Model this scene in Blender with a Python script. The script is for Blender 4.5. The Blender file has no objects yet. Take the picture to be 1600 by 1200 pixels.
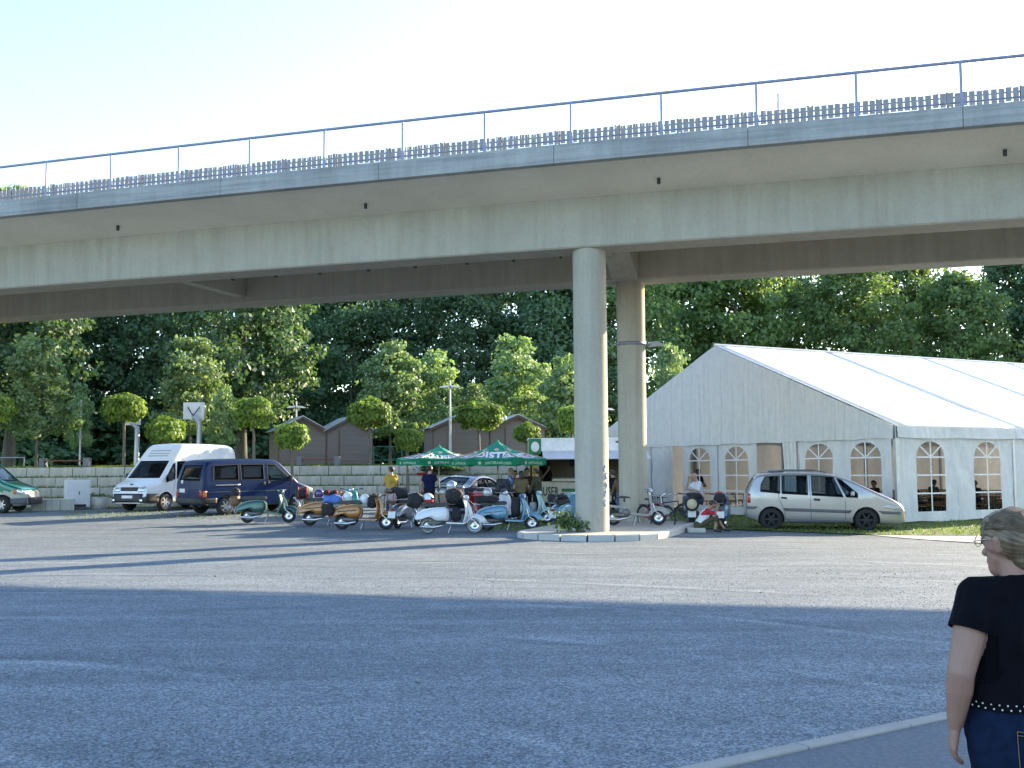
import bpy, bmesh, math, random
import numpy as np
from mathutils import Vector, Matrix, Quaternion
from mathutils.bvhtree import BVHTree

random.seed(7); RNG = np.random.default_rng(7)
R = math.radians
scene = bpy.context.scene
COL = scene.collection

# ------------------------------------------------------------------ camera
F_PX, PITCH, ROLL, CAM_H = 1720.0, 0.0794, -0.0061, 1.70      # photograph is 1600 x 1200
cam_data = bpy.data.cameras.new('camera')
cam_data.sensor_width = 36.0
cam_data.lens = 36.0 * F_PX / 1600.0
cam_data.clip_start = 0.05
cam_data.clip_end = 4000.0
cam = bpy.data.objects.new('camera', cam_data)
COL.objects.link(cam)
_fw = Vector((0, math.cos(PITCH), math.sin(PITCH)))
_up = Vector((0, -math.sin(PITCH), math.cos(PITCH)))
_rt = Vector((1, 0, 0))
_rm = Matrix((_rt, _up, -_fw)).transposed()
_q = Quaternion(_fw, -ROLL)
cam.matrix_world = Matrix.Translation((0, 0, CAM_H)) @ (_q.to_matrix() @ _rm).to_4x4()
scene.camera = cam

# ------------------------------------------------------------------ sky, sun, exposure
SUN_AZ, SUN_EL = R(49.5), R(17.8)          # azimuth from +Y towards +X
world = bpy.data.worlds.new('World'); scene.world = world
world.use_nodes = True
wn = world.node_tree.nodes; wl = world.node_tree.links
wn.clear()
w_out = wn.new('ShaderNodeOutputWorld'); w_bg = wn.new('ShaderNodeBackground')
w_sky = wn.new('ShaderNodeTexSky'); w_sky.sky_type = 'NISHITA'
w_sky.sun_disc = False
w_sky.sun_elevation = SUN_EL; w_sky.sun_rotation = SUN_AZ
w_sky.air_density = 1.0; w_sky.dust_density = 0.7; w_sky.ozone_density = 2.4
w_bg.inputs['Strength'].default_value = 0.15
wl.new(w_sky.outputs[0], w_bg.inputs['Color']); wl.new(w_bg.outputs[0], w_out.inputs['Surface'])

sun_data = bpy.data.lights.new('sun', 'SUN')
sun_data.energy = 4.3; sun_data.angle = R(0.53); sun_data.color = (1.0, 0.83, 0.58)
sun = bpy.data.objects.new('sun', sun_data); COL.objects.link(sun)
SUN_DIR = Vector((math.sin(SUN_AZ) * math.cos(SUN_EL), math.cos(SUN_AZ) * math.cos(SUN_EL), math.sin(SUN_EL)))
sun.rotation_euler = (-SUN_DIR).to_track_quat('-Z', 'Y').to_euler()
sun.location = (40, 30, 40)

scene.view_settings.view_transform = 'Standard'
scene.view_settings.look = 'None'
scene.view_settings.gamma = 1.0
scene.view_settings.use_curve_mapping = False
scene.view_settings.exposure = 2.06
scene.render.engine = 'CYCLES'
scene.cycles.max_bounces = 8
scene.cycles.transparent_max_bounces = 12
scene.cycles.caustics_reflective = False
scene.cycles.caustics_refractive = False

# ------------------------------------------------------------------ pixel -> place
def ray(px, py):
    x, y = px - 800.0, py - 600.0
    cr, sr = math.cos(ROLL), math.sin(ROLL)
    xi, yi = x * cr + y * sr, -x * sr + y * cr
    c, s = math.cos(PITCH), math.sin(PITCH)
    u = -yi / F_PX
    return Vector((xi / F_PX, c - s * u, s + c * u))

def at(px, py, Y):
    d = ray(px, py); t = Y / d.y
    return Vector((d.x * t, Y, CAM_H + d.z * t))

def sst(x):
    x = min(1.0, max(0.0, x)); return x * x * (3 - 2 * x)

def gz(X, Y):
    """height of the car park's ground: nearly level, a little higher towards the terraces"""
    a = 0.30 * sst((Y - 27) / 16.0) * sst((5 - X) / 13.0)
    b = -0.11 * math.exp(-((X - 10.0) / 4.0) ** 2 - ((Y - 29.5) / 4.5) ** 2)
    return a + b

def on_ground(px, py):
    d = ray(px, py); z = 0.0
    for _ in range(12):
        t = (z - CAM_H) / d.z
        z = gz(d.x * t, d.y * t)
    return Vector((d.x * t, d.y * t, z))

def gpos(px, Y):
    """ground point at depth Y under picture column px"""
    d = ray(px, 790); X = d.x / d.y * Y
    return Vector((X, Y, gz(X, Y)))

# ------------------------------------------------------------------ materials
MATS = {}
def _nodes(name):
    m = bpy.data.materials.new(name); m.use_nodes = True
    nt = m.node_tree; b = nt.nodes.get('Principled BSDF')
    return m, nt, b

def ramp(nt, src, stops):
    r = nt.nodes.new('ShaderNodeValToRGB')
    el = r.color_ramp.elements
    while len(el) < len(stops): el.new(0.5)
    for e, (p, c) in zip(el, stops):
        e.position = p; e.color = (*c, 1.0) if len(c) == 3 else c
    nt.links.new(src, r.inputs[0]); return r

def noise(nt, scale, detail=4.0, rough=0.55, vec=None, kind='Object', stretch=None):
    n = nt.nodes.new('ShaderNodeTexNoise')
    n.inputs['Scale'].default_value = scale; n.inputs['Detail'].default_value = detail
    n.inputs['Roughness'].default_value = rough
    if vec is None:
        tc = nt.nodes.new('ShaderNodeTexCoord'); vec = tc.outputs[kind]
    if stretch:
        mp = nt.nodes.new('ShaderNodeMapping'); mp.inputs['Scale'].default_value = stretch
        nt.links.new(vec, mp.inputs['Vector']); vec = mp.outputs[0]
    nt.links.new(vec, n.inputs['Vector']); return n

def mixc(nt, fac, a, b, mode='MIX'):
    m = nt.nodes.new('ShaderNodeMix'); m.data_type = 'RGBA'; m.blend_type = mode
    for sock, v in ((m.inputs[0], fac), (m.inputs[6], a), (m.inputs[7], b)):
        if hasattr(v, 'is_linked') or isinstance(v, bpy.types.NodeSocket): nt.links.new(v, sock)
        elif isinstance(v, (int, float)): sock.default_value = v
        else: sock.default_value = (*v, 1.0)
    return m.outputs[2]

def bump(nt, b, height, strength=0.3, dist=0.01):
    bp = nt.nodes.new('ShaderNodeBump'); bp.inputs['Strength'].default_value = strength
    bp.inputs['Distance'].default_value = dist
    nt.links.new(height, bp.inputs['Height']); nt.links.new(bp.outputs[0], b.inputs['Normal'])

def mat(name, col, rough=0.6, metal=0.0, var=0.12, scale=6.0, bmp=0.0, bscale=None, coat=0.0, spec=None, kind='Object', stretch=None, detail=5.0):
    """plain procedural material: a base colour varied by noise, with an optional fine relief"""
    if name in MATS: return MATS[name]
    m, nt, b = _nodes(name)
    n = noise(nt, scale, detail, 0.6, kind=kind, stretch=stretch)
    lo = tuple(max(0, c * (1 - var)) for c in col); hi = tuple(min(1, c * (1 + var)) for c in col)
    r = ramp(nt, n.outputs[0], [(0.3, lo), (0.7, hi)])
    nt.links.new(r.outputs[0], b.inputs['Base Color'])
    b.inputs['Roughness'].default_value = rough; b.inputs['Metallic'].default_value = metal
    if coat: b.inputs['Coat Weight'].default_value = coat; b.inputs['Coat Roughness'].default_value = 0.06
    if spec is not None: b.inputs['Specular IOR Level'].default_value = spec
    if bmp:
        n2 = noise(nt, bscale or scale * 8, 4, 0.6, kind=kind, stretch=stretch)
        bump(nt, b, n2.outputs[0], bmp, 0.01)
    MATS[name] = m; return m

def m_glass(name, tint=(0.25, 0.32, 0.36), opaque=0.35, rough=0.03):
    """thin vehicle glass: a tinted see-through sheet with a mirror-like face"""
    if name in MATS: return MATS[name]
    m, nt, b = _nodes(name)
    n = noise(nt, 3.0)
    r = ramp(nt, n.outputs[0], [(0.3, tuple(c * 0.95 for c in tint)), (0.7, tint)])
    tr = nt.nodes.new('ShaderNodeBsdfTransparent'); nt.links.new(r.outputs[0], tr.inputs[0])
    b.inputs['Base Color'].default_value = (0.02, 0.025, 0.03, 1); b.inputs['Roughness'].default_value = rough
    b.inputs['IOR'].default_value = 1.5
    lw = nt.nodes.new('ShaderNodeLayerWeight'); lw.inputs['Blend'].default_value = 0.5
    fr = nt.nodes.new('ShaderNodeMath'); fr.operation = 'POWER'; fr.inputs[1].default_value = 4.0
    nt.links.new(lw.outputs['Facing'], fr.inputs[0])
    mx = nt.nodes.new('ShaderNodeMath'); mx.operation = 'ADD'; mx.use_clamp = True
    nt.links.new(fr.outputs[0], mx.inputs[0]); mx.inputs[1].default_value = opaque
    ms = nt.nodes.new('ShaderNodeMixShader')
    nt.links.new(mx.outputs[0], ms.inputs[0]); nt.links.new(tr.outputs[0], ms.inputs[1]); nt.links.new(b.outputs[0], ms.inputs[2])
    nt.links.new(ms.outputs[0], nt.nodes['Material Output'].inputs['Surface'])
    MATS[name] = m; return m

def m_leaf(name, c0, c1, trans=0.45):
    if name in MATS: return MATS[name]
    m, nt, b = _nodes(name)
    g = nt.nodes.new('ShaderNodeNewGeometry')
    n = noise(nt, 0.45, 2.0)
    ad = nt.nodes.new('ShaderNodeMath'); ad.operation = 'MULTIPLY_ADD'; ad.inputs[1].default_value = 0.6
    ml = nt.nodes.new('ShaderNodeMath'); ml.operation = 'MULTIPLY'; ml.inputs[1].default_value = 0.45
    nt.links.new(n.outputs[0], ml.inputs[0])
    nt.links.new(g.outputs['Random Per Island'], ad.inputs[0]); nt.links.new(ml.outputs[0], ad.inputs[2])
    oi = nt.nodes.new('ShaderNodeObjectInfo')
    r = ramp(nt, ad.outputs[0], [(0.1, c0), (0.75, c1)])
    hs = nt.nodes.new('ShaderNodeHueSaturation')
    mr = nt.nodes.new('ShaderNodeMapRange'); mr.inputs[3].default_value = 0.82; mr.inputs[4].default_value = 1.2
    nt.links.new(oi.outputs['Random'], mr.inputs[0]); nt.links.new(mr.outputs[0], hs.inputs['Value'])
    nt.links.new(r.outputs[0], hs.inputs['Color'])
    nt.links.new(hs.outputs[0], b.inputs['Base Color'])
    b.inputs['Roughness'].default_value = 0.5; b.inputs['Specular IOR Level'].default_value = 0.35
    t = nt.nodes.new('ShaderNodeBsdfTranslucent')
    tc = mixc(nt, 0.75, hs.outputs[0], (0.40, 0.55, 0.22), 'MULTIPLY')
    sc = mixc(nt, 1.0, tc, (3.0, 2.6, 1.8), 'MULTIPLY')
    nt.links.new(sc, t.inputs[0])
    ms = nt.nodes.new('ShaderNodeMixShader'); ms.inputs[0].default_value = trans
    nt.links.new(b.outputs[0], ms.inputs[1]); nt.links.new(t.outputs[0], ms.inputs[2])
    nt.links.new(ms.outputs[0], nt.nodes['Material Output'].inputs['Surface'])
    MATS[name] = m; return m

def m_cloth(name, col, trans=0.0, rough=0.75, var=0.06, wr=0.25, scale=1.2, stretch=(1, 1, 0.25)):
    """fabric; trans lets light through (tent cloth, parasols)"""
    if name in MATS: return MATS[name]
    m, nt, b = _nodes(name)
    n = noise(nt, scale * 3, 3)
    r = ramp(nt, n.outputs[0], [(0.3, tuple(c * (1 - var) for c in col)), (0.7, tuple(min(1, c * (1 + var)) for c in col))])
    nt.links.new(r.outputs[0], b.inputs['Base Color']); b.inputs['Roughness'].default_value = rough
    b.inputs['Specular IOR Level'].default_value = 0.12
    n2 = noise(nt, scale, 3, 0.5, stretch=stretch); bump(nt, b, n2.outputs[0], wr, 0.25)
    if trans:
        t = nt.nodes.new('ShaderNodeBsdfTranslucent'); nt.links.new(r.outputs[0], t.inputs[0])
        ms = nt.nodes.new('ShaderNodeMixShader'); ms.inputs[0].default_value = trans
        nt.links.new(b.outputs[0], ms.inputs[1]); nt.links.new(t.outputs[0], ms.inputs[2])
        nt.links.new(ms.outputs[0], nt.nodes['Material Output'].inputs['Surface'])
    MATS[name] = m; return m

def m_concrete(name, col, board=False, stain=0.25, drip=True):
    """cast concrete: cloudy tone, pores, faint vertical run marks or board marks"""
    if name in MATS: return MATS[name]
    m, nt, b = _nodes(name)
    n1 = noise(nt, 0.7, 6, 0.6); n2 = noise(nt, 14, 4, 0.6)
    base = ramp(nt, n1.outputs[0], [(0.25, tuple(c * (1 - stain * .6) for c in col)), (0.75, tuple(c * (1 + stain * .35) for c in col))])
    c = mixc(nt, 0.25, base.outputs[0], ramp(nt, n2.outputs[0], [(0.35, (0.75, 0.75, 0.75)), (0.65, (1.08, 1.08, 1.08))]).outputs[0], 'MULTIPLY')
    if drip:
        n3 = noise(nt, 2.2, 4, 0.65, stretch=(1.6, 1.6, 0.12))
        c = mixc(nt, 0.42, c, ramp(nt, n3.outputs[0], [(0.36, (0.72, 0.70, 0.66)), (0.6, (1, 1, 1))]).outputs[0], 'MULTIPLY')
    if board:
        n4 = noise(nt, 1.0, 3, 0.6, stretch=(0.35, 0.35, 9.0))
        c = mixc(nt, 0.7, c, ramp(nt, n4.outputs[0], [(0.35, (0.68, 0.69, 0.72)), (0.6, (1.05, 1.05, 1.05))]).outputs[0], 'MULTIPLY')
    nt.links.new(c, b.inputs['Base Color']); b.inputs['Roughness'].default_value = 0.85
    b.inputs['Specular IOR Level'].default_value = 0.3
    bump(nt, b, n2.outputs[0], 0.25, 0.01)
    MATS[name] = m; return m

# ------------------------------------------------------------------ mesh builder
class MB:
    def __init__(self): self.v = []; self.f = []; self.m = []; self.s = []
    def add(self, vs, fs, mi=0, smooth=False, M=None):
        k = len(self.v)
        if M is not None: vs = [M @ Vector(p) for p in vs]
        self.v += [tuple(p) for p in vs]
        for f in fs:
            self.f.append(tuple(i + k for i in f)); self.m.append(mi); self.s.append(smooth)
        return self
    def box(self, c, s, mi=0, rot=None, taper=1.0):
        x, y, z = s[0] / 2, s[1] / 2, s[2] / 2; t = taper
        vs = [(-x, -y, -z), (x, -y, -z), (x, y, -z), (-x, y, -z), (-x * t, -y * t, z), (x * t, -y * t, z), (x * t, y * t, z), (-x * t, y * t, z)]
        M = Matrix.Translation(c)
        if rot is not None: M = M @ (rot.to_4x4() if not isinstance(rot, (int, float)) else Matrix.Rotation(rot, 4, 'Z'))
        return self.add(vs, [(0, 3, 2, 1), (4, 5, 6, 7), (0, 1, 5, 4), (1, 2, 6, 5), (2, 3, 7, 6), (3, 0, 4, 7)], mi, False, M)
    def bbox(self, c, s, b=0.01, mi=0, rot=None):
        """box with chamfered edges"""
        bm = bmesh.new(); bmesh.ops.create_cube(bm, size=1.0)
        for v in bm.verts: v.co = Vector((v.co.x * s[0], v.co.y * s[1], v.co.z * s[2]))
        bmesh.ops.bevel(bm, geom=bm.edges[:], offset=min(b, min(s) * .45), segments=1, affect='EDGES')
        M = Matrix.Translation(c)
        if rot is not None: M = M @ (rot.to_4x4() if not isinstance(rot, (int, float)) else Matrix.Rotation(rot, 4, 'Z'))
        self.add([v.co.copy() for v in bm.verts], [[v.index for v in f.verts] for f in bm.faces], mi, False, M); bm.free(); return self
    def tube(self, pts, rad, n=8, mi=0, cap=True, smooth=True, flat=None):
        pts = [Vector(p) for p in pts]
        rads = rad if hasattr(rad, '__len__') else [rad] * len(pts)
        rings = []; prev = None
        for i, p in enumerate(pts):
            t = (pts[min(i + 1, len(pts) - 1)] - pts[max(i - 1, 0)])
            t = t.normalized() if t.length > 1e-9 else Vector((0, 0, 1))
            if prev is None:
                a = Vector((0, 0, 1)) if abs(t.z) < 0.9 else Vector((1, 0, 0))
                u = t.cross(a).normalized()
            else:
                u = (prev - t * prev.dot(t)); u = u.normalized() if u.length > 1e-6 else t.orthogonal().normalized()
            prev = u; w = t.cross(u)
            fl = flat or 1.0
            rings.append([p + (u * math.cos(a) + w * math.sin(a) * fl) * rads[i] for a in (2 * math.pi * k / n for k in range(n))])
        vs = [q for r in rings for q in r]; fs = []
        for i in range(len(pts) - 1):
            for k in range(n):
                fs.append((i * n + k, i * n + (k + 1) % n, (i + 1) * n + (k + 1) % n, (i + 1) * n + k))
        self.add(vs, fs, mi, smooth)
        if cap:
            self.add(rings[0], [tuple(range(n))[::-1]], mi, False); self.add(rings[-1], [tuple(range(n))], mi, False)
        return self
    def lathe(self, prof, n=16, mi=0, M=None, smooth=True, axis='Z'):
        vs = []; fs = []
        for r, z in prof:
            for k in range(n):
                a = 2 * math.pi * k / n
                vs.append((r * math.cos(a), r * math.sin(a), z) if axis == 'Z' else ((r * math.cos(a), z, r * math.sin(a))))
        for i in range(len(prof) - 1):
            for k in range(n):
                q = (i * n + k, i * n + (k + 1) % n, (i + 1) * n + (k + 1) % n, (i + 1) * n + k)
                fs.append(q if axis == 'Z' else q[::-1])
        return self.add(vs, fs, mi, smooth, M)
    def prism(self, poly, d0, d1, plane='XZ', mi=0, M=None, smooth=False):
        """a 2-D outline given thickness"""
        n = len(poly)
        def P(a, b, d):
            return {'XZ': (a, d, b), 'YZ': (d, a, b), 'XY': (a, b, d)}[plane]
        vs = [P(a, b, d0) for a, b in poly] + [P(a, b, d1) for a, b in poly]
        fs = [tuple(range(n)), tuple(range(2 * n - 1, n - 1, -1))]
        fs += [(i + n, (i + 1) % n + n, (i + 1) % n, i) for i in range(n)]
        return self.add(vs, fs, mi, smooth, M)
    def ell(self, c, r, n=12, m=8, mi=0, M=None, smooth=True):
        vs = [(0, 0, 1)]; fs = []
        for i in range(1, m):
            a = math.pi * i / m
            for k in range(n):
                b = 2 * math.pi * k / n; vs.append((math.sin(a) * math.cos(b), math.sin(a) * math.sin(b), math.cos(a)))
        vs.append((0, 0, -1)); L = len(vs) - 1
        for k in range(n):
            fs.append((0, 1 + k, 1 + (k + 1) % n)); fs.append((L, L - n + (k + 1) % n, L - n + k))
        for i in range(m - 2):
            for k in range(n):
                fs.append((1 + i * n + k, 1 + (i + 1) * n + k, 1 + (i + 1) * n + (k + 1) % n, 1 + i * n + (k + 1) % n))
        r = r if hasattr(r, '__len__') else (r, r, r)
        T = Matrix.Translation(c) @ (M.to_4x4() if M is not None else Matrix.Identity(4)) @ Matrix.Diagonal((*r, 1))
        return self.add(vs, fs, mi, smooth, T)
    def grid(self, fn, nu, nv, mi=0, smooth=True, thick=None, closed=False):
        """fn(u,v) -> point, u and v in 0..1; thick: a second sheet given by fn2"""
        vs = [fn(i / nu, j / nv) for j in range(nv + 1) for i in range(nu + 1)]
        W = nu + 1
        fs = [(j * W + i, j * W + i + 1, (j + 1) * W + i + 1, (j + 1) * W + i) for j in range(nv) for i in range(nu)]
        if thick is None: return self.add(vs, fs, mi, smooth)
        vs2 = [thick(i / nu, j / nv) for j in range(nv + 1) for i in range(nu + 1)]; K = len(vs)
        fs2 = [tuple(q + K for q in f[::-1]) for f in fs]
        rim = [j for j in range(nu + 1)] + [j * W + nu for j in range(1, nv + 1)] + [nv * W + i for i in range(nu - 1, -1, -1)] + [j * W for j in range(nv - 1, 0, -1)]
        sd = [(rim[(i + 1) % len(rim)], rim[i], rim[i] + K, rim[(i + 1) % len(rim)] + K) for i in range(len(rim))]
        return self.add(vs + vs2, fs + fs2 + sd, mi, smooth)
    def mesh(self, name, mats):
        me = bpy.data.meshes.new(name); me.from_pydata(self.v, [], self.f)
        for q in (mats if isinstance(mats, (list, tuple)) else [mats]): me.materials.append(q)
        me.polygons.foreach_set('material_index', self.m); me.polygons.foreach_set('use_smooth', self.s)
        me.update(); return me
    def obj(self, name, mats, parent=None, fix=True):
        me = self.mesh(name, mats)
        if fix and len(me.polygons) < 60000:
            bm = bmesh.new(); bm.from_mesh(me); bmesh.ops.recalc_face_normals(bm, faces=bm.faces[:]); bm.to_mesh(me); bm.free()
        return link(name, me, parent)

def link(name, me, parent=None):
    o = bpy.data.objects.new(name, me); COL.objects.link(o)
    if parent is not None: o.parent = parent
    return o
def tag(o, label=None, cat=None, group=None, kind=None):
    if label: o['label'] = label
    if cat: o['category'] = cat
    if group: o['group'] = group
    if kind: o['kind'] = kind
    return o
def empty(name, loc, rz=0.0, label=None, cat=None, group=None):
    o = bpy.data.objects.new(name, None); COL.objects.link(o); o.empty_display_size = 0.2
    o.location = loc; o.rotation_euler = (0, 0, rz); tag(o, label, cat, group); return o
def copy_tree(o, parent=None):
    c = o.copy(); COL.objects.link(c); c.parent = parent
    for ch in list(o.children): copy_tree(ch, c)
    return c
def struct(o): o['kind'] = 'structure'; return o
def fast_mesh(name, V, Fq, mats, smooth=False):
    """big meshes of quads from numpy arrays"""
    me = bpy.data.meshes.new(name)
    nv, nf = len(V), len(Fq)
    me.vertices.add(nv); me.vertices.foreach_set('co', np.asarray(V, np.float32).ravel())
    k = Fq.shape[1]
    me.loops.add(nf * k); me.loops.foreach_set('vertex_index', Fq.ravel().astype(np.int32))
    me.polygons.add(nf); me.polygons.foreach_set('loop_start', np.arange(0, nf * k, k, dtype=np.int32))
    me.polygons.foreach_set('loop_total', np.full(nf, k, np.int32))
    me.polygons.foreach_set('use_smooth', np.full(nf, smooth))
    for q in (mats if isinstance(mats, (list, tuple)) else [mats]): me.materials.append(q)
    me.update(calc_edges=True); me.validate(); return me
# ================================================================== SETTING
def m_gravel():
    m, nt, b = _nodes('gravel')
    tc = nt.nodes.new('ShaderNodeTexCoord'); ob = tc.outputs['Object']
    big = noise(nt, 0.16, 5, 0.6, ob); mid = noise(nt, 1.3, 6, 0.65, ob)
    c = ramp(nt, big.outputs[0], [(0.3, (0.134, 0.162, 0.190)), (0.7, (0.170, 0.196, 0.219))]).outputs[0]
    c = mixc(nt, 0.35, c, ramp(nt, mid.outputs[0], [(0.3, (0.74, 0.74, 0.75)), (0.7, (1.2, 1.19, 1.16))]).outputs[0], 'MULTIPLY')
    # wheel marks: long pale and dark sweeps
    wv = nt.nodes.new('ShaderNodeTexNoise'); wv.inputs['Scale'].default_value = 0.55; wv.inputs['Detail'].default_value = 5
    mp = nt.nodes.new('ShaderNodeMapping'); mp.inputs['Rotation'].default_value = (0, 0, R(17)); mp.inputs['Scale'].default_value = (0.35, 2.6, 1)
    wv.inputs['Distortion'].default_value = 0.7
    nt.links.new(ob, mp.inputs[0]); nt.links.new(mp.outputs[0], wv.inputs['Vector'])
    c = mixc(nt, 0.5, c, ramp(nt, wv.outputs[0], [(0.36, (0.72, 0.72, 0.74)), (0.5, (1, 1, 1)), (0.66, (1.28, 1.27, 1.23))]).outputs[0], 'MULTIPLY')
    w2 = nt.nodes.new('ShaderNodeTexWave'); w2.wave_type = 'RINGS'; w2.rings_direction = 'Z'; w2.inputs['Scale'].default_value = 0.055; w2.inputs['Distortion'].default_value = 3.0; w2.inputs['Detail'].default_value = 3; w2.inputs['Detail Scale'].default_value = 0.8; w2.inputs['Detail Roughness'].default_value = 0.6
    mp2 = nt.nodes.new('ShaderNodeMapping'); mp2.inputs['Location'].default_value = (6.0, -3.0, 0); nt.links.new(ob, mp2.inputs[0]); nt.links.new(mp2.outputs[0], w2.inputs['Vector'])
    msk = noise(nt, 0.35, 3, 0.6, ob); mk = ramp(nt, msk.outputs[0], [(0.44, (0, 0, 0)), (0.56, (1, 1, 1))])
    trk = ramp(nt, w2.outputs['Fac'], [(0.36, (1, 1, 1)), (0.46, (1.55, 1.52, 1.45)), (0.56, (0.66, 0.67, 0.69)), (0.70, (1, 1, 1))])
    c = mixc(nt, mk.outputs[0], c, mixc(nt, 0.7, c, trk.outputs[0], 'MULTIPLY'))
    # single stones
    vo = nt.nodes.new('ShaderNodeTexVoronoi'); vo.inputs['Scale'].default_value = 62; nt.links.new(ob, vo.inputs['Vector'])
    bw = nt.nodes.new('ShaderNodeRGBToBW'); nt.links.new(vo.outputs['Color'], bw.inputs[0])
    c = mixc(nt, 0.75, c, ramp(nt, bw.outputs[0], [(0.2, (0.42, 0.42, 0.44)), (0.5, (0.98, 0.98, 0.98)), (0.82, (1.85, 1.83, 1.78))]).outputs[0], 'MULTIPLY')
    vo2 = nt.nodes.new('ShaderNodeTexVoronoi'); vo2.inputs['Scale'].default_value = 11; nt.links.new(ob, vo2.inputs['Vector'])
    bw2 = nt.nodes.new('ShaderNodeRGBToBW'); nt.links.new(vo2.outputs['Color'], bw2.inputs[0])
    c = mixc(nt, 0.22, c, ramp(nt, bw2.outputs[0], [(0.25, (0.72, 0.72, 0.73)), (0.5, (1, 1, 1)), (0.8, (1.25, 1.25, 1.22))]).outputs[0], 'MULTIPLY')
    nt.links.new(c, b.inputs['Base Color']); b.inputs['Roughness'].default_value = 0.9; b.inputs['Specular IOR Level'].default_value = 0.2
    ad = nt.nodes.new('ShaderNodeMath'); ad.operation = 'ADD'
    nt.links.new(vo.outputs['Distance'], ad.inputs[0]); nt.links.new(mid.outputs[0], ad.inputs[1])
    bump(nt, b, ad.outputs[0], 0.6, 0.02)
    return m
GRAVEL = m_gravel()
ASPHALT = mat('asphalt', (0.085, 0.105, 0.128), 0.9, var=0.3, scale=30, bmp=0.5, bscale=120)
KERB = m_concrete('kerb_concrete', (0.46, 0.45, 0.42), drip=False)
PATHC = m_concrete('path_concrete', (0.45, 0.43, 0.38), drip=False)
GRASSG = mat('grass_ground', (0.075, 0.11, 0.025), 0.95, var=0.4, scale=3, bmp=0.6, bscale=60)
BLADE = m_leaf('grass_blade', (0.05, 0.09, 0.018), (0.14, 0.19, 0.04), 0.35)

xs = sorted(set([-900, -500, -250, -140, -90, -60] + list(np.linspace(-45, 45, 91)) + [60, 90, 140, 250, 500, 900]))
ys = sorted(set([-300, -120, -60, -30] + list(np.linspace(-15, 62, 111)) + [75, 90, 120, 180, 300, 600, 1600]))
V = []
for y in ys:
    for x in xs:
        z = gz(x, y) if 20 < y < 70 else 0.0
        if abs(x) < 45 and -15 < y < 45: z += sst((y - 13) / 5) * 0.012 * math.sin(x * 1.7 + y * .6) * math.sin(y * 1.1 - x * .3)
        V.append((x, y, z))
W = len(xs)
Fq = np.array([(j * W + i, j * W + i + 1, (j + 1) * W + i + 1, (j + 1) * W + i) for j in range(len(ys) - 1) for i in range(W - 1)])
struct(tag(link('ground', fast_mesh('ground', np.array(V), Fq, GRAVEL, True)), 'grey gravel ground of the car park under the bridge', 'ground'))

# loose stones lying on the gravel (uncountable)
def pebbles(n, x0, x1, y0, y1, smin, smax):
    base = np.array([(1, 0, 0), (-.5, .87, 0), (-.5, -.87, 0), (0, 0, .8), (0, 0, -.5)])
    tri = np.array([(0, 1, 3), (1, 2, 3), (2, 0, 3), (1, 0, 4), (2, 1, 4), (0, 2, 4)])
    u = RNG.random(n); y = y0 + (y1 - y0) * u ** 1.6; half = y * 0.50 + .4
    x = np.clip(RNG.uniform(-1, 1, n) * half, x0, x1)
    s = smin + (smax - smin) * RNG.random(n) ** 3
    a = RNG.uniform(0, 6.28, n); ca, sa = np.cos(a), np.sin(a)
    sc = RNG.uniform(.6, 1.3, (n, 5, 3)); P = base[None] * sc * s[:, None, None]
    X = P[..., 0] * ca[:, None] - P[..., 1] * sa[:, None] + x[:, None]
    Y = P[..., 0] * sa[:, None] + P[..., 1] * ca[:, None] + y[:, None]
    Z = P[..., 2] + s[:, None] * .15
    V = np.stack([X, Y, Z], -1).reshape(-1, 3)
    Fc = (tri[None] + (np.arange(n) * 5)[:, None, None]).reshape(-1, 3)
    return V, Fc
PEB = mat('pebble', (0.17, 0.20, 0.225), 0.85, var=0.5, scale=25)
V, Fc = pebbles(26000, -12, 12, 5.2, 19, .004, .014)
tag(link('gravel_stones', fast_mesh('gravel_stones', V, Fc, PEB)), 'loose grey stones scattered over the gravel car park', 'gravel', kind='stuff')

# ---- asphalt lane and its kerb, cutting the corner of the gravel
_k = lambda px, py: (lambda d: Vector((d.x, d.y, 0)) * ((.022 - CAM_H) / d.z))(ray(px, py))
ka, kb = _k(1052, 1200), _k(1500, 1106); kd = (kb - ka).normalized(); kn = Vector((kd.y, -kd.x, 0))
def kp(s, o, z): return ka + kd * s + kn * o + Vector((0, 0, z))
mb = MB(); mb.add([kp(-14, .06, .005), kp(30, .06, .005), kp(30, 9, .005), kp(-14, 9, .005)], [(0, 1, 2, 3)])
struct(tag(mb.obj('road', ASPHALT), 'dark asphalt lane beside the gravel', 'road'))
kerb = struct(empty('kerb', ka)); tag(kerb, 'flush pale kerb between gravel and asphalt lane', 'kerb')
mb = MB(); mb.bbox((0, 0, -0.015), (0.992, 0.12, 0.074), 0.008)
kme = mb.mesh('kerb_stone', m_concrete('worn_kerb', (0.30, 0.29, 0.265), drip=False, stain=.5))
for i in range(-9, 22):
    o = link('kerb_stone', kme, kerb); p = kp(i + .5, .06, random.uniform(-.003, .003)) - ka
    o.location = p; o.rotation_euler = (random.uniform(-.01, .01), 0, math.atan2(kd.y, kd.x) + random.uniform(-.006, .006))

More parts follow.
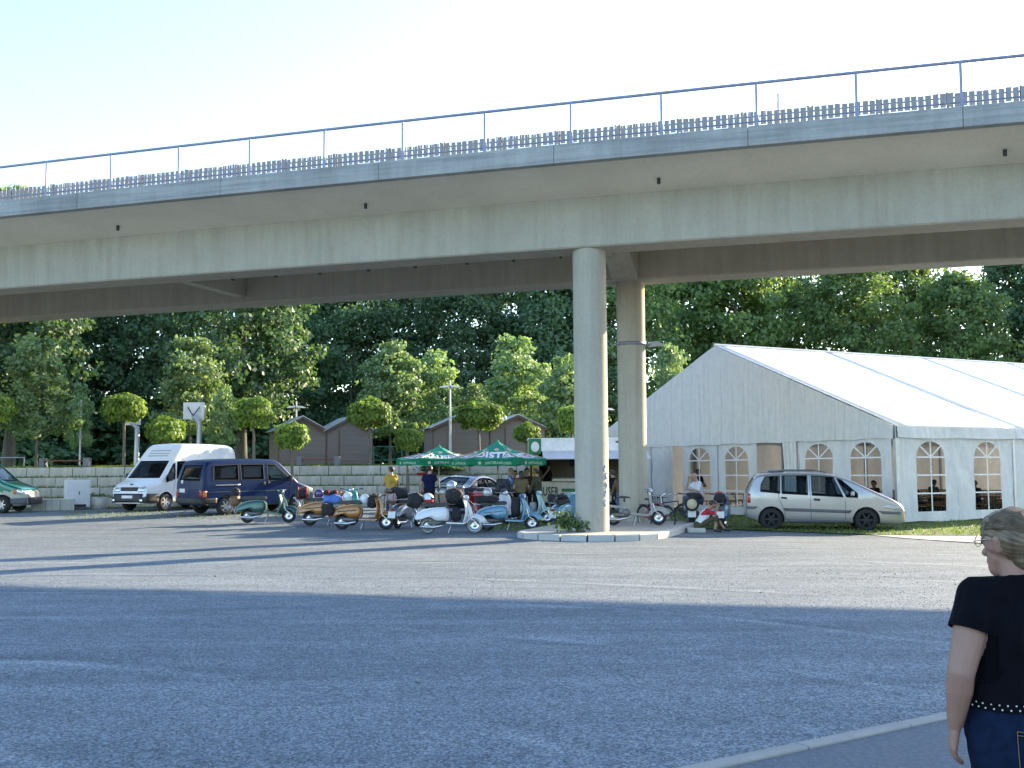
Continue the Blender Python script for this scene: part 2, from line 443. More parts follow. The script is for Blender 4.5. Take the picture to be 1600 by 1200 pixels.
# ---- concrete path and grass strips near the tent
def flat_px(name, px, m, z, label, cat):
    pts = [on_ground(*p) for p in px]
    mb = MB(); n = 10
    a, b_, c_, d_ = pts
    def fn(u, v):
        p = (a * (1 - u) + b_ * u) * (1 - v) + (d_ * (1 - u) + c_ * u) * v
        return (p.x, p.y, gz(p.x, p.y) + z + 0.006)
    mb.grid(fn, 24, 6); return struct(tag(mb.obj(name, m), label, cat))
flat_px('path', [(1330, 833), (1640, 856), (1640, 836), (1330, 828)], PATHC, .012, 'pale concrete path in front of the white tent', 'path')
flat_px('grass_ground', [(1000, 824), (1660, 838), (1660, 808), (1040, 797)], GRASSG, .022, 'grass strip along the foot of the tent', 'grass')
flat_px('grass_verge', [(-160, 799), (900, 796), (900, 786), (-160, 792)], GRASSG, .022, 'grass verge at the foot of the terraced wall', 'grass')

def blades(name, regions, label):
    Vs = []; Fs = []; k = 0
    for (n, fn, h0, h1) in regions:
        for _ in range(n):
            p = fn(random.random(), random.random())
            if p is None: continue
            a = random.uniform(0, 6.28); h = random.uniform(h0, h1); w = random.uniform(.012, .03); l = h * random.uniform(.1, .7); b = random.uniform(0, 6.28)
            dx, dy = math.cos(a) * w, math.sin(a) * w
            tx, ty = math.cos(b) * l, math.sin(b) * l
            Vs += [(p[0] - dx, p[1] - dy, p[2]), (p[0] + dx, p[1] + dy, p[2]), (p[0] + tx, p[1] + ty, p[2] + h)]
            Fs.append((k, k + 1, k + 2)); k += 3
    return tag(link(name, fast_mesh(name, np.array(Vs), np.array(Fs), BLADE)), label, 'grass', kind='stuff')
def quad_fn(px):
    a, b_, c_, d_ = [on_ground(*p) for p in px]
    def fn(u, v):
        p = (a * (1 - u) + b_ * u) * (1 - v) + (d_ * (1 - u) + c_ * u) * v
        return (p.x, p.y, gz(p.x, p.y) + .02)
    return fn
GRASS_REG = [(9000, quad_fn([(1000, 824), (1660, 838), (1660, 808), (1040, 797)]), .03, .10),
             (4500, quad_fn([(-160, 799), (900, 796), (900, 786), (-160, 792)]), .03, .14), (900, quad_fn([(100, 812), (500, 812), (500, 800), (100, 800)]), .02, .06), (1500, quad_fn([(740, 830), (860, 830), (860, 812), (740, 812)]), .02, .08)]

# ================================================================== BRIDGE
BC = (0.001, -0.313, 26.74)
def bpt(X, d, z):
    y = BC[0] * X * X + BC[1] * X + BC[2]
    t = Vector((1, 2 * BC[0] * X + BC[1])).normalized()
    return Vector((X - t.y * d, y + t.x * d, z))
def bang(X): return math.atan2(2 * BC[0] * X + BC[1], 1)
CONC = m_concrete('bridge_concrete', (0.40, 0.370, 0.300), stain=0.2)
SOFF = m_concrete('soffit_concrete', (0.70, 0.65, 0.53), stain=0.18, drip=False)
EDGE = m_concrete('edge_beam_concrete', (0.36, 0.36, 0.34), board=True, stain=0.35)
GALV = mat('galvanised_steel', (0.23, 0.24, 0.31), 0.5, 0.5, var=0.15, scale=8)
TIMB = mat('weathered_timber', (0.20, 0.21, 0.225), 0.85, var=0.35, scale=5, stretch=(1, 1, .2), bmp=0.3)
DARKM = mat('dark_metal', (0.03, 0.03, 0.032), 0.5, 0.4)
bridge = empty('road_bridge', (1.3, 29, 0), 0, 'long concrete road bridge crossing overhead on round pillars', 'bridge')
bridge_loc = Vector(bridge.location)
def bobj(mb, name, m, parent=None):
    o = mb.obj(name, m, parent or bridge); 
    if parent is None: o.matrix_parent_inverse = Matrix.Translation(-bridge_loc)
    return o
def sweep(prof, X0, X1, n=60, mi=0):
    mb = MB(); k = len(prof)
    vs = [bpt(X0 + (X1 - X0) * i / n, d, z) for i in range(n + 1) for d, z in prof]
    fs = [(i * k + j, i * k + (j + 1) % k, (i + 1) * k + (j + 1) % k, (i + 1) * k + j) for i in range(n) for j in range(k)]
    fs += [tuple(range(k))[::-1], tuple(n * k + j for j in range(k))]
    return mb.add(vs, fs, mi)
BX0, BX1 = -48, 46
ZB = 7.52
bobj(sweep([(.26, 9.30), (.22, 9.24), (2.05, 8.83), (2.07, 8.95), (8.38, 8.95), (8.4, 8.83), (10.23, 9.24), (10.2, 9.60), (.26, 9.60)], BX0, BX1), 'deck_slab', SOFF)
for d0 in (2.05, 7.30):
    bobj(sweep([(d0, 8.96), (d0 + .02, ZB + .04), (d0 + .06, ZB), (d0 + 1.04, ZB), (d0 + 1.08, ZB + .04), (d0 + 1.1, 8.96)], BX0, BX1), 'girder', CONC)
# edge beams cast in lengths
L = 4.46
for side in (0, 1):
    prof = [(0, 9.21), (.25, 9.21), (.25, 9.66), (.02, 9.68), (0, 9.66)] if side == 0 else [(10.2, 9.21), (10.45, 9.21), (10.45, 9.66), (10.43, 9.68), (10.2, 9.66)]
    X = BX0
    while X < BX1:
        bobj(sweep(prof, X, min(X + L - .012, BX1), 4), 'edge_beam', EDGE); X += L
# cross beams between the girders
def crossbeam(X, w, prof):
    mb = MB(); vs = []
    for s in (-w / 2, w / 2):
        for d, z in prof: vs.append(bpt(X + s, d, z))
    k = len(prof)
    fs = [tuple(range(k)), tuple(range(2 * k - 1, k - 1, -1))] + [(i, (i + 1) % k, (i + 1) % k + k, i + k) for i in range(k)]
    mb.add(vs, fs); return bobj(mb, 'crossbeam', CONC)
HA = [(3.14, 8.94), (3.14, ZB + .02), (3.5, ZB + .02), (4.5, 8.12), (5.9, 8.12), (6.95, ZB + .02), (7.31, ZB + .02), (7.31, 8.94)]
crossbeam(1.34, .75, HA)
crossbeam(-23.4, .75, HA); crossbeam(26.0, .75, HA)
for X in (-11.6, 14.0): crossbeam(X, .38, [(3.14, 8.94), (3.14, 7.72), (7.31, 7.72), (7.31, 8.94)])
# pillars
def pillar(X, d, r, zt=ZB):
    p = bpt(X, d, 0); mb = MB()
    mb.lathe([(r + .02, -.1), (r + .02, .14), (r, .16), (r, zt + .03)], 48, M=Matrix.Translation((p.x, p.y, 0)))
    o = bobj(mb, 'pillar', CONC); return o, p
pil1, P1 = pillar(1.30, 2.58, .44); pil2, P2 = pillar(1.36, 7.86, .435)
for X in (-23.4, 26.0):
    pillar(X, 2.58, .44); pillar(X, 7.86, .435)
# formwork seams on the rear pillar
mb = MB()
for a in (-105, -75): mb.box((P2.x + math.cos(R(a)) * .437, P2.y + math.sin(R(a)) * .437, 4.0), (.012, .012, 6.9), rot=R(a))
bobj(mb, 'formwork_seam', CONC)
# paint scribbles on the sunny side of the front pillar
mb = MB(); GRAF = mat('blue_spray_paint', (0.13, 0.24, 0.42), 0.7)
for (a0, z0, n) in ((-46, 1.70, 4), (-38, 1.5, 4), (-36, 1.25, 4), (-42, 1.05, 4), (-46, .8, 4)):
    pts = []
    for i in range(n):
        a = R(a0 + 5 * math.sin(i * 2.1 + z0 * 9)); z = z0 + .05 * i
        pts.append((P1.x + math.cos(a) * .441, P1.y + math.sin(a) * .441, z))
    mb.tube(pts, [.016] * n, 5)
bobj(mb, 'graffiti', GRAF)
# drain outlets below the cantilever, conduit along the girder
for X in (-21.9, -12.0, -4.36, 3.3, 10.95, 18.6):
    p = bpt(X, 1.35, 8.98); mb = MB(); mb.tube([p, p + Vector((0, 0, -.14))], .045, 10); bobj(mb, 'drain_outlet', DARKM)
mb = MB(); mb.tube([bpt(-9.5 + i * .5, 3.25, 7.60) for i in range(21)], .022, 6)
con = bobj(mb, 'conduit', DARKM)
for X in (-9.4, -8, -6.6, -5.1, -3.7, -2.2, -.9, .4):
    mb = MB(); mb.box(bpt(X, 3.2, 7.56), (.05, .12, .14), rot=bang(X)); bobj(mb, 'conduit_bracket', DARKM)

# ---- near railing
rail = empty('bridge_railing', bpt(1.3, .12, 9.66), 0, 'slim steel railing along the edge of the bridge deck', 'railing'); rl = Vector(rail.location)
RT = 10.72
def robj(mb, name, m, root, base):
    o = mb.obj(name, m, root); o.matrix_parent_inverse = Matrix.Translation(-base); return o
mb = MB(); mb.tube([bpt(-34 + i, .12, RT) for i in range(60)], .04, 8); robj(mb, 'top_rail', GALV, rail, rl)
mb = MB(); mb.tube([bpt(-34 + i, .12, 9.80) for i in range(60)], .02, 6); robj(mb, 'bottom_rail', GALV, rail, rl)
mb = MB(); mb.bbox((0, 0, .53), (.06, .06, 1.06), .005); mb.bbox((0, 0, .14), (.085, .085, .28), .005); pme = mb.mesh('railing_post', GALV)
mb = MB(); mb.tube([(0, 0, .14), (0, 0, 1.04)], .006, 5, cap=False); bme = mb.mesh('baluster', GALV)
X = -13.457 - 2.13 * 9
k = 0
while X < 25:
    o = link('post', pme, rail); p = bpt(X, .12, 9.66); o.location = p - rl; o.rotation_euler.z = bang(X)
    if -17 < X < 13:
        for j in range(1, 14):
            q = bpt(X + 2.13 * j / 14, .12, 9.66); o = link('baluster', bme, rail); o.location = q - rl
    X += 2.13; k += 1
# ---- slatted timber guard behind the railing
fen = empty('timber_fence', bpt(1.3, 1.5, 9.6), 0, 'grey slatted timber fence on the deck behind the steel railing', 'fence'); fl = Vector(fen.location)
mb = MB(); mb.bbox((0, 0, .712), (.132, .022, .335), .004); sme = mb.mesh('slat', TIMB)
mb = MB(); mb.bbox((-.05, .03, .45), (.05, .06, .92), .004); mb.bbox((.05, .03, .45), (.05, .06, .9), .004); fpm = mb.mesh('fence_post', mat('dark_timber', (0.05, 0.05, 0.055), .8))
X = -19.0; i = 0
while X < 13.2:
    if i % 10 == 0:
        o = link('fence_post', fpm, fen); o.location = bpt(X, 1.5, 9.6) - fl; o.rotation_euler.z = bang(X)
    o = link('slat', sme, fen); o.location = bpt(X, 1.5, 9.6 + random.uniform(-.012, .012)) - fl; o.rotation_euler = (0, random.uniform(-.015, .015), bang(X))
    X += .152; i += 1
for z in (10.24, 10.38):
    mb = MB(); mb.tube([bpt(-19 + j * .65, 1.545, z) for j in range(50)], .022, 4); robj(mb, 'rail', TIMB, fen, fl)
# pale post sticking up behind the fence
pp = bpt(6.1, 2.0, 9.6); mb = MB(); mb.tube([(0, 0, 0), (0, 0, 1.42)], .045, 8); mb.ell((0, 0, 1.42), (.05, .05, .03), 8, 4)
o = mb.obj('marker_post', mat('pale_post', (.6, .6, .6), .6)); o.location = pp; tag(o, 'pale marker post standing up behind the timber fence on the deck', 'post')

# ---- round kerbed island at the foot of the pillars
ISL = m_concrete('island_paving', (0.42, 0.39, 0.34), drip=False)
isl = empty('pillar_island', (P1.x, P1.y, gz(P1.x, P1.y)), 0, 'low kerbed paving island around the foot of the bridge pillars', 'traffic island'); il = Vector(isl.location)
ax = (P2 - P1).normalized(); axn = Vector((ax.y, -ax.x, 0))
IR, ILEN = 1.95, (P2 - P1).length + .9
def stad(s, r):
    """outline: a half circle round the front pillar, straight sides to the rear one"""
    a = math.pi * s
    c = P1 + axn * (math.cos(a) * r) - ax * (math.sin(a) * r)
    return c
ztop = .14
mb = MB(); pts = [stad(i / 24, IR - .2) for i in range(25)]
pts = [P1 + ax * ILEN + axn * (IR - .2)] + pts + [P1 + ax * ILEN - axn * (IR - .2)]
mb.add([(p.x, p.y, ztop + .005) for p in pts], [tuple(range(len(pts)))]); robj(mb, 'paving', ISL, isl, il)
def kstone(pa, pb, ra, rb_, name='kerb_stone'):
    mb = MB(); vs = []
    for p, q in ((pa, ra), (pb, rb_)):
        vs += [(p.x, p.y, -.05), (p.x, p.y, ztop - .01), (p.x * .85 + q.x * .15, p.y * .85 + q.y * .15, ztop + .012), (q.x, q.y, ztop + .012), (q.x, q.y, -.05)]
    fs = [(0, 1, 6, 5), (1, 2, 7, 6), (2, 3, 8, 7), (3, 4, 9, 8), (0, 4, 3, 2, 1), (5, 6, 7, 8, 9)]
    mb.add(vs, fs); robj(mb, name, KERB, isl, il)
n = 9
for i in range(n):
    e = .004
    kstone(stad(i / n + e, IR), stad((i + 1) / n - e, IR), stad(i / n + e, IR - .2), stad((i + 1) / n - e, IR - .2))
for sgn in (1, -1):
    m_ = 6
    for i in range(m_):
        a = P1 + ax * (ILEN * i / m_ + .006); b_ = P1 + ax * (ILEN * (i + 1) / m_ - .006)
        kstone(a + axn * IR * sgn, b_ + axn * IR * sgn, a + axn * (IR - .2) * sgn, b_ + axn * (IR - .2) * sgn)

# ---- lamp clamped to the rear pillar
zl = at(990, 538, P2.y).z
lamp = empty('pillar_lamp', (P2.x, P2.y, zl), 0, 'flat grey lamp clamped by a steel band to the rear bridge pillar', 'lamp')
mb = MB(); mb.lathe([(.438, -.05), (.452, -.05), (.452, .05), (.438, .05)], 40); mb.obj('band', GALV, lamp)
mb = MB(); mb.tube([(.44, -.02, 0), (.62, -.02, -.02)], .035, 8); mb.obj('arm', GALV, lamp)
mb = MB(); mb.prism([(.55, -.08), (1.0, -.06), (1.02, -.03), (.78, .08), (.6, .06)], -.14, .1); mb.obj('head', mat('lamp_grey', (.33, .34, .35), .5, .3), lamp)

# ================================================================== TERRACED WALL AND LAWN
def m_block():
    m, nt, b = _nodes('wall_block')
    oi = nt.nodes.new('ShaderNodeObjectInfo')
    n1 = noise(nt, 1.6, 6, .6); n2 = noise(nt, 18, 4)
    st = noise(nt, 3.0, 4, .65, stretch=(2.5, 2.5, .25))
    c = ramp(nt, oi.outputs['Random'], [(0, (.50, .495, .455)), (.5, (.55, .54, .50)), (1, (.60, .585, .54))]).outputs[0]
    c = mixc(nt, .7, c, ramp(nt, n1.outputs[0], [(.3, (.7, .71, .7)), (.7, (1.12, 1.1, 1.06))]).outputs[0], 'MULTIPLY')
    c = mixc(nt, .7, c, ramp(nt, st.outputs[0], [(.33, (.66, .67, .65)), (.58, (1, 1, 1))]).outputs[0], 'MULTIPLY')
    nt.links.new(c, b.inputs['Base Color']); b.inputs['Roughness'].default_value = .9
    bump(nt, b, n2.outputs[0], .35, .01); return m
BLOCK = m_block()
WY, WZ = 46.4, (.22, .70, 1.13, 1.56, 2.0)
wall = empty('retaining_wall', (-10, WY, .2), 0, 'stepped retaining wall of grey concrete blocks below the lawn', 'wall'); wloc = Vector(wall.location)
for k in range(4):
    h_ = WZ[k + 1] - WZ[k]
    mb = MB(); mb.bbox((0, .16, h_ / 2), (.985, .32, h_ - .008), .012); bm_ = mb.mesh('block', BLOCK)
    x = -27 - random.random() * .9
    while x < 2.6:
        w_ = random.choice((1.0, 1.0, 1.25, .8))
        o = link('block', bm_, wall); o.scale = (w_, 1, 1)
        o.location = Vector((x + w_ / 2, WY + .62 * k + random.uniform(-.012, .012), WZ[k])) - wloc
        x += w_ + .008
# soil behind each course
mb = MB()
for k in range(4):
    mb.box((-12.3, WY + .62 * k + .31 + .35, WZ[k + 1] / 2 - .03), (30.0, .7, WZ[k + 1]), 0)
o = mb.obj('terrace_soil', GRASSG); struct(tag(o, 'narrow planted ledges between the wall courses', 'ledge'))
def ledge_fn(k):
    def fn(u, v): return (-27 + u * 29.5, WY + .62 * k + .25 + v * .4, WZ[k + 1] - .02)
    return fn
for k in range(3): GRASS_REG.append((2600, ledge_fn(k), .04, .16))
GRASS_REG.append((2500, lambda u, v: (-27 + u * 29.5, 48.65 + v * .6, 2.0), .03, .1))
GRASS_REG.append((26000, lambda u, v: (-34 + u * 36, 49.6 + v * v * 26, 2.02), .04, .11))
LAWN = mat('lawn', (0.085, 0.125, 0.025), 0.95, var=0.35, scale=.8, bmp=0.7, bscale=45)
mb = MB()
def lawn_fn(u, v):
    y = 48.6 + v * v * 90; x = -130 + u * 132.6
    return (x, y, 2.0 + .35 * sst((y - 52) / 40) + .03 * math.sin(x * .6) * math.sin(y * .5) * sst((y - 49) / 4))
mb.grid(lawn_fn, 90, 40)
mb.add([(2.6, 48.6, 2.0), (2.6, 140, 2.35), (2.6, 140, 0), (2.6, 48.6, 0)], [(0, 1, 2, 3)])
struct(tag(mb.obj('lawn', LAWN), 'park lawn above the terraced wall', 'lawn'))
blades('grass', GRASS_REG, 'short green grass along the wall, the tent and the lawn')
# ================================================================== TREES
BARK = mat('bark', (0.10, 0.085, 0.065), 0.9, var=0.4, scale=3, stretch=(3, 3, .5), bmp=0.8, bscale=14)
BARKP = mat('pale_bark', (0.17, 0.15, 0.12), 0.9, var=0.35, scale=4, stretch=(3, 3, .5), bmp=0.6, bscale=20)
LEAF_DARK = m_leaf('leaf_dark', (0.040, 0.086, 0.045), (0.112, 0.182, 0.092), 0.34)
LEAF_MID = m_leaf('leaf_mid', (0.060, 0.110, 0.040), (0.155, 0.22, 0.085), 0.42)
LEAF_YOUNG = m_leaf('leaf_young', (0.110, 0.190, 0.090), (0.235, 0.32, 0.155), 0.32)
LEAF_BALL = m_leaf('leaf_ball', (0.075, 0.15, 0.028), (0.23, 0.32, 0.065), 0.45)

def leaves(C, N, size, up=0.35, seed=0, aspect=1.5, droop=0.0):
    """C: leaf centres, N: outward directions; returns quads (folded diamonds)"""
    r = np.random.default_rng(seed); n = len(C)
    nr = N * 0.6 + r.normal(size=(n, 3)) * 0.75 + np.array([0, 0, up])
    nr /= np.linalg.norm(nr, axis=1)[:, None] + 1e-9
    t = r.normal(size=(n, 3)) + N * .5 - np.array([0, 0, droop]); t -= nr * np.sum(t * nr, 1)[:, None]
    t /= np.linalg.norm(t, axis=1)[:, None] + 1e-9
    b = np.cross(nr, t)
    s = size * r.uniform(.6, 1.3, n)[:, None]
    a = s * aspect * .5
    V = np.stack([C - t * a, C + b * s * .5 + t * a * .1, C + t * a - nr * s * .12, C - b * s * .5 + t * a * .1], 1)
    return V.reshape(-1, 3), np.arange(n * 4).reshape(-1, 4)

def crown_points(rad_fn, z0, z1, n_clump, per, cl_r, seed, shell=0.55, lean=0.0):
    """clumps of leaves through the crown's volume: rad_fn(h) is the crown radius at 0..1 of its height"""
    r = np.random.default_rng(seed); C = []; N = []
    zs = []
    while len(zs) < n_clump:
        h = r.random()
        if r.random() < rad_fn(h) / 1.0 * .9 + .15: zs.append(h)
    for h in zs:
        rr = rad_fn(h); a = r.uniform(0, 6.283); k = shell + (1 - shell) * r.random() ** .6
        if r.random() < .25: k *= r.random()
        k *= r.uniform(.8, 1.12)
        c = np.array([math.cos(a) * rr * k, math.sin(a) * rr * k, z0 + (z1 - z0) * h])
        sz = cl_r * r.uniform(.55, 1.25)
        m = int(per * r.uniform(.6, 1.3))
        d = r.normal(size=(m, 3)); d /= np.linalg.norm(d, axis=1)[:, None]
        p = c + d * (sz * r.random(m) ** .45)[:, None] * np.array([1.15, 1.15, .75])
        C.append(p); o = np.array([math.cos(a), math.sin(a), .25 + (h - .5)]); N.append(d * .6 + o * .7)
    return np.concatenate(C), np.concatenate(N)

def trunk_mb(H, r0, limbs, seed, crown_r, z_first, spread=1.0):
    r = random.Random(seed); mb = MB()
    pts = []; x = y = 0.0
    for i in range(8):
        z = H * i / 7; pts.append((x, y, z)); x += r.uniform(-.03, .03) * H / 7; y += r.uniform(-.03, .03) * H / 7
    mb.tube(pts, [r0 * (1.25 if i == 0 else (1 - .86 * (i / 7) ** .9)) for i in range(8)], 9)
    for i in range(limbs):
        h = z_first + (H * .9 - z_first) * (i / max(1, limbs - 1)) ** .9
        a = i * 2.4 + r.uniform(-.4, .4); L = crown_r * r.uniform(.5, .85) * spread * (1.05 - .6 * (h / H))
        k = min(6, int(h / H * 7)); bx, by, _ = pts[k]
        p0 = Vector((bx, by, h)); d = Vector((math.cos(a), math.sin(a), r.uniform(.35, .9)))
        q = [p0, p0 + d * L * .5, p0 + d * L * .8 + Vector((0, 0, L * .1)), p0 + d * L + Vector((r.uniform(-.2, .2), r.uniform(-.2, .2), L * .3))]
        rr = r0 * (1 - h / H) * .55 + .01
        mb.tube(q, [rr, rr * .7, rr * .4, rr * .15], 6)
    return mb

def make_tree_meshes(name, H, crown_z0, rad_fn_m, n_clump, per, cl_r, leaf, seed, r0, limbs, leafm, barkm, shell=.5, up=.35, droop=0.0):
    mr = max(rad_fn_m(i / 20) for i in range(21))
    rf = lambda h: rad_fn_m(h)
    C, N = crown_points(lambda h: rf(h), crown_z0, H, n_clump, per, cl_r, seed, shell)
    V, Fq = leaves(C, N, leaf, up, seed + 1, 1.4, droop)
    cm = fast_mesh('crown', V, Fq, leafm)
    tm = trunk_mb(H * .93, r0, limbs, seed, mr, crown_z0 * 1.02).mesh('trunk', barkm)
    return tm, cm

def plant_tree(name, meshes, loc, s, rz, label, cat='tree', group=None, sxy=None, leafm=None):
    t = empty(name, loc, rz, label, cat, group)
    t.scale = ((sxy or s), (sxy or s), s)
    link('trunk', meshes[0], t); c = link('crown', meshes[1], t)
    if leafm is not None:
        c.material_slots[0].link = 'OBJECT'; c.material_slots[0].material = leafm
    return t

def big_rad(k):
    ph = [random.Random(k).uniform(0, 6) for _ in range(3)]
    return lambda h: 4.4 * (0.32 + 0.95 * math.sin(math.pi * min(1, h * .93 + .06)) ** .8) * .82 * (1 + .10 * math.sin(7 * h + ph[0]))
BIG = [make_tree_meshes('tall_tree', 15.5, 2.4, big_rad(k), 245, 98, 1.05, .225, 40 + k, .33, 16, LEAF_DARK, BARK, .45) for k in range(4)]

# tall row behind, as columns of the picture and depth; dk: 0 dark, 1 mid, 2 sun-yellowed
def tallrow():
    rows = [
        # column, depth, height scale, leaf kind, turn
        (-70, 86, 1.10, 0), (14, 63, .98, 0), (95, 88, 1.12, 0), (185, 84, 1.06, 0), (262, 92, 1.12, 0), (377, 60, .92, 0), (418, 88, 1.10, 0), (490, 94, 1.12, 0),
        (553, 86, 1.05, 0), (640, 93, 1.08, 0), (720, 85, 1.0, 0), (800, 94, 1.08, 0), (868, 87, 1.06, 0), (955, 92, 1.22, 1), (1065, 104, 1.36, 1), (1150, 98, 1.27, 1),
        (1235, 106, 1.36, 1), (1340, 97, 1.22, 1), (1425, 110, 1.38, 1), (1500, 99, 1.14, 1), (1590, 108, 1.36, 0), (1690, 104, 1.36, 0)]
    what = {0: 'dark green', 1: 'light green'}
    spots = ['beyond the parked green van', 'behind the cone-shaped young tree by the wall bench', 'behind the lawn lamp pole', 'behind the white van',
             'behind the basketball board', 'with a thick sunlit trunk beside the twin sheds', 'above the twin brown sheds', 'behind the right gable of the twin sheds',
             'filling the gap right of the sheds', 'between the two pairs of sheds', 'above the tall lamp post', 'above the further pair of sheds', 'beside the front bridge pillar',
             'showing between the two bridge pillars', 'above the peak of the white tent', 'beyond the first roof panel of the tent', 'beyond the second roof panel of the tent',
             'with a sunlit crown above the tent ridge', 'peeping between the sunlit crowns behind the tent', 'low and round with a sunlit crown behind the tent', 'tall and dark beyond the far end of the tent', 'past the far end of the tent']
    for i, (px, Y, s, k) in enumerate(rows):
        d = ray(px, 700); X = d.x / d.y * Y
        z = 2.2 if X < 2.4 else -.05
        s2 = s * (1 if X < 2.4 else 1.08)
        plant_tree('tall_tree', BIG[i % 4], (X, Y, z), s2, i * 1.9, 'tall %s leafy tree %s' % (what[k], spots[i].replace('right gable', 'second gable').replace('right of', 'past')), 'tree', 'tall trees behind the lawn and tent', sxy=s2 * (1.0 if k == 0 else 1.0), leafm=LEAF_MID if k else None)
tallrow()
# treetop peeping over the deck
d = ray(3, 290); plant_tree('tall_tree', BIG[2], (d.x / d.y * 78, 78, 2.2), 1.28, 1.0, 'sunny treetop peeping over the bridge deck', 'tree', leafm=LEAF_YOUNG)

# young cone-shaped trees on the lawn
YOUNG = [make_tree_meshes('young_tree', 6.6, 1.7, (lambda k: lambda h: 1.75 * (.34 + .8 * (1 - h) ** .75) * (1 if h > .12 else .55 + h * 3.7) * (1 + .12 * math.sin(9 * h + k)))(k), 120, 58, .48, .15, 70 + k, .075, 14, LEAF_YOUNG, BARKP, .4) for k in range(3)]
for i, (px, top, Y, wsc, lab) in enumerate(((62, 528, 51, 1.05, 'young cone-shaped tree with pale green leaves above the wall bench'),
        (300, 528, 53, 1.08, 'young cone-shaped tree with pale leaves behind the basketball board'),
        (610, 530, 57, 1.1, 'young dense pointed tree behind the second twin shed'),
        (684, 548, 59, .95, 'young pointed tree with bright tip behind the tall lamp post'),
        (806, 527, 58, 1.1, 'young tall pointed tree above the further pair of sheds'),
        (884, 552, 56, 1.0, 'young pointed tree half hidden behind the front pillar'),
        (1052, 540, 62, .75, 'slim young tree showing beside the gable of the tent'),
        (128, 600, 55, .6, 'small spindly young tree beside the lawn lamp pole'),
        (350, 600, 50.5, .8, 'small bushy young tree beside the basketball pole'),
        (745, 600, 60, 1.1, 'low bushy young tree between lamp post and sheds'))):
    p = at(px, top, Y); zb = 2.05 if p.x < 2.5 else 0.0
    s = (p.z - zb) / 6.75
    plant_tree('young_tree', YOUNG[i % 3], (p.x, Y, zb), s, i * 2.2, lab, 'tree', 'young trees on the lawn', sxy=s * wsc)

# clipped ball-headed trees in two rows
def ball_meshes(seed, stem):
    r = np.random.default_rng(seed); n = 3200
    d = r.normal(size=(n, 3)); d /= np.linalg.norm(d, axis=1)[:, None]
    d[:, 2] = np.where(d[:, 2] < -.8, -d[:, 2] * .7, d[:, 2])
    lump = 1 + .13 * np.sin(d[:, 0] * 5 + seed) * np.cos(d[:, 1] * 4 - seed) + .07 * np.sin(d[:, 2] * 9 + seed)
    C = d * (r.uniform(.62, 1.04, n) * lump)[:, None] * np.array([1, 1, .78])
    nr = d * .9 + np.array([0, 0, .45]) + r.normal(size=(n, 3)) * .28; nr /= np.linalg.norm(nr, axis=1)[:, None]
    t = d * np.array([1, 1, .1]) - np.array([0, 0, .75]) + r.normal(size=(n, 3)) * .35; t -= nr * np.sum(t * nr, 1)[:, None]; t /= np.linalg.norm(t, axis=1)[:, None]
    b = np.cross(nr, t); s = (.125 * r.uniform(.7, 1.35, n))[:, None]
    V = np.stack([C - t * s * .55, C - t * s * .1 + b * s * .5 - nr * s * .05, C + t * s * .45 + b * s * .3 - nr * s * .1, C + t * s * .95 - nr * s * .3, C + t * s * .45 - b * s * .3 - nr * s * .1, C - t * s * .1 - b * s * .5 - nr * s * .05], 1).reshape(-1, 3)
    cm = fast_mesh('crown', V, np.arange(n * 6).reshape(-1, 6), LEAF_BALL)
    return cm
BALL = [ball_meshes(90 + k, 0) for k in range(3)]
balls = [(-10, 640, 32, 25, 48.9, 2.0, 'beside the parked green van'), (195, 638, 33, 26, 48.9, 2.0, 'in front of the further basketball board'), (258, 674, 29, 24, 45.6, .35, 'behind the cab of the white van'),
         (397, 645, 31, 27, 48.9, 2.0, 'next to the corner of the twin sheds'), (457, 682, 27, 24, 45.6, .35, 'in front of the twin sheds'), (578, 647, 33, 27, 48.9, 2.0, 'at the end of the twin sheds'),
         (637, 687, 22, 20, 46.2, .9, 'above the smaller green parasol'), (748, 650, 37, 25, 48.9, 2.0, 'before the further pair of sheds'), (823, 677, 20, 18, 46.8, 1.2, 'beside the roof of the sales trailer'), (893, 655, 22, 24, 48.9, 2.0, 'half hidden by the front pillar')]
for i, (px, py, rx, ry, Y, zb, where) in enumerate(balls):
    p = at(px, py, Y); ppm = F_PX / Y
    t = empty('ball_tree', (p.x, Y, zb), 0, 'clipped ball-headed tree with bright green leaves ' + where, 'tree', 'ball-headed trees along the wall')
    hh = p.z - zb
    mb = MB(); mb.tube([(0, 0, -.1), (.01, 0, hh * .35), (-.015, .01, hh * .75), (0, 0, hh)], [.085, .065, .055, .04], 8)
    for a in range(5): mb.tube([(0, 0, hh - ry / ppm * .75), (math.cos(a * 1.26) * rx / ppm * .6, math.sin(a * 1.26) * rx / ppm * .6, hh + .15)], [.03, .01], 5)
    mb.obj('trunk', BARKP, t)
    c = link('crown', BALL[i % 3], t); c.location = (0, 0, hh); c.scale = (rx / ppm * 1.0, rx / ppm * 1.0, ry / ppm * 1.22); c.rotation_euler.z = i * 1.3

# dark shrubs under the tall trees
SHR = [make_tree_meshes('shrub', 2.6, .1, (lambda k: lambda h: 1.7 * (1.02 - .7 * h * h) * (1 + .1 * math.sin(8 * h + k)))(k), 70, 70, .55, .2, 120 + k, .05, 6, LEAF_DARK, BARK, .4) for k in range(2)]
for i in range(26):
    px = -60 + i * 43 + random.uniform(-12, 12)
    Y = random.uniform(76, 96); d = ray(px, 700); X = d.x / d.y * Y
    s = random.uniform(1.1, 1.7)
    plant_tree('shrub', SHR[i % 2], (X, Y, 2.25 if X < 2.5 else 0), s, i, 'dark shrub in the thicket under the tall trees', 'shrub', 'dark shrubs under the tall trees', sxy=s * 1.35)

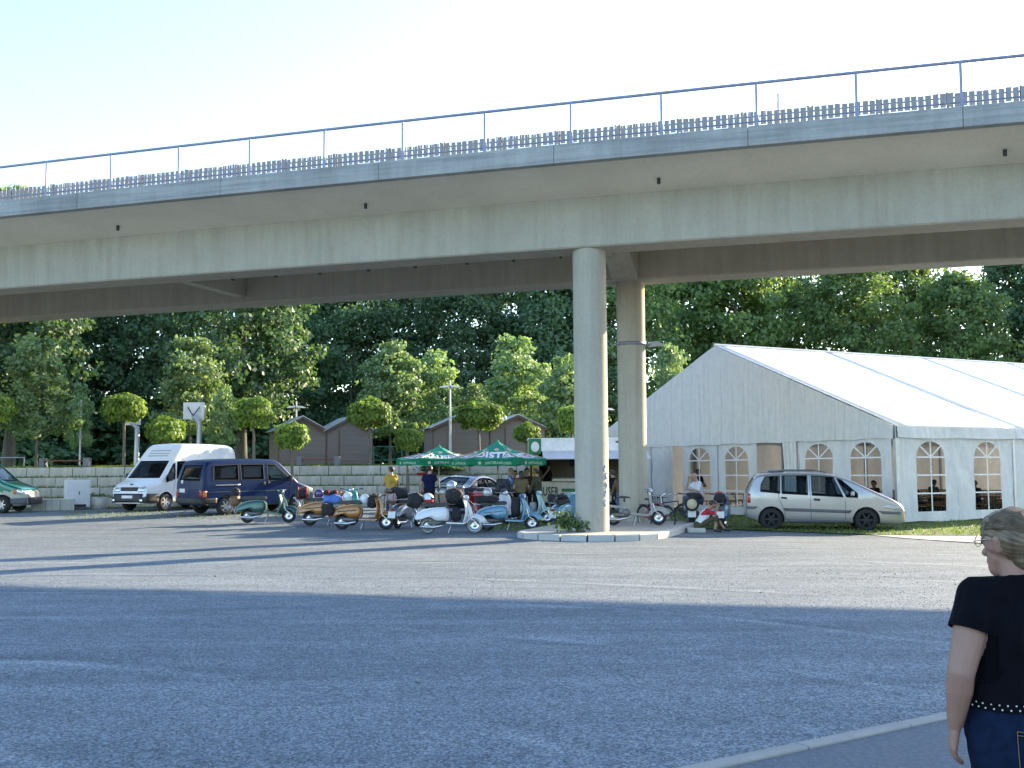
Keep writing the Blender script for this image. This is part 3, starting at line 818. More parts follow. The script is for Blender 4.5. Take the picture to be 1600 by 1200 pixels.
# weeds at the foot of the front pillar
mb_c = []; r = np.random.default_rng(5)
C = np.concatenate([r.normal(size=(260, 3)) * np.array([.17, .15, .12]) + np.array([-.25, 0, .24]), r.normal(size=(90, 3)) * np.array([.14, .1, .07]) + np.array([.18, -.1, .13])])
C[:, 2] = np.abs(C[:, 2]) + .02
V, Fq = leaves(C, C * 2, .075, .5, 9)
wp = on_ground(892, 832); weed = empty('weed_bush', (P1.x - .48, P1.y - .28, .14), 0, 'small yellow-flowered weed bush at the foot of the front pillar', 'weed')
link('foliage', fast_mesh('foliage', V, Fq, LEAF_MID), weed)
C2 = r.normal(size=(46, 3)) * np.array([.19, .14, .07]) + np.array([-.3, 0, .5]); V, Fq = leaves(C2, C2, .05, .5, 10)
link('flowers', fast_mesh('flowers', V, Fq, m_leaf('weed_flower', (.35, .3, .04), (.5, .42, .06), .3)), weed)
mb = MB()
for i in range(16): mb.tube([(r.uniform(-.3, .1), r.uniform(-.08, .08), 0), (r.uniform(-.5, .1), r.uniform(-.15, .15), r.uniform(.3, .55))], .006, 4)
mb.obj('stems', LEAF_MID, weed)
# ================================================================== MARQUEE
TC = Vector((11.98, 34.5, -0.02)); TTH = 1.071
TW, TBAY, TE, TR, TL, NB = 17.28, 5.6, 3.11, 6.5, 2.72, 5
TROT = math.atan2(math.cos(TTH), math.sin(TTH))
T_S = Vector((math.sin(TTH), math.cos(TTH), 0)); T_G = Vector((-math.cos(TTH), math.sin(TTH), 0))
WHITE = m_cloth('tent_cloth', (0.77, 0.77, 0.765), 0.16, 0.5, .05, .9, 1.1, (1, 1, .45))
PLEAT = m_cloth('tent_gable_cloth', (0.74, 0.74, 0.725), 0.16, 0.5, .05, .55, 1.6, (3.2, 3.2, .15))
ROOFC = m_cloth('tent_roof_cloth', (0.88, 0.86, 0.80), 0.13, 0.5, .02, .1, .5, (1, 1, 1))
ALU = mat('tent_aluminium', (0.42, 0.44, 0.46), 0.4, 0.6)
BARW = mat('window_bar_white', (0.8, 0.8, 0.8), 0.6)
PVC = m_glass('clear_pvc', (0.86, 0.86, 0.84), 0.04, .12)
tent = empty('marquee', TC, TROT, 'long white party tent with arched windows and pitched roof', 'tent')
def gable_y(px):
    """distance along the gable from its near corner, under picture column px"""
    d = ray(px, 740); a = T_G; 
    # TC + g*t = d*s
    M = Matrix(((d.x, -a.x), (d.y, -a.y))); s = M.inverted() @ Vector((TC.x, TC.y)); return s[1]
WIN_W, WIN_B, WIN_S, WIN_T = 1.30, .38, 2.10, 2.60
def arch(c, w=WIN_W, b=WIN_B, s=WIN_S, t=WIN_T, n=10, grow=0.0):
    w = w / 2 + grow; pts = [(c - w, b - grow), (c + w, b - grow)]
    pts += [(c + w * math.cos(math.pi * i / n), s + (t - s + grow) * math.sin(math.pi * i / n)) for i in range(n + 1)]
    return pts
def panel(a, b, z0, z1, holes, place, name, m, parent, sag=0.0):
    """flat cloth panel with arched openings; place(u,z,o) -> local point"""
    bm = bmesh.new(); es = []
    def loop(pts):
        vs = [bm.verts.new((p[0], p[1], 0)) for p in pts]
        for i in range(len(vs)): es.append(bm.edges.new((vs[i], vs[(i + 1) % len(vs)])))
    rect = [(a, z0), ((a * 2 + b) / 3, z0 + .03), ((a + 2 * b) / 3, z0 - .01), (b, z0), (b, (z0 + z1) / 2), (b, z1), ((a + b) / 2, z1), (a, z1), (a, (z0 + z1) / 2)]
    loop(rect)
    for h in holes: loop(h)
    bmesh.ops.triangle_fill(bm, use_beauty=True, edges=es, normal=(0, 0, 1))
    # thicken and shape
    bmesh.ops.subdivide_edges(bm, edges=[e for e in bm.edges if e.calc_length() > .45], cuts=2, use_grid_fill=False)
    bmesh.ops.triangulate(bm, faces=bm.faces[:])
    mb = MB(); vs = []
    for v in bm.verts:
        u, z = v.co.x, v.co.y
        o = .022 * math.sin(u * 5.1 + z * 2.2) * math.sin(z * 2.6) + .012 * math.sin(u * 11 - z * 6) + sag * math.sin(math.pi * (u - a) / (b - a)) * (1 - (z - z0) / (z1 - z0))
        vs.append(place(u, z, o))
    bm.verts.index_update()
    mb.add(vs, [[v.index for v in f.verts] for f in bm.faces], 0, True); bm.free()
    return mb.obj(name, m, parent)
def window(c, place, parent):
    mb = MB(); pts = arch(c, grow=.015)
    mb.add([place(u, z, -.02) for u, z in pts], [tuple(range(len(pts)))]); pane = mb.obj('window', PVC, parent)
    def bar(p, q, w=.045):
        m_ = MB(); p = Vector(p); q = Vector(q); d = (q - p).normalized(); nrm = Vector((-d.y, d.x)) * w / 2
        cs = [p + nrm, q + nrm, q - nrm, p - nrm]
        m_.add([place(x.x, x.y, .006) for x in cs] + [place(x.x, x.y, -.006) for x in cs], [(0, 1, 2, 3), (7, 6, 5, 4), (0, 3, 7, 4), (1, 0, 4, 5), (2, 1, 5, 6), (3, 2, 6, 7)])
        m_.obj('glazing_bar', BARW, pane)
    bar((c, WIN_B), (c, WIN_T - .01))
    for z in (.95, 1.53, WIN_S): bar((c - WIN_W / 2, z), (c + WIN_W / 2, z))
    for s in (-1, 1): bar((c + .02 * s, WIN_S + .02), (c + s * WIN_W * .5 * .72, WIN_S + .5 * .70))
side_pl = lambda u, z, o: (u, -o, z)
gab_pl = lambda u, z, o: (-o, u, z)
for k in range(NB):
    x0 = k * TBAY
    for j in range(2):
        e0 = .14 if k == 0 else .004; a = x0 + e0 + j * (TBAY / 2 - e0) + (.004 if j else 0); b = x0 + TBAY / 2 - .004 if j == 0 else x0 + TBAY - .02
        c = x0 + (1.57 if j == 0 else 4.25)
        panel(a, b, .06, TL + .02, [arch(c)] if k < 3 else [], side_pl, 'side_panel', WHITE, tent)
        if k < 3: window(c, side_pl, tent)
# gable panels and openings
HALF = TW / 2; Q = TW / 4
gw = [gable_y(p) for p in (1353, 1280, 1151, 1093, 1037)]
op1 = (gable_y(1226), gable_y(1183)); op2 = (gable_y(1067), gable_y(1053))
spans = [(0.16, (gw[0] + gw[1]) / 2, gw[0]), ((gw[0] + gw[1]) / 2 + .006, Q - .05, gw[1]), (op1[1], HALF - .05, gw[2]), (HALF + .05, op2[0], gw[3]), (op2[1] + .3, 3 * Q - .05, gw[4]), (3 * Q + .05, TW - .1, None)]
for a, b, c in spans:
    panel(a, b, .06, TL + .02, [arch(c)] if c is not None and c - .66 > a and c + .66 < b else [], gab_pl, 'gable_panel', WHITE, tent)
    if c is not None and c - .66 > a and c + .66 < b: window(c, gab_pl, tent)
# gathered curtains beside the openings
for (a, b) in ((Q + .03, op1[0] + .02), (op2[1] - .02, op2[1] + .62)):
    mb = MB()
    fn = lambda u, v, a=a, b=b: (-.05 - .07 * math.sin(u * 22) * (1 - .3 * v), a + (b - a) * u * (1 - .22 * math.sin(v * 3.1) * .6), .06 + (TL - .02) * v)
    mb.grid(fn, 40, 6); mb.obj('curtain', WHITE, tent)
# gable triangle: hem sags a little between its ties
mb = MB(); vs = []; nu = 36
def roof_z(y): return TE + (TR - TE) * (1 - abs(y - HALF) / HALF)
def gfn(u, v):
    y = TW * u; z0 = TL - .05 + .035 * abs(math.sin(u * math.pi * 10)); z1 = roof_z(y) - .01
    return (-.06 - .012 * math.sin(u * 60) - .03 * (1 - v), y, z0 + (z1 - z0) * v)
for s in (0, 1):
    mb2 = MB(); f2 = lambda u, v, s=s: gfn(.5 * s + .5 * u, v)
    mb2.grid(f2, 48, 6); mb2.obj('gable_sheet', PLEAT, tent)
# roof: one sheet per bay and slope, ribs, ridge cap, eave valance
for k in range(NB):
    for s in (0, 1):
        mb = MB()
        def rfn(u, v, k=k, s=s):
            x = (k + u) * TBAY + (.002 if u == 0 else 0); y = -.08 + v * (HALF + .08); z = roof_z(max(0, y)) - (.05 if y < 0 else 0) - .05 * math.sin(math.pi * u) * math.sin(math.pi * v) + .01
            return (x, y if s == 0 else TW - y, z)
        mb.grid(rfn, 10, 10, thick=lambda u, v: tuple(np.array(rfn(u, v)) - np.array((0, 0, .006)))); mb.obj('roof_sheet', ROOFC, tent)
    mb = MB()
    def vfn(u, v, k=k):
        x = (k + u) * TBAY; return (x + (.01 if u == 0 else 0), -.085 - .02 * math.sin(u * 9.4 + k) * v - .03 * v, TE - .03 - (TE - TL - .03 + .03 * abs(math.sin(u * 6.28))) * v)
    mb.grid(vfn, 24, 3); mb.obj('valance', WHITE, tent)
RIBM = mat('roof_keder', (0.72, 0.79, 0.84), 0.5)
for k in range(NB + 1):
    x = k * TBAY
    for s in (0, 1):
        pts = [(x, (-.08 + v * (HALF + .08)) if s == 0 else TW + .08 - v * (HALF + .08), TE - .02 + (TR - TE) * v + .022) for v in (0, .5, 1)]
        mb = MB(); mb.tube(pts, .016, 6); mb.obj('roof_rib', RIBM, tent)
        mb = MB(); y = .035 if s == 0 else TW - .07
        mb.bbox((x + (.09 if k == 0 else 0), y, TE / 2), (.18 if k == 0 else .13, .12, TE), .01); mb.obj('leg', ALU, tent)
        mb = MB(); mb.tube([(x + .05, .1 if s == 0 else TW - .1, TE - .12), (x + .05, HALF, TR - .12)], .07, 4); mb.obj('rafter', ALU, tent)
for y in (Q, HALF, 3 * Q):
    mb = MB(); mb.bbox((.04, y, roof_z(y) / 2 - .05), (.1, .09, roof_z(y) - .1), .008); mb.obj('gable_post', ALU, tent)
mb = MB(); mb.tube([(-.06, HALF, TR + .03), (NB * TBAY, HALF, TR + .03)], .05, 6); mb.obj('ridge_cap', ROOFC, tent)
# closed far walls
mb = MB(); mb.grid(lambda u, v: (u * NB * TBAY, TW - .02 + .03 * math.sin(u * 90), .05 + v * (TE - .05)), 60, 3); mb.obj('back_wall', WHITE, tent)
mb = MB(); mb.grid(lambda u, v: (NB * TBAY - .02, u * TW, .05 + v * (roof_z(u * TW) - .06)), 40, 4); mb.obj('end_wall', WHITE, tent)

# ---- folding tables and benches inside the tent, seen through the windows
WOODO = mat('orange_varnished_wood', (0.36, 0.15, 0.045), 0.4, var=.2, scale=4, stretch=(1, 6, 1))
GREENS = mat('green_steel', (0.03, 0.09, 0.05), 0.5, .3)
def beer_bench(seat_w, h, name, label, cat, group):
    t = empty(name, (0, 0, 0), 0, label, cat, group)
    mb = MB(); mb.bbox((0, 0, h - .015), (2.2, seat_w, .03), .006); mb.obj('top', WOODO, t)
    for s in (-1, 1):
        mb = MB(); w = seat_w * .42
        mb.tube([(s * .75, -w, h - .03), (s * .78, -w * .9, .02), (s * .78, w * .9, .02), (s * .75, w, h - .03)], .015, 6)
        mb.tube([(s * .75, 0, h * .5), (s * .3, 0, h - .03)], .01, 5); mb.obj('leg', GREENS, t)
    return t
T0 = beer_bench(.5, .77, 'beer_table', 'long folding wooden table standing inside the tent', 'table', 'folding tables inside the tent')
B0 = beer_bench(.25, .48, 'beer_bench', 'long folding wooden bench beside a table inside the tent', 'bench', 'folding benches inside the tent')
TM = Matrix.Translation(TC) @ Matrix.Rotation(TROT, 4, 'Z')
ftb = [T0, B0]
def put(src, x, y, rz):
    o = src if not src.get('_u') else copy_tree(src)
    src['_u'] = 1
    p = TM @ Vector((x, y, 0)); o.location = (p.x, p.y, TC.z + .02); o.rotation_euler = (0, 0, TROT + rz)
    return o
for i in range(7):
    for j in range(4):
        x, y = 1.9 + i * 2.1, 2.2 + j * 2.75
        put(T0, x, y, math.pi / 2)
        for s in (-1, 1): put(B0, x + s * .55, y, math.pi / 2)
for o in list(bpy.data.objects):
    if '_u' in o.keys(): del o['_u']
# ================================================================== VEHICLES
TYRE = mat('tyre_rubber', (0.018, 0.018, 0.019), 0.85, var=.3, scale=20)
BLACKP = mat('black_plastic', (0.022, 0.022, 0.024), 0.55, var=.15)
GREYP = mat('grey_plastic', (0.10, 0.105, 0.115), 0.6)
RIMA = mat('alloy_rim', (0.45, 0.45, 0.46), 0.35, .8)
RIMD = mat('dark_steel_rim', (0.025, 0.025, 0.027), 0.5, .5)
LAMPC = mat('headlamp_glass', (0.55, 0.58, 0.6), 0.08, .5, coat=1)
LAMPR = mat('tail_lamp_red', (0.35, 0.015, 0.012), 0.2, coat=.6)
LAMPO = mat('indicator_orange', (0.6, 0.17, 0.02), 0.2, coat=.6)
PLATE = mat('number_plate', (0.7, 0.7, 0.68), 0.5)
SEATM = mat('seat_fabric', (0.035, 0.04, 0.05), 0.9)
CHROME = mat('chrome', (0.75, 0.76, 0.77), 0.12, 1.0, var=.03)
def paint(name, col, metal=0.3, rough=0.35):
    return mat(name, col, rough, metal, var=.04, scale=2, coat=.8)
GL_CLEAR = m_glass('car_glass', (0.74, 0.80, 0.83), .06)
GL_DARK = m_glass('privacy_glass', (0.10, 0.13, 0.17), .30)

def chaikin(pts, it=2):
    for _ in range(it):
        q = [pts[0]]
        for a, b in zip(pts[:-1], pts[1:]):
            q += [(a[0] * .75 + b[0] * .25, a[1] * .75 + b[1] * .25), (a[0] * .25 + b[0] * .75, a[1] * .25 + b[1] * .75)]
        pts = q + [pts[-1]]
    return pts

class Loft:
    """a vehicle's shell: roofline, floor line and plan outline along x, section bulging to the belt and leaning in above"""
    def __init__(s, L, W, top, bot, plan, belt, roof, tumble, rt=.12, inset=0.0, x0=0.0, x1=None, zfloor=None, n=64):
        s.L, s.W = L, W
        t = chaikin(top); s.tx = [p[0] for p in t]; s.tz = [p[1] for p in t]
        s.bx = [p[0] for p in bot]; s.bz = [p[1] for p in bot]
        p = chaikin(plan); s.px = [q[0] for q in p]; s.pw = [q[1] for q in p]
        s.belt, s.roof, s.tumble, s.rt, s.inset = belt, roof, tumble, rt, inset
        x1 = x1 if x1 is not None else L
        xs = np.unique(np.concatenate([np.linspace(x0, x1, n), [x for x in s.tx if x0 < x < x1]]))
        keep = [xs[0]]
        for x in xs[1:]:
            if x - keep[-1] > .012 or x == xs[-1]: keep.append(x)
        rings = [s.ring(x, zfloor) for x in keep]
        k = len(rings[0]); mb = MB()
        vs = [v for r in rings for v in r]
        fs = [(i * k + j, i * k + (j + 1) % k, (i + 1) * k + (j + 1) % k, (i + 1) * k + j) for i in range(len(rings) - 1) for j in range(k)]
        mb.add(vs, fs, 0, True); mb.add(rings[0], [tuple(range(k))], 0, False); mb.add(rings[-1], [tuple(range(k))], 0, False)
        s.mb = mb; s.bvh = None
    def zt(s, x): return float(np.interp(x, s.tx, s.tz))
    def ring(s, x, zfloor=None):
        zt = s.zt(x) - s.inset; zb = float(np.interp(x, s.bx, s.bz)) if zfloor is None else zfloor
        zt = max(zt, zb + .06)
        hw = s.W / 2 * float(np.interp(x, s.px, s.pw)) - s.inset
        def w(z):
            if z < s.belt: return hw * (1 - .07 * ((s.belt - .25 - z) / max(.2, s.belt - .25)) ** 2 * (1 if z < s.belt - .25 else .2))
            return hw * (1 - s.tumble * (z - s.belt) / (s.roof - s.belt))
        rt = min(s.rt, (zt - zb) * .45); half = [(0, zb), (hw * .8, zb), (w(zb + .04) * .97, zb + .02)]
        z0, z1 = zb + .06, zt - rt
        for i in range(9): z = z0 + (z1 - z0) * i / 8; half.append((w(z), z))
        wt = w(z1)
        for i in range(1, 5):
            a = math.pi / 2 * i / 5; half.append((wt - rt * (1 - math.cos(a)) * 1.1, z1 + rt * math.sin(a) * .95))
        we = half[-1][0]
        for f in (.75, .5, .25): half.append((we * f, zt + .02 * (1 - f * f) - .006))
        full = half + [(0, zt + .018)] + [(-y, z) for y, z in half[:0:-1]]
        return [(x - s.L / 2, y, z) for y, z in full]
    def tree(s):
        if s.bvh is None: s.bvh = BVHTree.FromPolygons([Vector(v) for v in s.mb.v], s.mb.f)
        return s.bvh
    def hit(s, side, u, v):
        o, d = {'L': ((u - s.L / 2, 5, v), (0, -1, 0)), 'R': ((u - s.L / 2, -5, v), (0, 1, 0)), 'F': ((9, u, v), (-1, 0, 0)), 'B': ((-9, u, v), (1, 0, 0)), 'T': ((u - s.L / 2, v, 9), (0, 0, -1))}[side]
        h = s.tree().ray_cast(Vector(o), Vector(d))
        if h[0] is None: return None, None
        n = h[1]
        if n.dot(Vector(d)) > 0: n = -n
        return h[0], n
    def patch(s, side, quad, nu=6, nv=4, out=.012, inn=-.02):
        """a plate hugging the shell: quad is four (u,v) corners in that side's view"""
        (a, b, c, d) = [Vector(q) for q in quad]; last = [None]
        def P(u, v, off):
            q = (a * (1 - u) + b * u) * (1 - v) + (d * (1 - u) + c * u) * v
            h, n = s.hit(side, q.x, q.y)
            if h is None: h, n = last[0] if last[0] else (Vector((0, 0, q.y)), Vector((0, 0, 1)))
            last[0] = (h, n); return h + n * off
        mb = MB(); mb.grid(lambda u, v: P(u, v, out), nu, nv, thick=lambda u, v: P(u, v, inn)); return mb

def eval_mesh(o):
    dg = bpy.context.evaluated_depsgraph_get(); dg.update()
    return bpy.data.meshes.new_from_object(o.evaluated_get(dg))
def boolean(me, cutters, name):
    o = link(name, me); obs = []
    for c in cutters:
        co = c.obj('cutter', []) if isinstance(c, MB) else c
        obs.append(co); m = o.modifiers.new('b', 'BOOLEAN'); m.operation = 'DIFFERENCE'; m.solver = 'EXACT'; m.object = co
    r = eval_mesh(o)
    bpy.data.objects.remove(o)
    for c in obs: bpy.data.objects.remove(c)
    return r

def wheel(parent, loc, r, w, rimm, side, steer=0.0, spokes=6, hub=None):
    wh = empty('wheel', loc, steer); wh.parent = parent
    mb = MB(); mb.lathe([(r * .62, -w / 2), (r * .86, -w / 2), (r * .97, -w * .36), (r, 0), (r * .97, w * .36), (r * .86, w / 2), (r * .62, w / 2), (r * .60, 0), (r * .62, -w / 2)], 32, axis='Y'); mb.obj('tyre', TYRE, wh)
    mb = MB(); s = side
    mb.lathe([(.0, s * w * .30), (r * .16, s * w * .34), (r * .2, s * w * .26), (r * .2, s * w * .1)], 20, axis='Y')
    mb.lathe([(r * .66, s * w * .5), (r * .60, s * w * .44), (r * .58, s * w * .0), (r * .1, s * w * .0)], 28, axis='Y')
    for i in range(spokes):
        a = i * 2 * math.pi / spokes; c, q = math.cos(a), math.sin(a)
        M = Matrix(((c, 0, -q, 0), (0, 1, 0, 0), (q, 0, c, 0), (0, 0, 0, 1)))
        mb.prism([(r * .1, -r * .09), (r * .62, -r * .06), (r * .62, r * .06), (r * .1, r * .09)], s * w * .18, s * w * .36, M=M)
    mb.obj('rim', rimm, wh); return wh

def make_vehicle(name, sp, loc, yaw, label, cat):
    L, W = sp['L'], sp['W']
    root = empty(name, loc, yaw, label, cat)
    lf = Loft(L, W, sp['top'], sp['bot'], sp['plan'], sp['belt'], sp['roof'], sp['tumble'], sp.get('rt', .12))
    cut = []
    cav = Loft(L, W, sp['top'], sp['bot'], sp['plan'], sp['belt'], sp['roof'], sp['tumble'], sp.get('rt', .12), .055, sp['cav'][0], sp['cav'][1], sp.get('floor', .5), 24)
    cut.append(cav.mb)
    hx = L / 2
    sides = sp['sides']
    for poly, mt in sides:
        mb = MB(); mb.prism([(x - hx, z) for x, z in poly], -W, W); cut.append(mb)
    if 'screen' in sp:
        (wb, zb, wt, zt, xa) = sp['screen']; mb = MB(); mb.prism([(-wb, zb), (wb, zb), (wt, zt), (-wt, zt)], xa - hx, L + .5 - hx, 'YZ'); cut.append(mb)
    if 'rear' in sp:
        (wb, zb, wt, zt, xa) = sp['rear']; mb = MB(); mb.prism([(-wb, zb), (wb, zb), (wt, zt), (-wt, zt)], -.5 - hx, xa - hx, 'YZ'); cut.append(mb)
    r = sp['wr']
    for xw in sp['wx']:
        for s in (-1, 1):
            mb = MB(); y0 = W / 2 - .30; M = Matrix.Translation((xw - hx, 0, r))
            ya, yb = (y0, W) if s > 0 else (-W, -y0)
            mb.lathe([(.0001, ya), (r + .055, ya), (r + .055, yb), (.0001, yb)], 28, axis='Y', M=M); cut.append(mb)
    me = boolean(lf.mb.mesh('body', [sp['paint']]), cut, 'body_raw')
    me.materials.append(BLACKP); me.materials.append(SEATM)
    if sp.get('paint2'): me.materials.append(sp['paint2'][0])
    for p in me.polygons:
        c = p.center; done = False
        for xw in sp['wx']:
            if math.hypot(c.x - (xw - hx), c.z - r) < r + .056 and abs(c.y) < W / 2 - .03: p.material_index = 1; done = True
        if not done and sp['cav'][0] < c.x + hx < sp['cav'][1] and abs(p.normal.x) + abs(p.normal.y) + abs(p.normal.z) > 0:
            wv = Vector((c.x, c.y, c.z)); h = lf.tree().find_nearest(wv)
            if h[0] is not None and h[3] > .045 and c.z > sp.get('floor', .5) - .03: p.material_index = 2
        if sp.get('paint2') and p.material_index == 0 and c.z < sp['paint2'][1]: p.material_index = 3
        if sp.get('sill') and p.material_index == 0 and c.z < sp['sill']: p.material_index = 1
        p.use_smooth = True
    body = link('body', me, root)
    m = body.modifiers.new('wn', 'WEIGHTED_NORMAL'); m.keep_sharp = True; m.weight = 80
    me.set_sharp_from_angle(angle=R(32))
    # glass
    for poly, mt in sides:
        x0 = min(p[0] for p in poly) - .03; x1 = max(p[0] for p in poly) + .03; z0 = min(p[1] for p in poly) - .03; z1 = max(p[1] for p in poly) + .02
        for sd in 'LR':
            lf.patch(sd, [(x0, z0), (x1, z0), (x1, z1), (x0, z1)], 6, 4, -.018, -.024).obj('window', mt, root)
            # rubber seal round the opening
            sg = MB(); n = len(poly)
            for i in range(n):
                pts = []
                for k in range(4):
                    q = Vector(poly[i]).lerp(Vector(poly[(i + 1) % n]), k / 3); h, nn = lf.hit(sd, q.x, q.y)
                    if h is not None: pts.append(h + nn * .001)
                if len(pts) > 1: sg.tube(pts, .013, 4)
            sg.obj('window_seal', BLACKP, root)
    if 'screen' in sp:
        (wb, zb, wt, zt, xa) = sp['screen']
        lf.patch('F', [(-wb - .02, zb - .02), (wb + .02, zb - .02), (wt + .02, zt + .02), (-wt - .02, zt + .02)], 10, 6, -.018, -.024).obj('windscreen', sp.get('screen_glass', GL_CLEAR), root)
        for s in (-1, 1):
            pts = []
            for k in range(5):
                h, nn = lf.hit('F', (.15 if s > 0 else -.12) + s * .10 * k * 0 + k * .12 - .3, zb + .01 + .045 * k)
                if h is not None: pts.append(h + nn * .02)
            mb = MB(); mb.tube(pts, .009, 4); mb.obj('wiper', BLACKP, root) if len(pts) > 1 and s > 0 else None
    if 'rear' in sp:
        (wb, zb, wt, zt, xa) = sp['rear']
        lf.patch('B', [(-wb - .02, zb - .02), (wb + .02, zb - .02), (wt + .02, zt + .02), (-wt - .02, zt + .02)], 8, 5, -.018, -.024).obj('rear_window', sp.get('rear_glass', GL_DARK), root)
    # wheels
    for i, xw in enumerate(sp['wx']):
        for s in (-1, 1):
            wheel(root, (xw - hx, s * (W / 2 - .13), r), r, .20, sp['rim'], s, sp.get('steer', 0) if i == 1 else 0)
    # plates hugging the shell
    for (nm, m_, side, quad, out) in sp['plates']:
        lf.patch(side, quad, 8, 4, out, -.015).obj(nm, m_, root)
    # seams
    for nm, side, pts in sp.get('seams', []):
        mb = MB(); q = []
        for a, b in zip(pts[:-1], pts[1:]):
            for k in range(5):
                p = Vector(a).lerp(Vector(b), k / 4); h, n_ = lf.hit(side, p.x, p.y)
                if h is not None: q.append(h)
        if len(q) > 1: mb.tube(q, .006, 4); mb.obj(nm, BLACKP, root)
    # mirrors
    mx, mz = sp['mirror']
    for s, sd in ((1, 'L'), (-1, 'R')):
        h, n_ = lf.hit(sd, mx, mz)
        mb = MB(); c = Vector((h.x + .02, h.y + s * .11, h.z + .06))
        mb.bbox(c, (.10, .20, .15 * sp.get('mirror_h', 1)), .03); mb.tube([h, c + Vector((0, -s * .06, -.02))], .025, 6); mb.obj('mirror', sp.get('mirror_mat', sp['paint']), root)
    # seats and dash
    for xs_ in sp['seats']:
        for y in ((-.38, .38) if W < 1.95 else (-.45, .45)):
            mb = MB(); f = sp.get('floor', .5)
            mb.bbox((xs_ - hx, y, f + .22), (.5, .5, .3), .05); mb.bbox((xs_ - hx - .25, y, f + .58), (.14, .46, .6), .05); mb.bbox((xs_ - hx - .29, y, f + .95), (.09, .26, .18), .03)
            mb.obj('seat', SEATM, root)
    dx = sp.get('dash')
    if dx:
        mb = MB(); mb.bbox((dx - hx, 0, sp['belt'] - .12), (.4, W * .72, .25), .05); mb.obj('dashboard', BLACKP, root)
        mb = MB(); M = Matrix.Translation((dx - hx - .3, .38, sp['belt'] - .0)) @ Matrix.Rotation(R(-65), 4, 'Y')
        mb.lathe([(.17, -.012), (.19, 0), (.17, .012), (.155, 0), (.17, -.012)], 18, M=M); mb.obj('steering_wheel', BLACKP, root)
    # settle on the slightly uneven ground
    c, s_ = math.cos(yaw), math.sin(yaw); f = Vector((c, s_)); l = Vector((-s_, c)); p = Vector((loc[0], loc[1]))
    def g(a, b): q = p + f * a + l * b; return gz(q.x, q.y)
    pit = math.atan2(g(1.4, 0) - g(-1.4, 0), 2.8); rol = math.atan2(g(0, .8) - g(0, -.8), 1.6)
    root.rotation_euler = (rol, -pit, yaw); root.location.z = (g(1.4, 0) + g(-1.4, 0) + g(0, .8) + g(0, -.8)) / 4
    return root, lf

PLAN = lambda L: [(0, .86), (.05, .93), (.35, .99), (L * .45, 1.0), (L * .75, .985), (L - .35, .93), (L - .06, .80), (L, .66)]
VPLAN = lambda L: [(0, .94), (.04, .975), (.3, .995), (L * .5, 1.0), (L * .8, .98), (L - .3, .93), (L - .05, .84), (L, .72)]
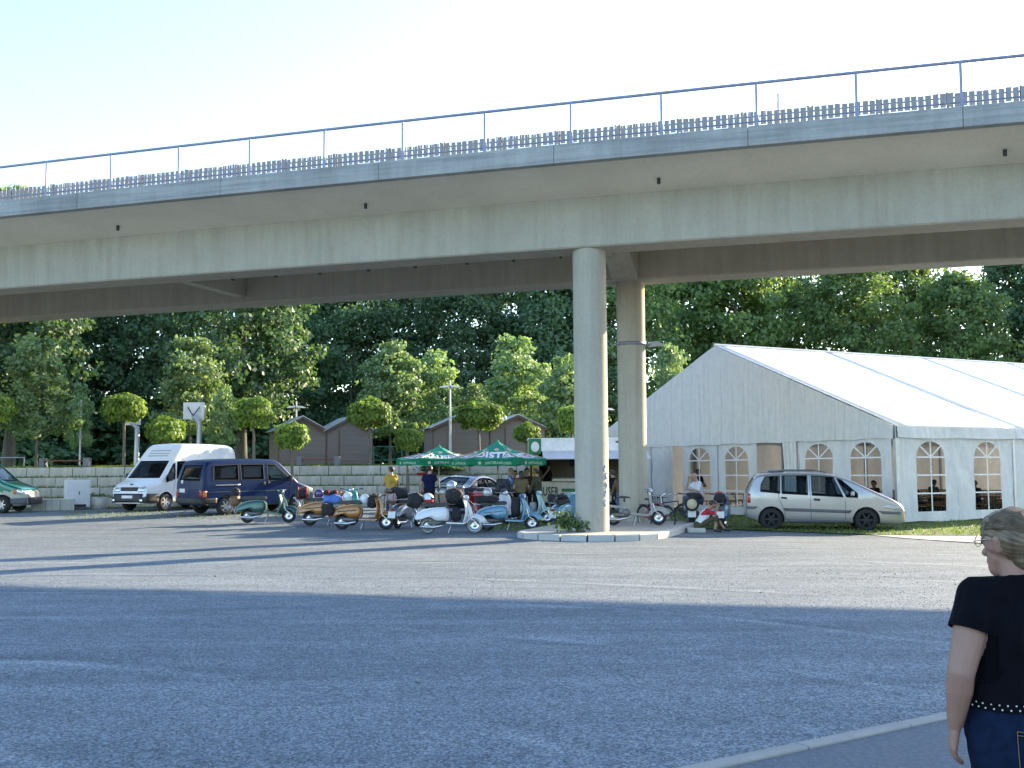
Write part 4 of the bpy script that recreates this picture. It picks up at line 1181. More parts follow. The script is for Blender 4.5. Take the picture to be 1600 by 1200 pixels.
# ---- silver people carrier beside the tent
SILVER = paint('silver_paint', (0.36, 0.345, 0.335), .6, .33)
L = 4.52
esp = dict(L=L, W=1.81, belt=1.05, roof=1.69, tumble=.20, rt=.11, wr=.325, wx=(.72, 3.40), rim=RIMD, paint=SILVER, cav=(.14, 3.35), floor=.55,
    top=[(0, .60), (.0, .95), (.06, 1.12), (.26, 1.55), (.40, 1.645), (1.0, 1.69), (2.0, 1.68), (2.55, 1.635), (3.02, 1.47), (3.78, 1.09), (4.1, .96), (4.42, .77), (4.50, .64), (4.52, .48)],
    bot=[(0, .36), (.3, .26), (1, .22), (3.6, .22), (4.3, .19), (L, .24)], plan=PLAN(L),
    sides=[([(.42, 1.13), (.44, 1.34), (.56, 1.56), (.98, 1.585), (.97, 1.08)], GL_CLEAR), ([(1.03, 1.075), (1.04, 1.59), (1.76, 1.595), (1.76, 1.04)], GL_CLEAR),
           ([(1.88, 1.03), (1.88, 1.59), (2.50, 1.555), (2.76, .985)], GL_CLEAR), ([(2.84, .985), (2.59, 1.52), (2.72, 1.475), (3.16, 1.08), (3.16, .97)], GL_CLEAR)],
    screen=(.72, 1.12, .58, 1.56, 2.3), rear=(.62, 1.08, .54, 1.50, .7), rear_glass=GL_CLEAR, mirror=(2.98, 1.03), seats=(1.1, 1.9, 2.75), dash=3.25,
    plates=[('side_strip', GREYP, 'R', [(1.12, .57), (2.93, .52), (2.99, .60), (1.05, .66)], .016), ('side_strip', GREYP, 'L', [(1.12, .57), (2.93, .52), (2.99, .60), (1.05, .66)], .016),
        ('bumper_strip', GREYP, 'R', [(.05, .62), (.26, .62), (.34, .70), (.03, .70)], .016), ('bumper_strip', GREYP, 'R', [(3.86, .50), (4.36, .49), (4.36, .56), (3.72, .59)], .016), ('bumper_strip', GREYP, 'F', [(-.58, .50), (.58, .50), (.58, .57), (-.58, .57)], .02),
        ('tail_light', LAMPR, 'R', [(.05, .80), (.13, .80), (.13, 1.06), (.06, 1.08)], .012), ('tail_light', LAMPR, 'L', [(.05, .80), (.13, .80), (.13, 1.06), (.06, 1.08)], .012),
        ('headlight', LAMPC, 'R', [(3.85, .69), (4.22, .62), (4.30, .70), (3.98, .78)], .010), ('headlight', LAMPC, 'L', [(3.85, .69), (4.22, .62), (4.30, .70), (3.98, .78)], .010),
        ('grille', BLACKP, 'F', [(-.35, .30), (.35, .30), (.38, .40), (-.38, .40)], .012), ('number_plate', PLATE, 'F', [(-.26, .42), (.26, .42), (.26, .52), (-.26, .52)], .03),
        ('door_handle', BLACKP, 'R', [(1.0, .93), (1.17, .92), (1.16, .97), (1.0, .98)], .03), ('door_handle', BLACKP, 'R', [(1.93, .88), (2.11, .87), (2.1, .93), (1.93, .94)], .03), ('sill', GREYP, 'R', [(1.15, .24), (2.95, .24), (2.95, .30), (1.15, .30)], .012)],
    seams=[('door_seam', 'R', [(.93, 1.1), (.95, .9), (1.05, .7), (1.15, .32)]), ('door_seam', 'R', [(1.82, 1.6), (1.83, .9), (1.86, .3)]), ('door_seam', 'R', [(2.80, 1.0), (2.82, .6), (2.80, .3)]), ('door_seam', 'R', [(1.15, .32), (2.8, .30)])])
pr, pf = on_ground(1199, 831), on_ground(1346, 837)
cpos = gpos(1284, 33.0)
van, lf_e = make_vehicle('people_carrier', esp, cpos, R(-9), 'silver people carrier with black wheels parked beside the white tent', 'car')
for s in (-1, 1):
    mb = MB(); mb.tube([(-1.5, s * .60, 1.69), (-1.2, s * .60, 1.735), (-.2, s * .61, 1.735), (.05, s * .61, 1.69)], .02, 6); mb.obj('roof_rail', GREYP, van)
mb = MB(); mb.bbox((-1.35, -.1, 1.73), (.5, .5, .06), .03); mb.obj('roof_fin', SILVER, van)

# ---- blue van
BLUE = mat('dark_blue_paint', (0.006, 0.020, 0.072), .3, 0, var=.05, scale=2, spec=.22)
L = 4.78
t4 = dict(L=L, W=1.84, belt=1.12, roof=1.94, tumble=.13, rt=.14, wr=.315, wx=(.92, 3.92), rim=RIMA, paint=BLUE, cav=(.1, 3.55), floor=.6, sill=.42,
    top=[(0, .62), (0, 1.05), (.03, 1.3), (.20, 1.84), (.34, 1.92), (.9, 1.94), (2.7, 1.94), (3.05, 1.90), (3.25, 1.80), (3.86, 1.20), (4.0, 1.13), (4.58, .93), (4.72, .82), (L, .45)],
    bot=[(0, .38), (.6, .30), (3, .28), (4.3, .24), (L, .28)], plan=VPLAN(L),
    sides=[([(.42, 1.22), (.46, 1.72), (1.42, 1.75), (1.42, 1.20)], GL_DARK), ([(1.52, 1.20), (1.52, 1.75), (2.46, 1.75), (2.46, 1.20)], GL_DARK), ([(2.62, 1.16), (2.62, 1.75), (2.98, 1.73), (3.56, 1.24), (3.56, 1.16)], GL_CLEAR)],
    screen=(.74, 1.18, .64, 1.80, 2.9), rear=(.70, 1.20, .60, 1.74, .6), mirror=(3.5, 1.18), mirror_mat=BLACKP, mirror_h=1.4, seats=(1.2, 2.8), dash=3.45,
    plates=[('bumper', BLACKP, 'B', [(-.88, .40), (.88, .40), (.88, .60), (-.88, .60)], .07), ('bumper', BLACKP, 'F', [(-.65, .30), (.65, .30), (.65, .56), (-.65, .56)], .05),
        ('bumper_side', BLACKP, 'R', [(.0, .42), (.55, .42), (.55, .60), (.0, .60)], .02), ('bumper_side', BLACKP, 'L', [(.0, .42), (.55, .42), (.55, .60), (.0, .60)], .02),
        ('tail_light', LAMPR, 'B', [(.70, .64), (.86, .64), (.84, .88), (.70, .88)], .014), ('tail_light', LAMPR, 'B', [(-.86, .64), (-.70, .64), (-.70, .88), (-.84, .88)], .014), ('tail_light', LAMPO, 'R', [(.02, .64), (.14, .64), (.14, .86), (.03, .86)], .014),
        ('number_plate', PLATE, 'B', [(.28, .78), (.64, .78), (.64, .92), (.28, .92)], .015), ('sticker', PLATE, 'B', [(.44, 1.10), (.56, 1.10), (.56, 1.22), (.44, 1.22)], .008),
        ('headlight', LAMPC, 'R', [(4.42, .70), (4.62, .68), (4.62, .84), (4.42, .88)], .012), ('indicator', LAMPO, 'R', [(4.30, .70), (4.41, .70), (4.41, .87), (4.30, .88)], .012),
        ('slide_rail', RIMA, 'R', [(.50, 1.03), (1.46, 1.03), (1.46, 1.06), (.50, 1.06)], .02), ('trim_line', GREYP, 'R', [(.10, .80), (3.4, .80), (3.4, .815), (.10, .815)], .008),
        ('door_handle', BLACKP, 'R', [(2.42, 1.0), (2.49, 1.0), (2.49, 1.12), (2.42, 1.12)], .03), ('door_handle', BLACKP, 'R', [(2.60, 1.0), (2.68, 1.0), (2.68, 1.12), (2.60, 1.12)], .03)],
    seams=[('door_seam', 'R', [(1.46, 1.8), (1.46, .42)]), ('door_seam', 'R', [(2.54, 1.85), (2.54, .42)]), ('door_seam', 'R', [(3.62, 1.2), (3.55, .5)]), ('door_seam', 'B', [(-.8, .62), (.8, .62)]), ('door_seam', 'B', [(0, .62), (0, 1.2)])])
make_vehicle('van', t4, gpos(388, 40.3), R(46), 'dark blue van with silver wheels and tinted windows parked by the scooters', 'van')

# ---- green and silver van at the edge of the picture
GREEN2 = paint('green_paint', (0.012, 0.16, 0.12), .3, .3); CHAMP = paint('pale_silver_paint', (0.36, 0.38, 0.33), .4, .4)
g4 = dict(t4); g4.update(paint=GREEN2, paint2=(CHAMP, .80), rim=RIMA, steer=R(-22), sill=.30, mirror_mat=paint('deep_blue_mirror', (.03, .03, .12)),
    sides=[(p, GL_CLEAR) for p, _ in t4['sides']])
g4['plates'] = [q for q in t4['plates'] if q[0] not in ('sticker', 'slide_rail')] + [('bumper_side', GREYP, 'R', [(4.2, .32), (4.74, .32), (4.74, .56), (4.2, .54)], .03)]
make_vehicle('van', g4, gpos(-48, 41.5), R(4), 'green van with pale silver lower half at the end of the wall', 'van')

# ---- white high-roof van
WHITEP = mat('white_paint', (0.74, 0.75, 0.76), .35, 0, var=.03, coat=.6)
L = 5.1
tr = dict(L=L, W=1.97, belt=1.22, roof=2.58, tumble=.13, rt=.16, wr=.335, wx=(1.0, 4.12), rim=RIMA, paint=WHITEP, cav=(.1, 3.85), floor=.65, sill=.30, steer=R(0),
    top=[(0, .55), (0, 1.2), (.03, 2.3), (.14, 2.50), (.6, 2.57), (2.9, 2.58), (3.2, 2.50), (3.62, 2.02), (4.32, 1.24), (4.45, 1.17), (4.92, 1.00), (5.03, .86), (L, .42)],
    bot=[(0, .42), (.6, .34), (3, .32), (4.6, .28), (L, .30)], plan=VPLAN(L),
    sides=[([(3.05, 1.22), (3.05, 1.88), (3.5, 1.86), (3.58, 1.22)], GL_CLEAR), ([(3.66, 1.20), (3.60, 1.80), (3.72, 1.78), (4.14, 1.24), (4.12, 1.08)], GL_DARK)],
    screen=(.80, 1.24, .72, 1.90, 3.2), mirror=(3.98, 1.22), mirror_mat=BLACKP, mirror_h=1.9, seats=(3.1,), dash=3.75, screen_glass=m_glass('screen_glass', (.32, .38, .42), .2),
    plates=[('bumper', BLACKP, 'F', [(-.69, .34), (.69, .34), (.69, .66), (-.69, .66)], .05), ('bumper_side', BLACKP, 'L', [(4.50, .34), (5.09, .34), (5.08, .66), (4.50, .66)], .045), ('bumper_side', BLACKP, 'R', [(4.50, .34), (5.09, .34), (5.08, .66), (4.50, .66)], .045),
        ('grille', BLACKP, 'F', [(-.40, .76), (.40, .76), (.44, .90), (-.44, .90)], .012), ('headlight', LAMPC, 'F', [(.46, .72), (.74, .74), (.78, .94), (.46, .90)], .014), ('headlight', LAMPC, 'F', [(-.74, .74), (-.46, .72), (-.46, .90), (-.78, .94)], .014),
        ('number_plate', PLATE, 'F', [(-.26, .48), (.26, .48), (.26, .59), (-.26, .59)], .07), ('fog_light', LAMPC, 'F', [(.62, .38), (.72, .38), (.72, .46), (.62, .46)], .06), ('fog_light', LAMPC, 'F', [(-.72, .38), (-.62, .38), (-.62, .46), (-.72, .46)], .06),
        ('emblem', BLUE, 'F', [(-.06, .98), (.06, .98), (.06, 1.02), (-.06, 1.02)], .01)] +
        [('roof_groove', GREYP, 'F', [(-.50, z), (.50, z), (.48, z + .02), (-.48, z + .02)], .004) for z in (2.08, 2.18, 2.28)],
    seams=[('door_seam', 'L', [(2.95, 1.95), (2.97, .4)]), ('door_seam', 'L', [(3.6, 1.9), (3.62, 1.2), (3.75, .75)]), ('door_seam', 'L', [(.2, 1.0), (2.9, 1.0)])])
make_vehicle('van', tr, gpos(274, 43.6), R(-90 - 25), 'white high-roof van parked nose out before the terraced wall', 'van')

# ---- dark blue saloon
NAVY = paint('navy_paint', (0.012, 0.018, 0.05), .35, .25)
L = 4.62
sd = dict(L=L, W=1.80, belt=.93, roof=1.43, tumble=.26, rt=.11, wr=.315, wx=(.98, 3.70), rim=RIMA, paint=NAVY, cav=(.6, 3.2), floor=.30,
    top=[(0, .50), (0, .86), (.06, .97), (.35, 1.02), (.70, 1.04), (1.30, 1.33), (1.75, 1.42), (2.1, 1.43), (2.55, 1.38), (3.28, 1.03), (3.45, .97), (4.25, .82), (4.5, .70), (L, .42)],
    bot=[(0, .34), (.5, .24), (3.6, .22), (4.3, .20), (L, .26)], plan=PLAN(L),
    sides=[([(1.25, .99), (1.52, 1.28), (1.95, 1.33), (2.0, .97)], GL_CLEAR), ([(2.08, .97), (2.04, 1.335), (2.4, 1.31), (3.0, .99), (3.0, .96)], GL_CLEAR)],
    screen=(.66, 1.04, .52, 1.34, 2.2), rear=(.62, 1.05, .5, 1.34, 1.5), rear_glass=m_glass('screen_glass', (.32, .38, .42), .2), mirror=(2.95, .96), seats=(1.6, 2.5), dash=3.0,
    plates=[('tail_light', LAMPR, 'B', [(.45, .72), (.80, .74), (.80, .94), (.50, .92)], .012), ('tail_light', LAMPR, 'B', [(-.80, .74), (-.45, .72), (-.50, .92), (-.80, .94)], .012), ('tail_light', LAMPR, 'R', [(.04, .74), (.26, .78), (.22, .94), (.05, .94)], .012),
        ('number_plate', PLATE, 'B', [(-.26, .74), (.26, .74), (.26, .85), (-.26, .85)], .014), ('window_trim', CHROME, 'R', [(1.2, .955), (3.05, .935), (3.05, .955), (1.2, .975)], .008), ('headlight', LAMPC, 'R', [(4.05, .62), (4.4, .58), (4.4, .70), (4.05, .76)], .012),
        ('side_strip', NAVY, 'R', [(1.0, .52), (3.3, .52), (3.3, .58), (1.0, .58)], .014), ('door_handle', CHROME, 'R', [(2.1, .84), (2.25, .84), (2.25, .88), (2.1, .88)], .025)],
    seams=[('door_seam', 'R', [(2.04, 1.36), (2.05, .3)]), ('door_seam', 'R', [(3.05, .95), (3.1, .3)])])
make_vehicle('saloon_car', sd, gpos(737, 42.6), R(60), 'dark navy saloon car parked behind the green parasols', 'car')
# ================================================================== SCOOTERS, BICYCLES, LUGGAGE
SEATB = mat('black_vinyl', (0.016, 0.016, 0.018), 0.45)
ALUM = mat('polished_alloy', (0.55, 0.55, 0.56), 0.25, .9)
RUBB = mat('rubber_grip', (0.03, 0.03, 0.03), .8)
ENG = mat('engine_metal', (0.16, 0.16, 0.16), .55, .5)
WWALL = mat('whitewall_rubber', (0.7, 0.68, 0.62), .7)

def s_wheel(parent, x, r=.222, w=.10, rimm=None, white=False):
    wh = empty('wheel', (x, 0, r)); wh.parent = parent
    mb = MB(); mb.lathe([(r * .58, -w * .32), (r * .80, -w / 2), (r * .96, -w * .34), (r, 0), (r * .96, w * .34), (r * .80, w / 2), (r * .58, w * .32), (r * .58, -w * .32)], 26, axis='Y'); mb.obj('tyre', TYRE, wh)
    mb = MB(); mb.lathe([(r * .60, -w * .40), (r * .5, -w * .1), (r * .2, -w * .25), (.0001, -w * .42)], 18, axis='Y'); mb.lathe([(r * .60, w * .40), (r * .5, w * .1), (r * .2, w * .25), (.0001, w * .42)], 18, axis='Y'); mb.obj('rim', rimm or ALUM, wh)
    if white:
        for s in (-1, 1):
            mb = MB(); mb.lathe([(r * .66, s * w * .44), (r * .88, s * w * .47)], 26, axis='Y'); mb.obj('whitewall', WWALL, wh)
    return wh

def shell(poly, y0, y1, y2, sc, mat_, name, parent, c=None):
    """a pressed panel: outline at y0, full to y1, drawn in to a crown at y2"""
    n = len(poly); poly = chaikin(poly + [poly[0]], 2)[:-1]; n = len(poly)
    cx = sum(p[0] for p in poly) / n if c is None else c[0]; cz = sum(p[1] for p in poly) / n if c is None else c[1]
    mb = MB(); rings = []
    for f, y in ((1, y0), (1, y1), ((1 + sc) / 2, (y1 * .3 + y2 * .7)), (sc, y2), (sc * .5, y2 + (y2 - y1) * .12)):
        rings.append([(cx + (x - cx) * f, y, cz + (z - cz) * f) for x, z in poly])
    vs = [v for r in rings for v in r]
    fs = [(i * n + j, i * n + (j + 1) % n, (i + 1) * n + (j + 1) % n, (i + 1) * n + j) for i in range(len(rings) - 1) for j in range(n)]
    mb.add(vs, fs, 0, True); mb.add(rings[-1], [tuple(range(n))], 0, True); mb.add(rings[0], [tuple(range(n))], 0, False)
    return mb.obj(name, mat_, parent)

def scooter(loc, yaw, col, label, group, panel=None, seat='bench', screen=False, spare=None, rack=False, mirrors=0, white=False, strip=False, flash=None, lean=0.0, steer=0.0, seatm=None, disc=None):
    s = empty('motor_scooter', loc, yaw, label, 'scooter', group)
    s.rotation_euler = (lean, 0, yaw)
    panel = panel or col; seatm = seatm or SEATB
    s_wheel(s, -.62, white=white)
    fw = s_wheel(s, .66, white=white); fw.rotation_euler.z = steer
    # frame, engine, exhaust, stand
    mb = MB(); mb.tube([(-.75, 0, .55), (-.35, 0, .50), (-.1, 0, .32), (.38, 0, .27), (.50, 0, .45), (.40, 0, .93)], .04, 8); mb.obj('frame', ENG if not strip else mat('grey_frame', (.3, .3, .29), .5), s)
    mb = MB(); mb.bbox((-.42, .02, .30), (.44, .16, .16), .05); mb.ell((-.62, .09, .23), (.12, .05, .12), 12, 6); mb.ell((-.25, 0, .36), (.13, .1, .12), 10, 6); mb.obj('engine', ENG, s)
    mb = MB(); mb.tube([(-.20, -.12, .22), (-.45, -.13, .17), (-.82, -.14, .19)], [.022, .055, .04], 10); mb.obj('exhaust', ALUM, s)
    mb = MB()
    for q in (-1, 1): mb.tube([(.02, q * .07, .26), (-.06, q * .17, .01)], .014, 6)
    mb.obj('stand', ALUM, s)
    if not strip:
        # tail unit and side panels
        mb = MB(); mb.prism(chaikin([(-.98, .40), (-.93, .56), (-.70, .68), (-.3, .72), (-.05, .70), (-.03, .40), (-.12, .33), (-.28, .40), (-.36, .36), (-.60, .48), (-.84, .38)], 2), -.13, .13); mb.obj('tail_unit', col, s)
        pl = [(-.95, .37), (-.90, .52), (-.62, .66), (-.2, .705), (-.055, .67), (-.05, .36), (-.30, .335), (-.42, .345), (-.52, .43), (-.70, .45), (-.82, .36)]
        for q in (-1, 1):
            o = shell(pl, q * .12, q * .165, q * .215, .80, panel, 'side_panel', s, (-.42, .52))
            if flash is not None:
                mb = MB(); mb.bbox((-.45, q * .222, .53), (.55, .012, .028), .004, rot=Matrix.Rotation(R(-5), 3, 'Y')); mb.obj('flash', flash, s)
        # footboards and leg shield
        mb = MB(); mb.prism([(-.12, .27), (.36, .25), (.44, .29), (.40, .30), (.34, .285), (-.10, .305)], -.19, .19); mb.obj('footboard', col, s)
        def leg(u, v, o):
            z = .29 + .64 * v; w = (.235 - .055 * v * v) * (1 if v < .9 else 1 - (v - .9) * 2.2); y = (u * 2 - 1) * w
            x = .40 + .12 * math.sin(min(1, v * 1.5) * 1.5) - .12 * v * v - .07 * (abs(u * 2 - 1) ** 2) + o
            return (x, y, z)
        mb = MB(); mb.grid(lambda u, v: leg(u, v, 0), 12, 12, thick=lambda u, v: leg(u, v, .018)); mb.obj('leg_shield', col, s)
        # horn casting
        mb = MB(); mb.prism([(.44, .42), (.62, .52), (.57, .70), (.46, .90), (.38, .92)], -.055, .055); mb.obj('horn_cover', col, s)
    # mudguard
    mb = MB()
    def mud(u, v, r_):
        a = R(168 - 150 * u); rr = .265 + .03 * u + r_; b = (v * 2 - 1); w = .095 * (1 - .45 * u * u)
        rr2 = rr - .05 * b * b - (.10 * b * b * u)
        return (.66 + math.cos(a) * rr2 * (1.0 if a > 1.57 else 1.22), b * w, .225 + math.sin(a) * rr2 * (1 + .10 * math.sin(a)))
    mb.grid(lambda u, v: mud(u, v, 0), 14, 8, thick=lambda u, v: mud(u, v, -.012)); mb.obj('mudguard', col, s)
    mb = MB()
    for q in (-1, 1): mb.tube([(.50, q * .06, .62), (.56, q * .075, .40), (.70, q * .075, .30), (.66, q * .07, .222)], .02, 6)
    mb.obj('fork', ALUM, s)
    # headset
    mb = MB(); mb.tube([(.42, 0, .86), (.375, 0, .98)], [.045, .05], 10); mb.ell((.40, 0, .985), (.10, .085, .06), 14, 8)
    mb.tube([(.34, -.34, 1.0), (.37, -.12, .985), (.37, .12, .985), (.34, .34, 1.0)], .018, 8); mb.obj('handlebar', col if not strip else ALUM, s)
    for q in (-1, 1):
        mb = MB(); mb.tube([(.345, q * .25, .998), (.335, q * .37, 1.002)], .023, 8); mb.obj('grip', RUBB, s)
        mb = MB(); mb.tube([(.40, q * .2, .99), (.43, q * .34, .985)], .006, 5); mb.obj('brake_lever', ALUM, s)
    mb = MB(); M = Matrix.Translation((.47, 0, .97)) @ Matrix.Rotation(R(80), 4, 'Y'); mb.lathe([(.065, -.05), (.075, .0), (.07, .02), (.0001, .035)], 16, M=M); mb.obj('headlight', LAMPC, s)
    # seats
    if seat == 'bench':
        mb = MB(); mb.prism(chaikin([(-.80, .735), (-.82, .80), (-.70, .845), (-.45, .83), (-.12, .85), (-.04, .80), (-.08, .735)], 2), -.13, .13); mb.obj('seat', seatm, s)
    elif seat == 'single':
        for x in ((-.24, -.66) if not strip else (-.3,)):
            mb = MB(); mb.prism(chaikin([(x - .18, .77), (x - .19, .82), (x - .05, .84), (x + .15, .81), (x + .17, .77)], 2), -.12, .12); mb.tube([(x, 0, .66), (x, 0, .78)], .03, 6); mb.obj('seat', seatm, s)
    mb = MB(); mb.bbox((-.985, 0, .55), (.05, .1, .07), .015); mb.obj('tail_light', LAMPR, s)
    mb = MB(); mb.bbox((-1.0, 0, .42), (.012, .24, .20), .004, rot=Matrix.Rotation(R(12), 3, 'Y')); mb.obj('number_plate', PLATE, s)
    if rack or spare:
        mb = MB()
        for q in (-1, 1): mb.tube([(-.72, q * .1, .74), (-1.02, q * .1, .76), (-1.12, q * .1, .86)], .012, 5); mb.tube([(-1.0, q * .1, .75), (-.92, q * .08, .55)], .01, 5)
        mb.tube([(-1.0, -.1, .76), (-1.0, .1, .76)], .012, 5); mb.obj('luggage_rack', CHROME, s)
    if spare:
        sw = empty('spare_wheel', (-1.10, 0, .72)); sw.parent = s; sw.rotation_euler.z = R(90)
        mb = MB(); r = .215; mb.lathe([(r * .58, -.03), (r * .82, -.05), (r, 0), (r * .82, .05), (r * .58, .03), (r * .58, -.03)], 24, axis='Y'); mb.obj('tyre', TYRE, sw)
        mb = MB(); mb.lathe([(.0001, .045), (r * .70, .04), (r * .72, 0), (.0001, -.0)], 22, axis='Y'); mb.obj('cover', spare, sw)
    if screen:
        mb = MB(); fn = lambda u, v: (.46 - .10 * v - .08 * (u * 2 - 1) ** 2, (u * 2 - 1) * (.30 - .08 * v * v), 1.0 + .42 * v)
        mb.grid(fn, 8, 6, thick=lambda u, v: tuple(np.array(fn(u, v)) + np.array((.006, 0, 0)))); mb.obj('windscreen', m_glass('fly_screen', (.55, .57, .6), .35), s)
    for k in range(mirrors):
        q = -1 if k % 2 else 1; a = .16 + .07 * (k // 2)
        mb = MB(); mb.tube([(.37, q * a, 1.0), (.36, q * (a + .05), 1.2 + .05 * (k // 2))], .006, 5); mb.ell((.355, q * (a + .06), 1.25 + .05 * (k // 2)), (.02, .07, .055), 10, 6); mb.obj('mirror', CHROME, s)
    return s

def smat(n, c, m=.15): return mat(n, c, .35, m, var=.05, scale=3, coat=.7)
GRP = 'motor scooters parked in rows'
SC_GREEN = smat('scooter_green', (0.012, 0.085, 0.072)); SC_ORANGE = smat('scooter_orange', (0.34, 0.14, 0.022)); SC_WHITE = smat('scooter_white', (0.62, 0.63, 0.66), 0); SC_BLUE = smat('scooter_blue', (0.10, 0.26, 0.40))
SC_MINT = smat('scooter_mint', (0.40, 0.58, 0.56), 0); SC_TEAL = smat('scooter_teal', (0.02, 0.28, 0.26)); SC_SILV = smat('scooter_silver', (0.30, 0.33, 0.36), .4); SC_RED = smat('scooter_red', (0.30, 0.02, 0.03)); SC_GBLUE = smat('scooter_greyblue', (0.17, 0.25, 0.32)); SC_BLACK = smat('scooter_black', (.015, .015, .018)); SC_PALEB = smat('scooter_pale_blue', (.16, .36, .50))
FL_DARK = mat('dark_flash', (.02, .015, .012), .5)
def G(px, py): return on_ground(px, py)
sA = scooter(G(418, 817), R(2), SC_GREEN, 'dark green scooter with chrome legshield edge beside the dark blue van', GRP, lean=R(-3), mirrors=0, flash=smat('flash_green', (.02, .14, .14)))
sB = scooter(gpos(516, 33.6), R(-2), SC_ORANGE, 'brown-orange scooter with rear half showing, blanket tied behind its seat', GRP, flash=FL_DARK, lean=R(-3), rack=True)
sC = scooter(gpos(568, 32.0), R(-3), SC_ORANGE, 'brown-orange scooter standing whole with dark bench seat and bags', GRP, flash=FL_DARK, lean=R(-4))
sD = scooter(gpos(551, 36.5), R(-88), SC_TEAL, 'teal scooter facing out with wide handlebars behind the orange scooters', GRP)
sE = scooter(gpos(637, 32.8), R(68), SC_SILV, 'silver-grey scooter seen from behind, loaded with black luggage', GRP, rack=True)
sF = scooter(gpos(704, 30.4), R(1), SC_WHITE, 'white scooter with whitewall front tyre and mirrors, helmet on its rack', GRP, white=True, mirrors=2, rack=True, lean=R(-3))
sG = scooter(gpos(795, 31.6), R(4), SC_BLUE, 'blue scooter with black bags hung behind its legshield', GRP, flash=smat('flash_navy', (.02, .05, .1)), lean=R(-3), rack=True)
sH = scooter(gpos(822, 35.0), R(-6), SC_MINT, 'pale mint scooter behind the blue one', GRP, lean=R(-2))
sI = scooter(gpos(783, 35.2), R(-72), SC_WHITE, 'white scooter with grey fly screen facing out between the others', GRP, screen=True)
sJ = scooter(gpos(747, 34.4), R(104), SC_RED, 'red scooter with chrome spare wheel cover, seen from behind', GRP, spare=CHROME)
sK = scooter(gpos(886, 33.2), R(62), SC_PALEB, 'pale blue and white scooter standing beside the weed bush and pillar', GRP, rack=True)
sL = scooter(Vector((gpos(983, 33.2).x, 31.6, .155)), R(-2), mat('bare_grey', (.33, .32, .30), .5, .3), 'stripped grey scooter with bare frame between the two pillars', GRP, strip=True, seat='single')
sM = scooter(gpos(1078, 34.0), R(84), SC_BLACK, 'black scooter with round cream spare wheel cover before the tent', GRP, spare=mat('cream_vinyl', (.55, .48, .30), .6))
sN = scooter(gpos(1128, 33.5), R(76), SC_GBLUE, 'grey-blue scooter with black top case before the tent', GRP, rack=True)

# ---- luggage and helmets lying on the scooters
def world(o, p):
    bpy.context.view_layer.update(); return o.matrix_world @ Vector(p)
def bag(at_, size, m, label, yaw=0.0, straps=None, cat='bag', name='travel_bag'):
    b = empty(name, at_, yaw, label, cat)
    mb = MB(); sx, sy, sz = size; seed = sum(map(ord, label)) % 97
    bm = bmesh.new(); bmesh.ops.create_cube(bm, size=1); bmesh.ops.subdivide_edges(bm, edges=bm.edges[:], cuts=5, use_grid_fill=True)
    for v in bm.verts:
        c = v.co * 2; l = (abs(c.x) ** 3 + abs(c.y) ** 3 + abs(c.z) ** 3) ** (1 / 3)
        d = c / max(l, .01) * .5; k = 1 + .12 * math.sin(9 * d.x + seed) * math.sin(7 * d.z + 2 * seed) + .07 * math.sin(11 * d.y + 3 * d.x + seed) + .05 * math.sin(17 * d.z + 5 * d.y)
        v.co = Vector((d.x * sx * k, d.y * sy * k, d.z * sz * k + sz / 2))
    bm.verts.index_update()
    mb.add([v.co.copy() for v in bm.verts], [[v.index for v in f.verts] for f in bm.faces], 0, True); bm.free(); mb.obj('body', m, b)
    if straps:
        for x in (-.3, .3):
            mb = MB(); n = 24
            pts = [(x * sx, math.copysign(abs(math.cos(a)) ** .5, math.cos(a)) * sy * .53, sz / 2 + math.copysign(abs(math.sin(a)) ** .5, math.sin(a)) * sz * .53) for a in (2 * math.pi * i / n for i in range(n + 1))]
            mb.tube(pts, .014, 4); mb.obj('strap', straps, b)
    return b
def helmet(at_, m, label, yaw=0.0, band=None):
    h = empty('helmet', at_, yaw, label, 'helmet')
    mb = MB(); n = 18
    prof = [(.115, 0), (.128, .05), (.135, .11), (.125, .17), (.095, .215), (.05, .24), (.0001, .248)]
    mb.lathe(prof, n); 
    for i, v in enumerate(mb.v): mb.v[i] = (v[0] * 1.12, v[1], v[2])
    mb.obj('shell', m, h)
    mb = MB(); fn = lambda u, v: (math.cos(R(-62 + 124 * u)) * (.152 + .0 * v), math.sin(R(-62 + 124 * u)) * .138, .05 + .10 * v); mb.grid(fn, 12, 3, thick=lambda u, v: tuple(np.array(fn(u, v)) * np.array((.96, .96, 1)))); mb.obj('visor', mat('visor_dark', (.03, .03, .035), .1, coat=1), h)
    if band is not None:
        mb = MB(); mb.lathe([(.131, .0), (.137, .045), (.140, .07)], n)
        for i, v in enumerate(mb.v): mb.v[i] = (v[0] * 1.12, v[1], v[2])
        mb.obj('band', band, h)
    return h
BLK = mat('black_nylon', (.014, .014, .016), .8); BLUEB = mat('blue_nylon', (.08, .17, .48), .7); GREYB = mat('grey_canvas', (.33, .33, .33), .85); REDN = mat('red_nylon', (.4, .02, .03), .6); BROWNL = mat('brown_leather', (.16, .085, .04), .6); WHT = mat('white_shell', (.72, .72, .74), .25, coat=.8); DKV = mat('violet_shell', (.06, .04, .16), .2, coat=1); SILV_H = mat('silver_shell', (.4, .41, .43), .25, .4, coat=.8)
bag(world(sA, (-1.02, .0, .52)), (.34, .30, .34), BROWNL, 'brown box bag on the back of the green scooter', 0, name='box_bag'); helmet(world(sA, (-1.02, 0, .86)), BLK, 'black helmet on top of the brown box bag')
bag(world(sB, (-.86, -.02, .80)), (.42, .55, .36), BLK, 'bulky black bag tied behind the seat of the half-hidden orange scooter', .2, REDN); helmet(world(sB, (-.35, 0, .86)), DKV, 'dark violet helmet on the half-hidden orange scooter', .4)
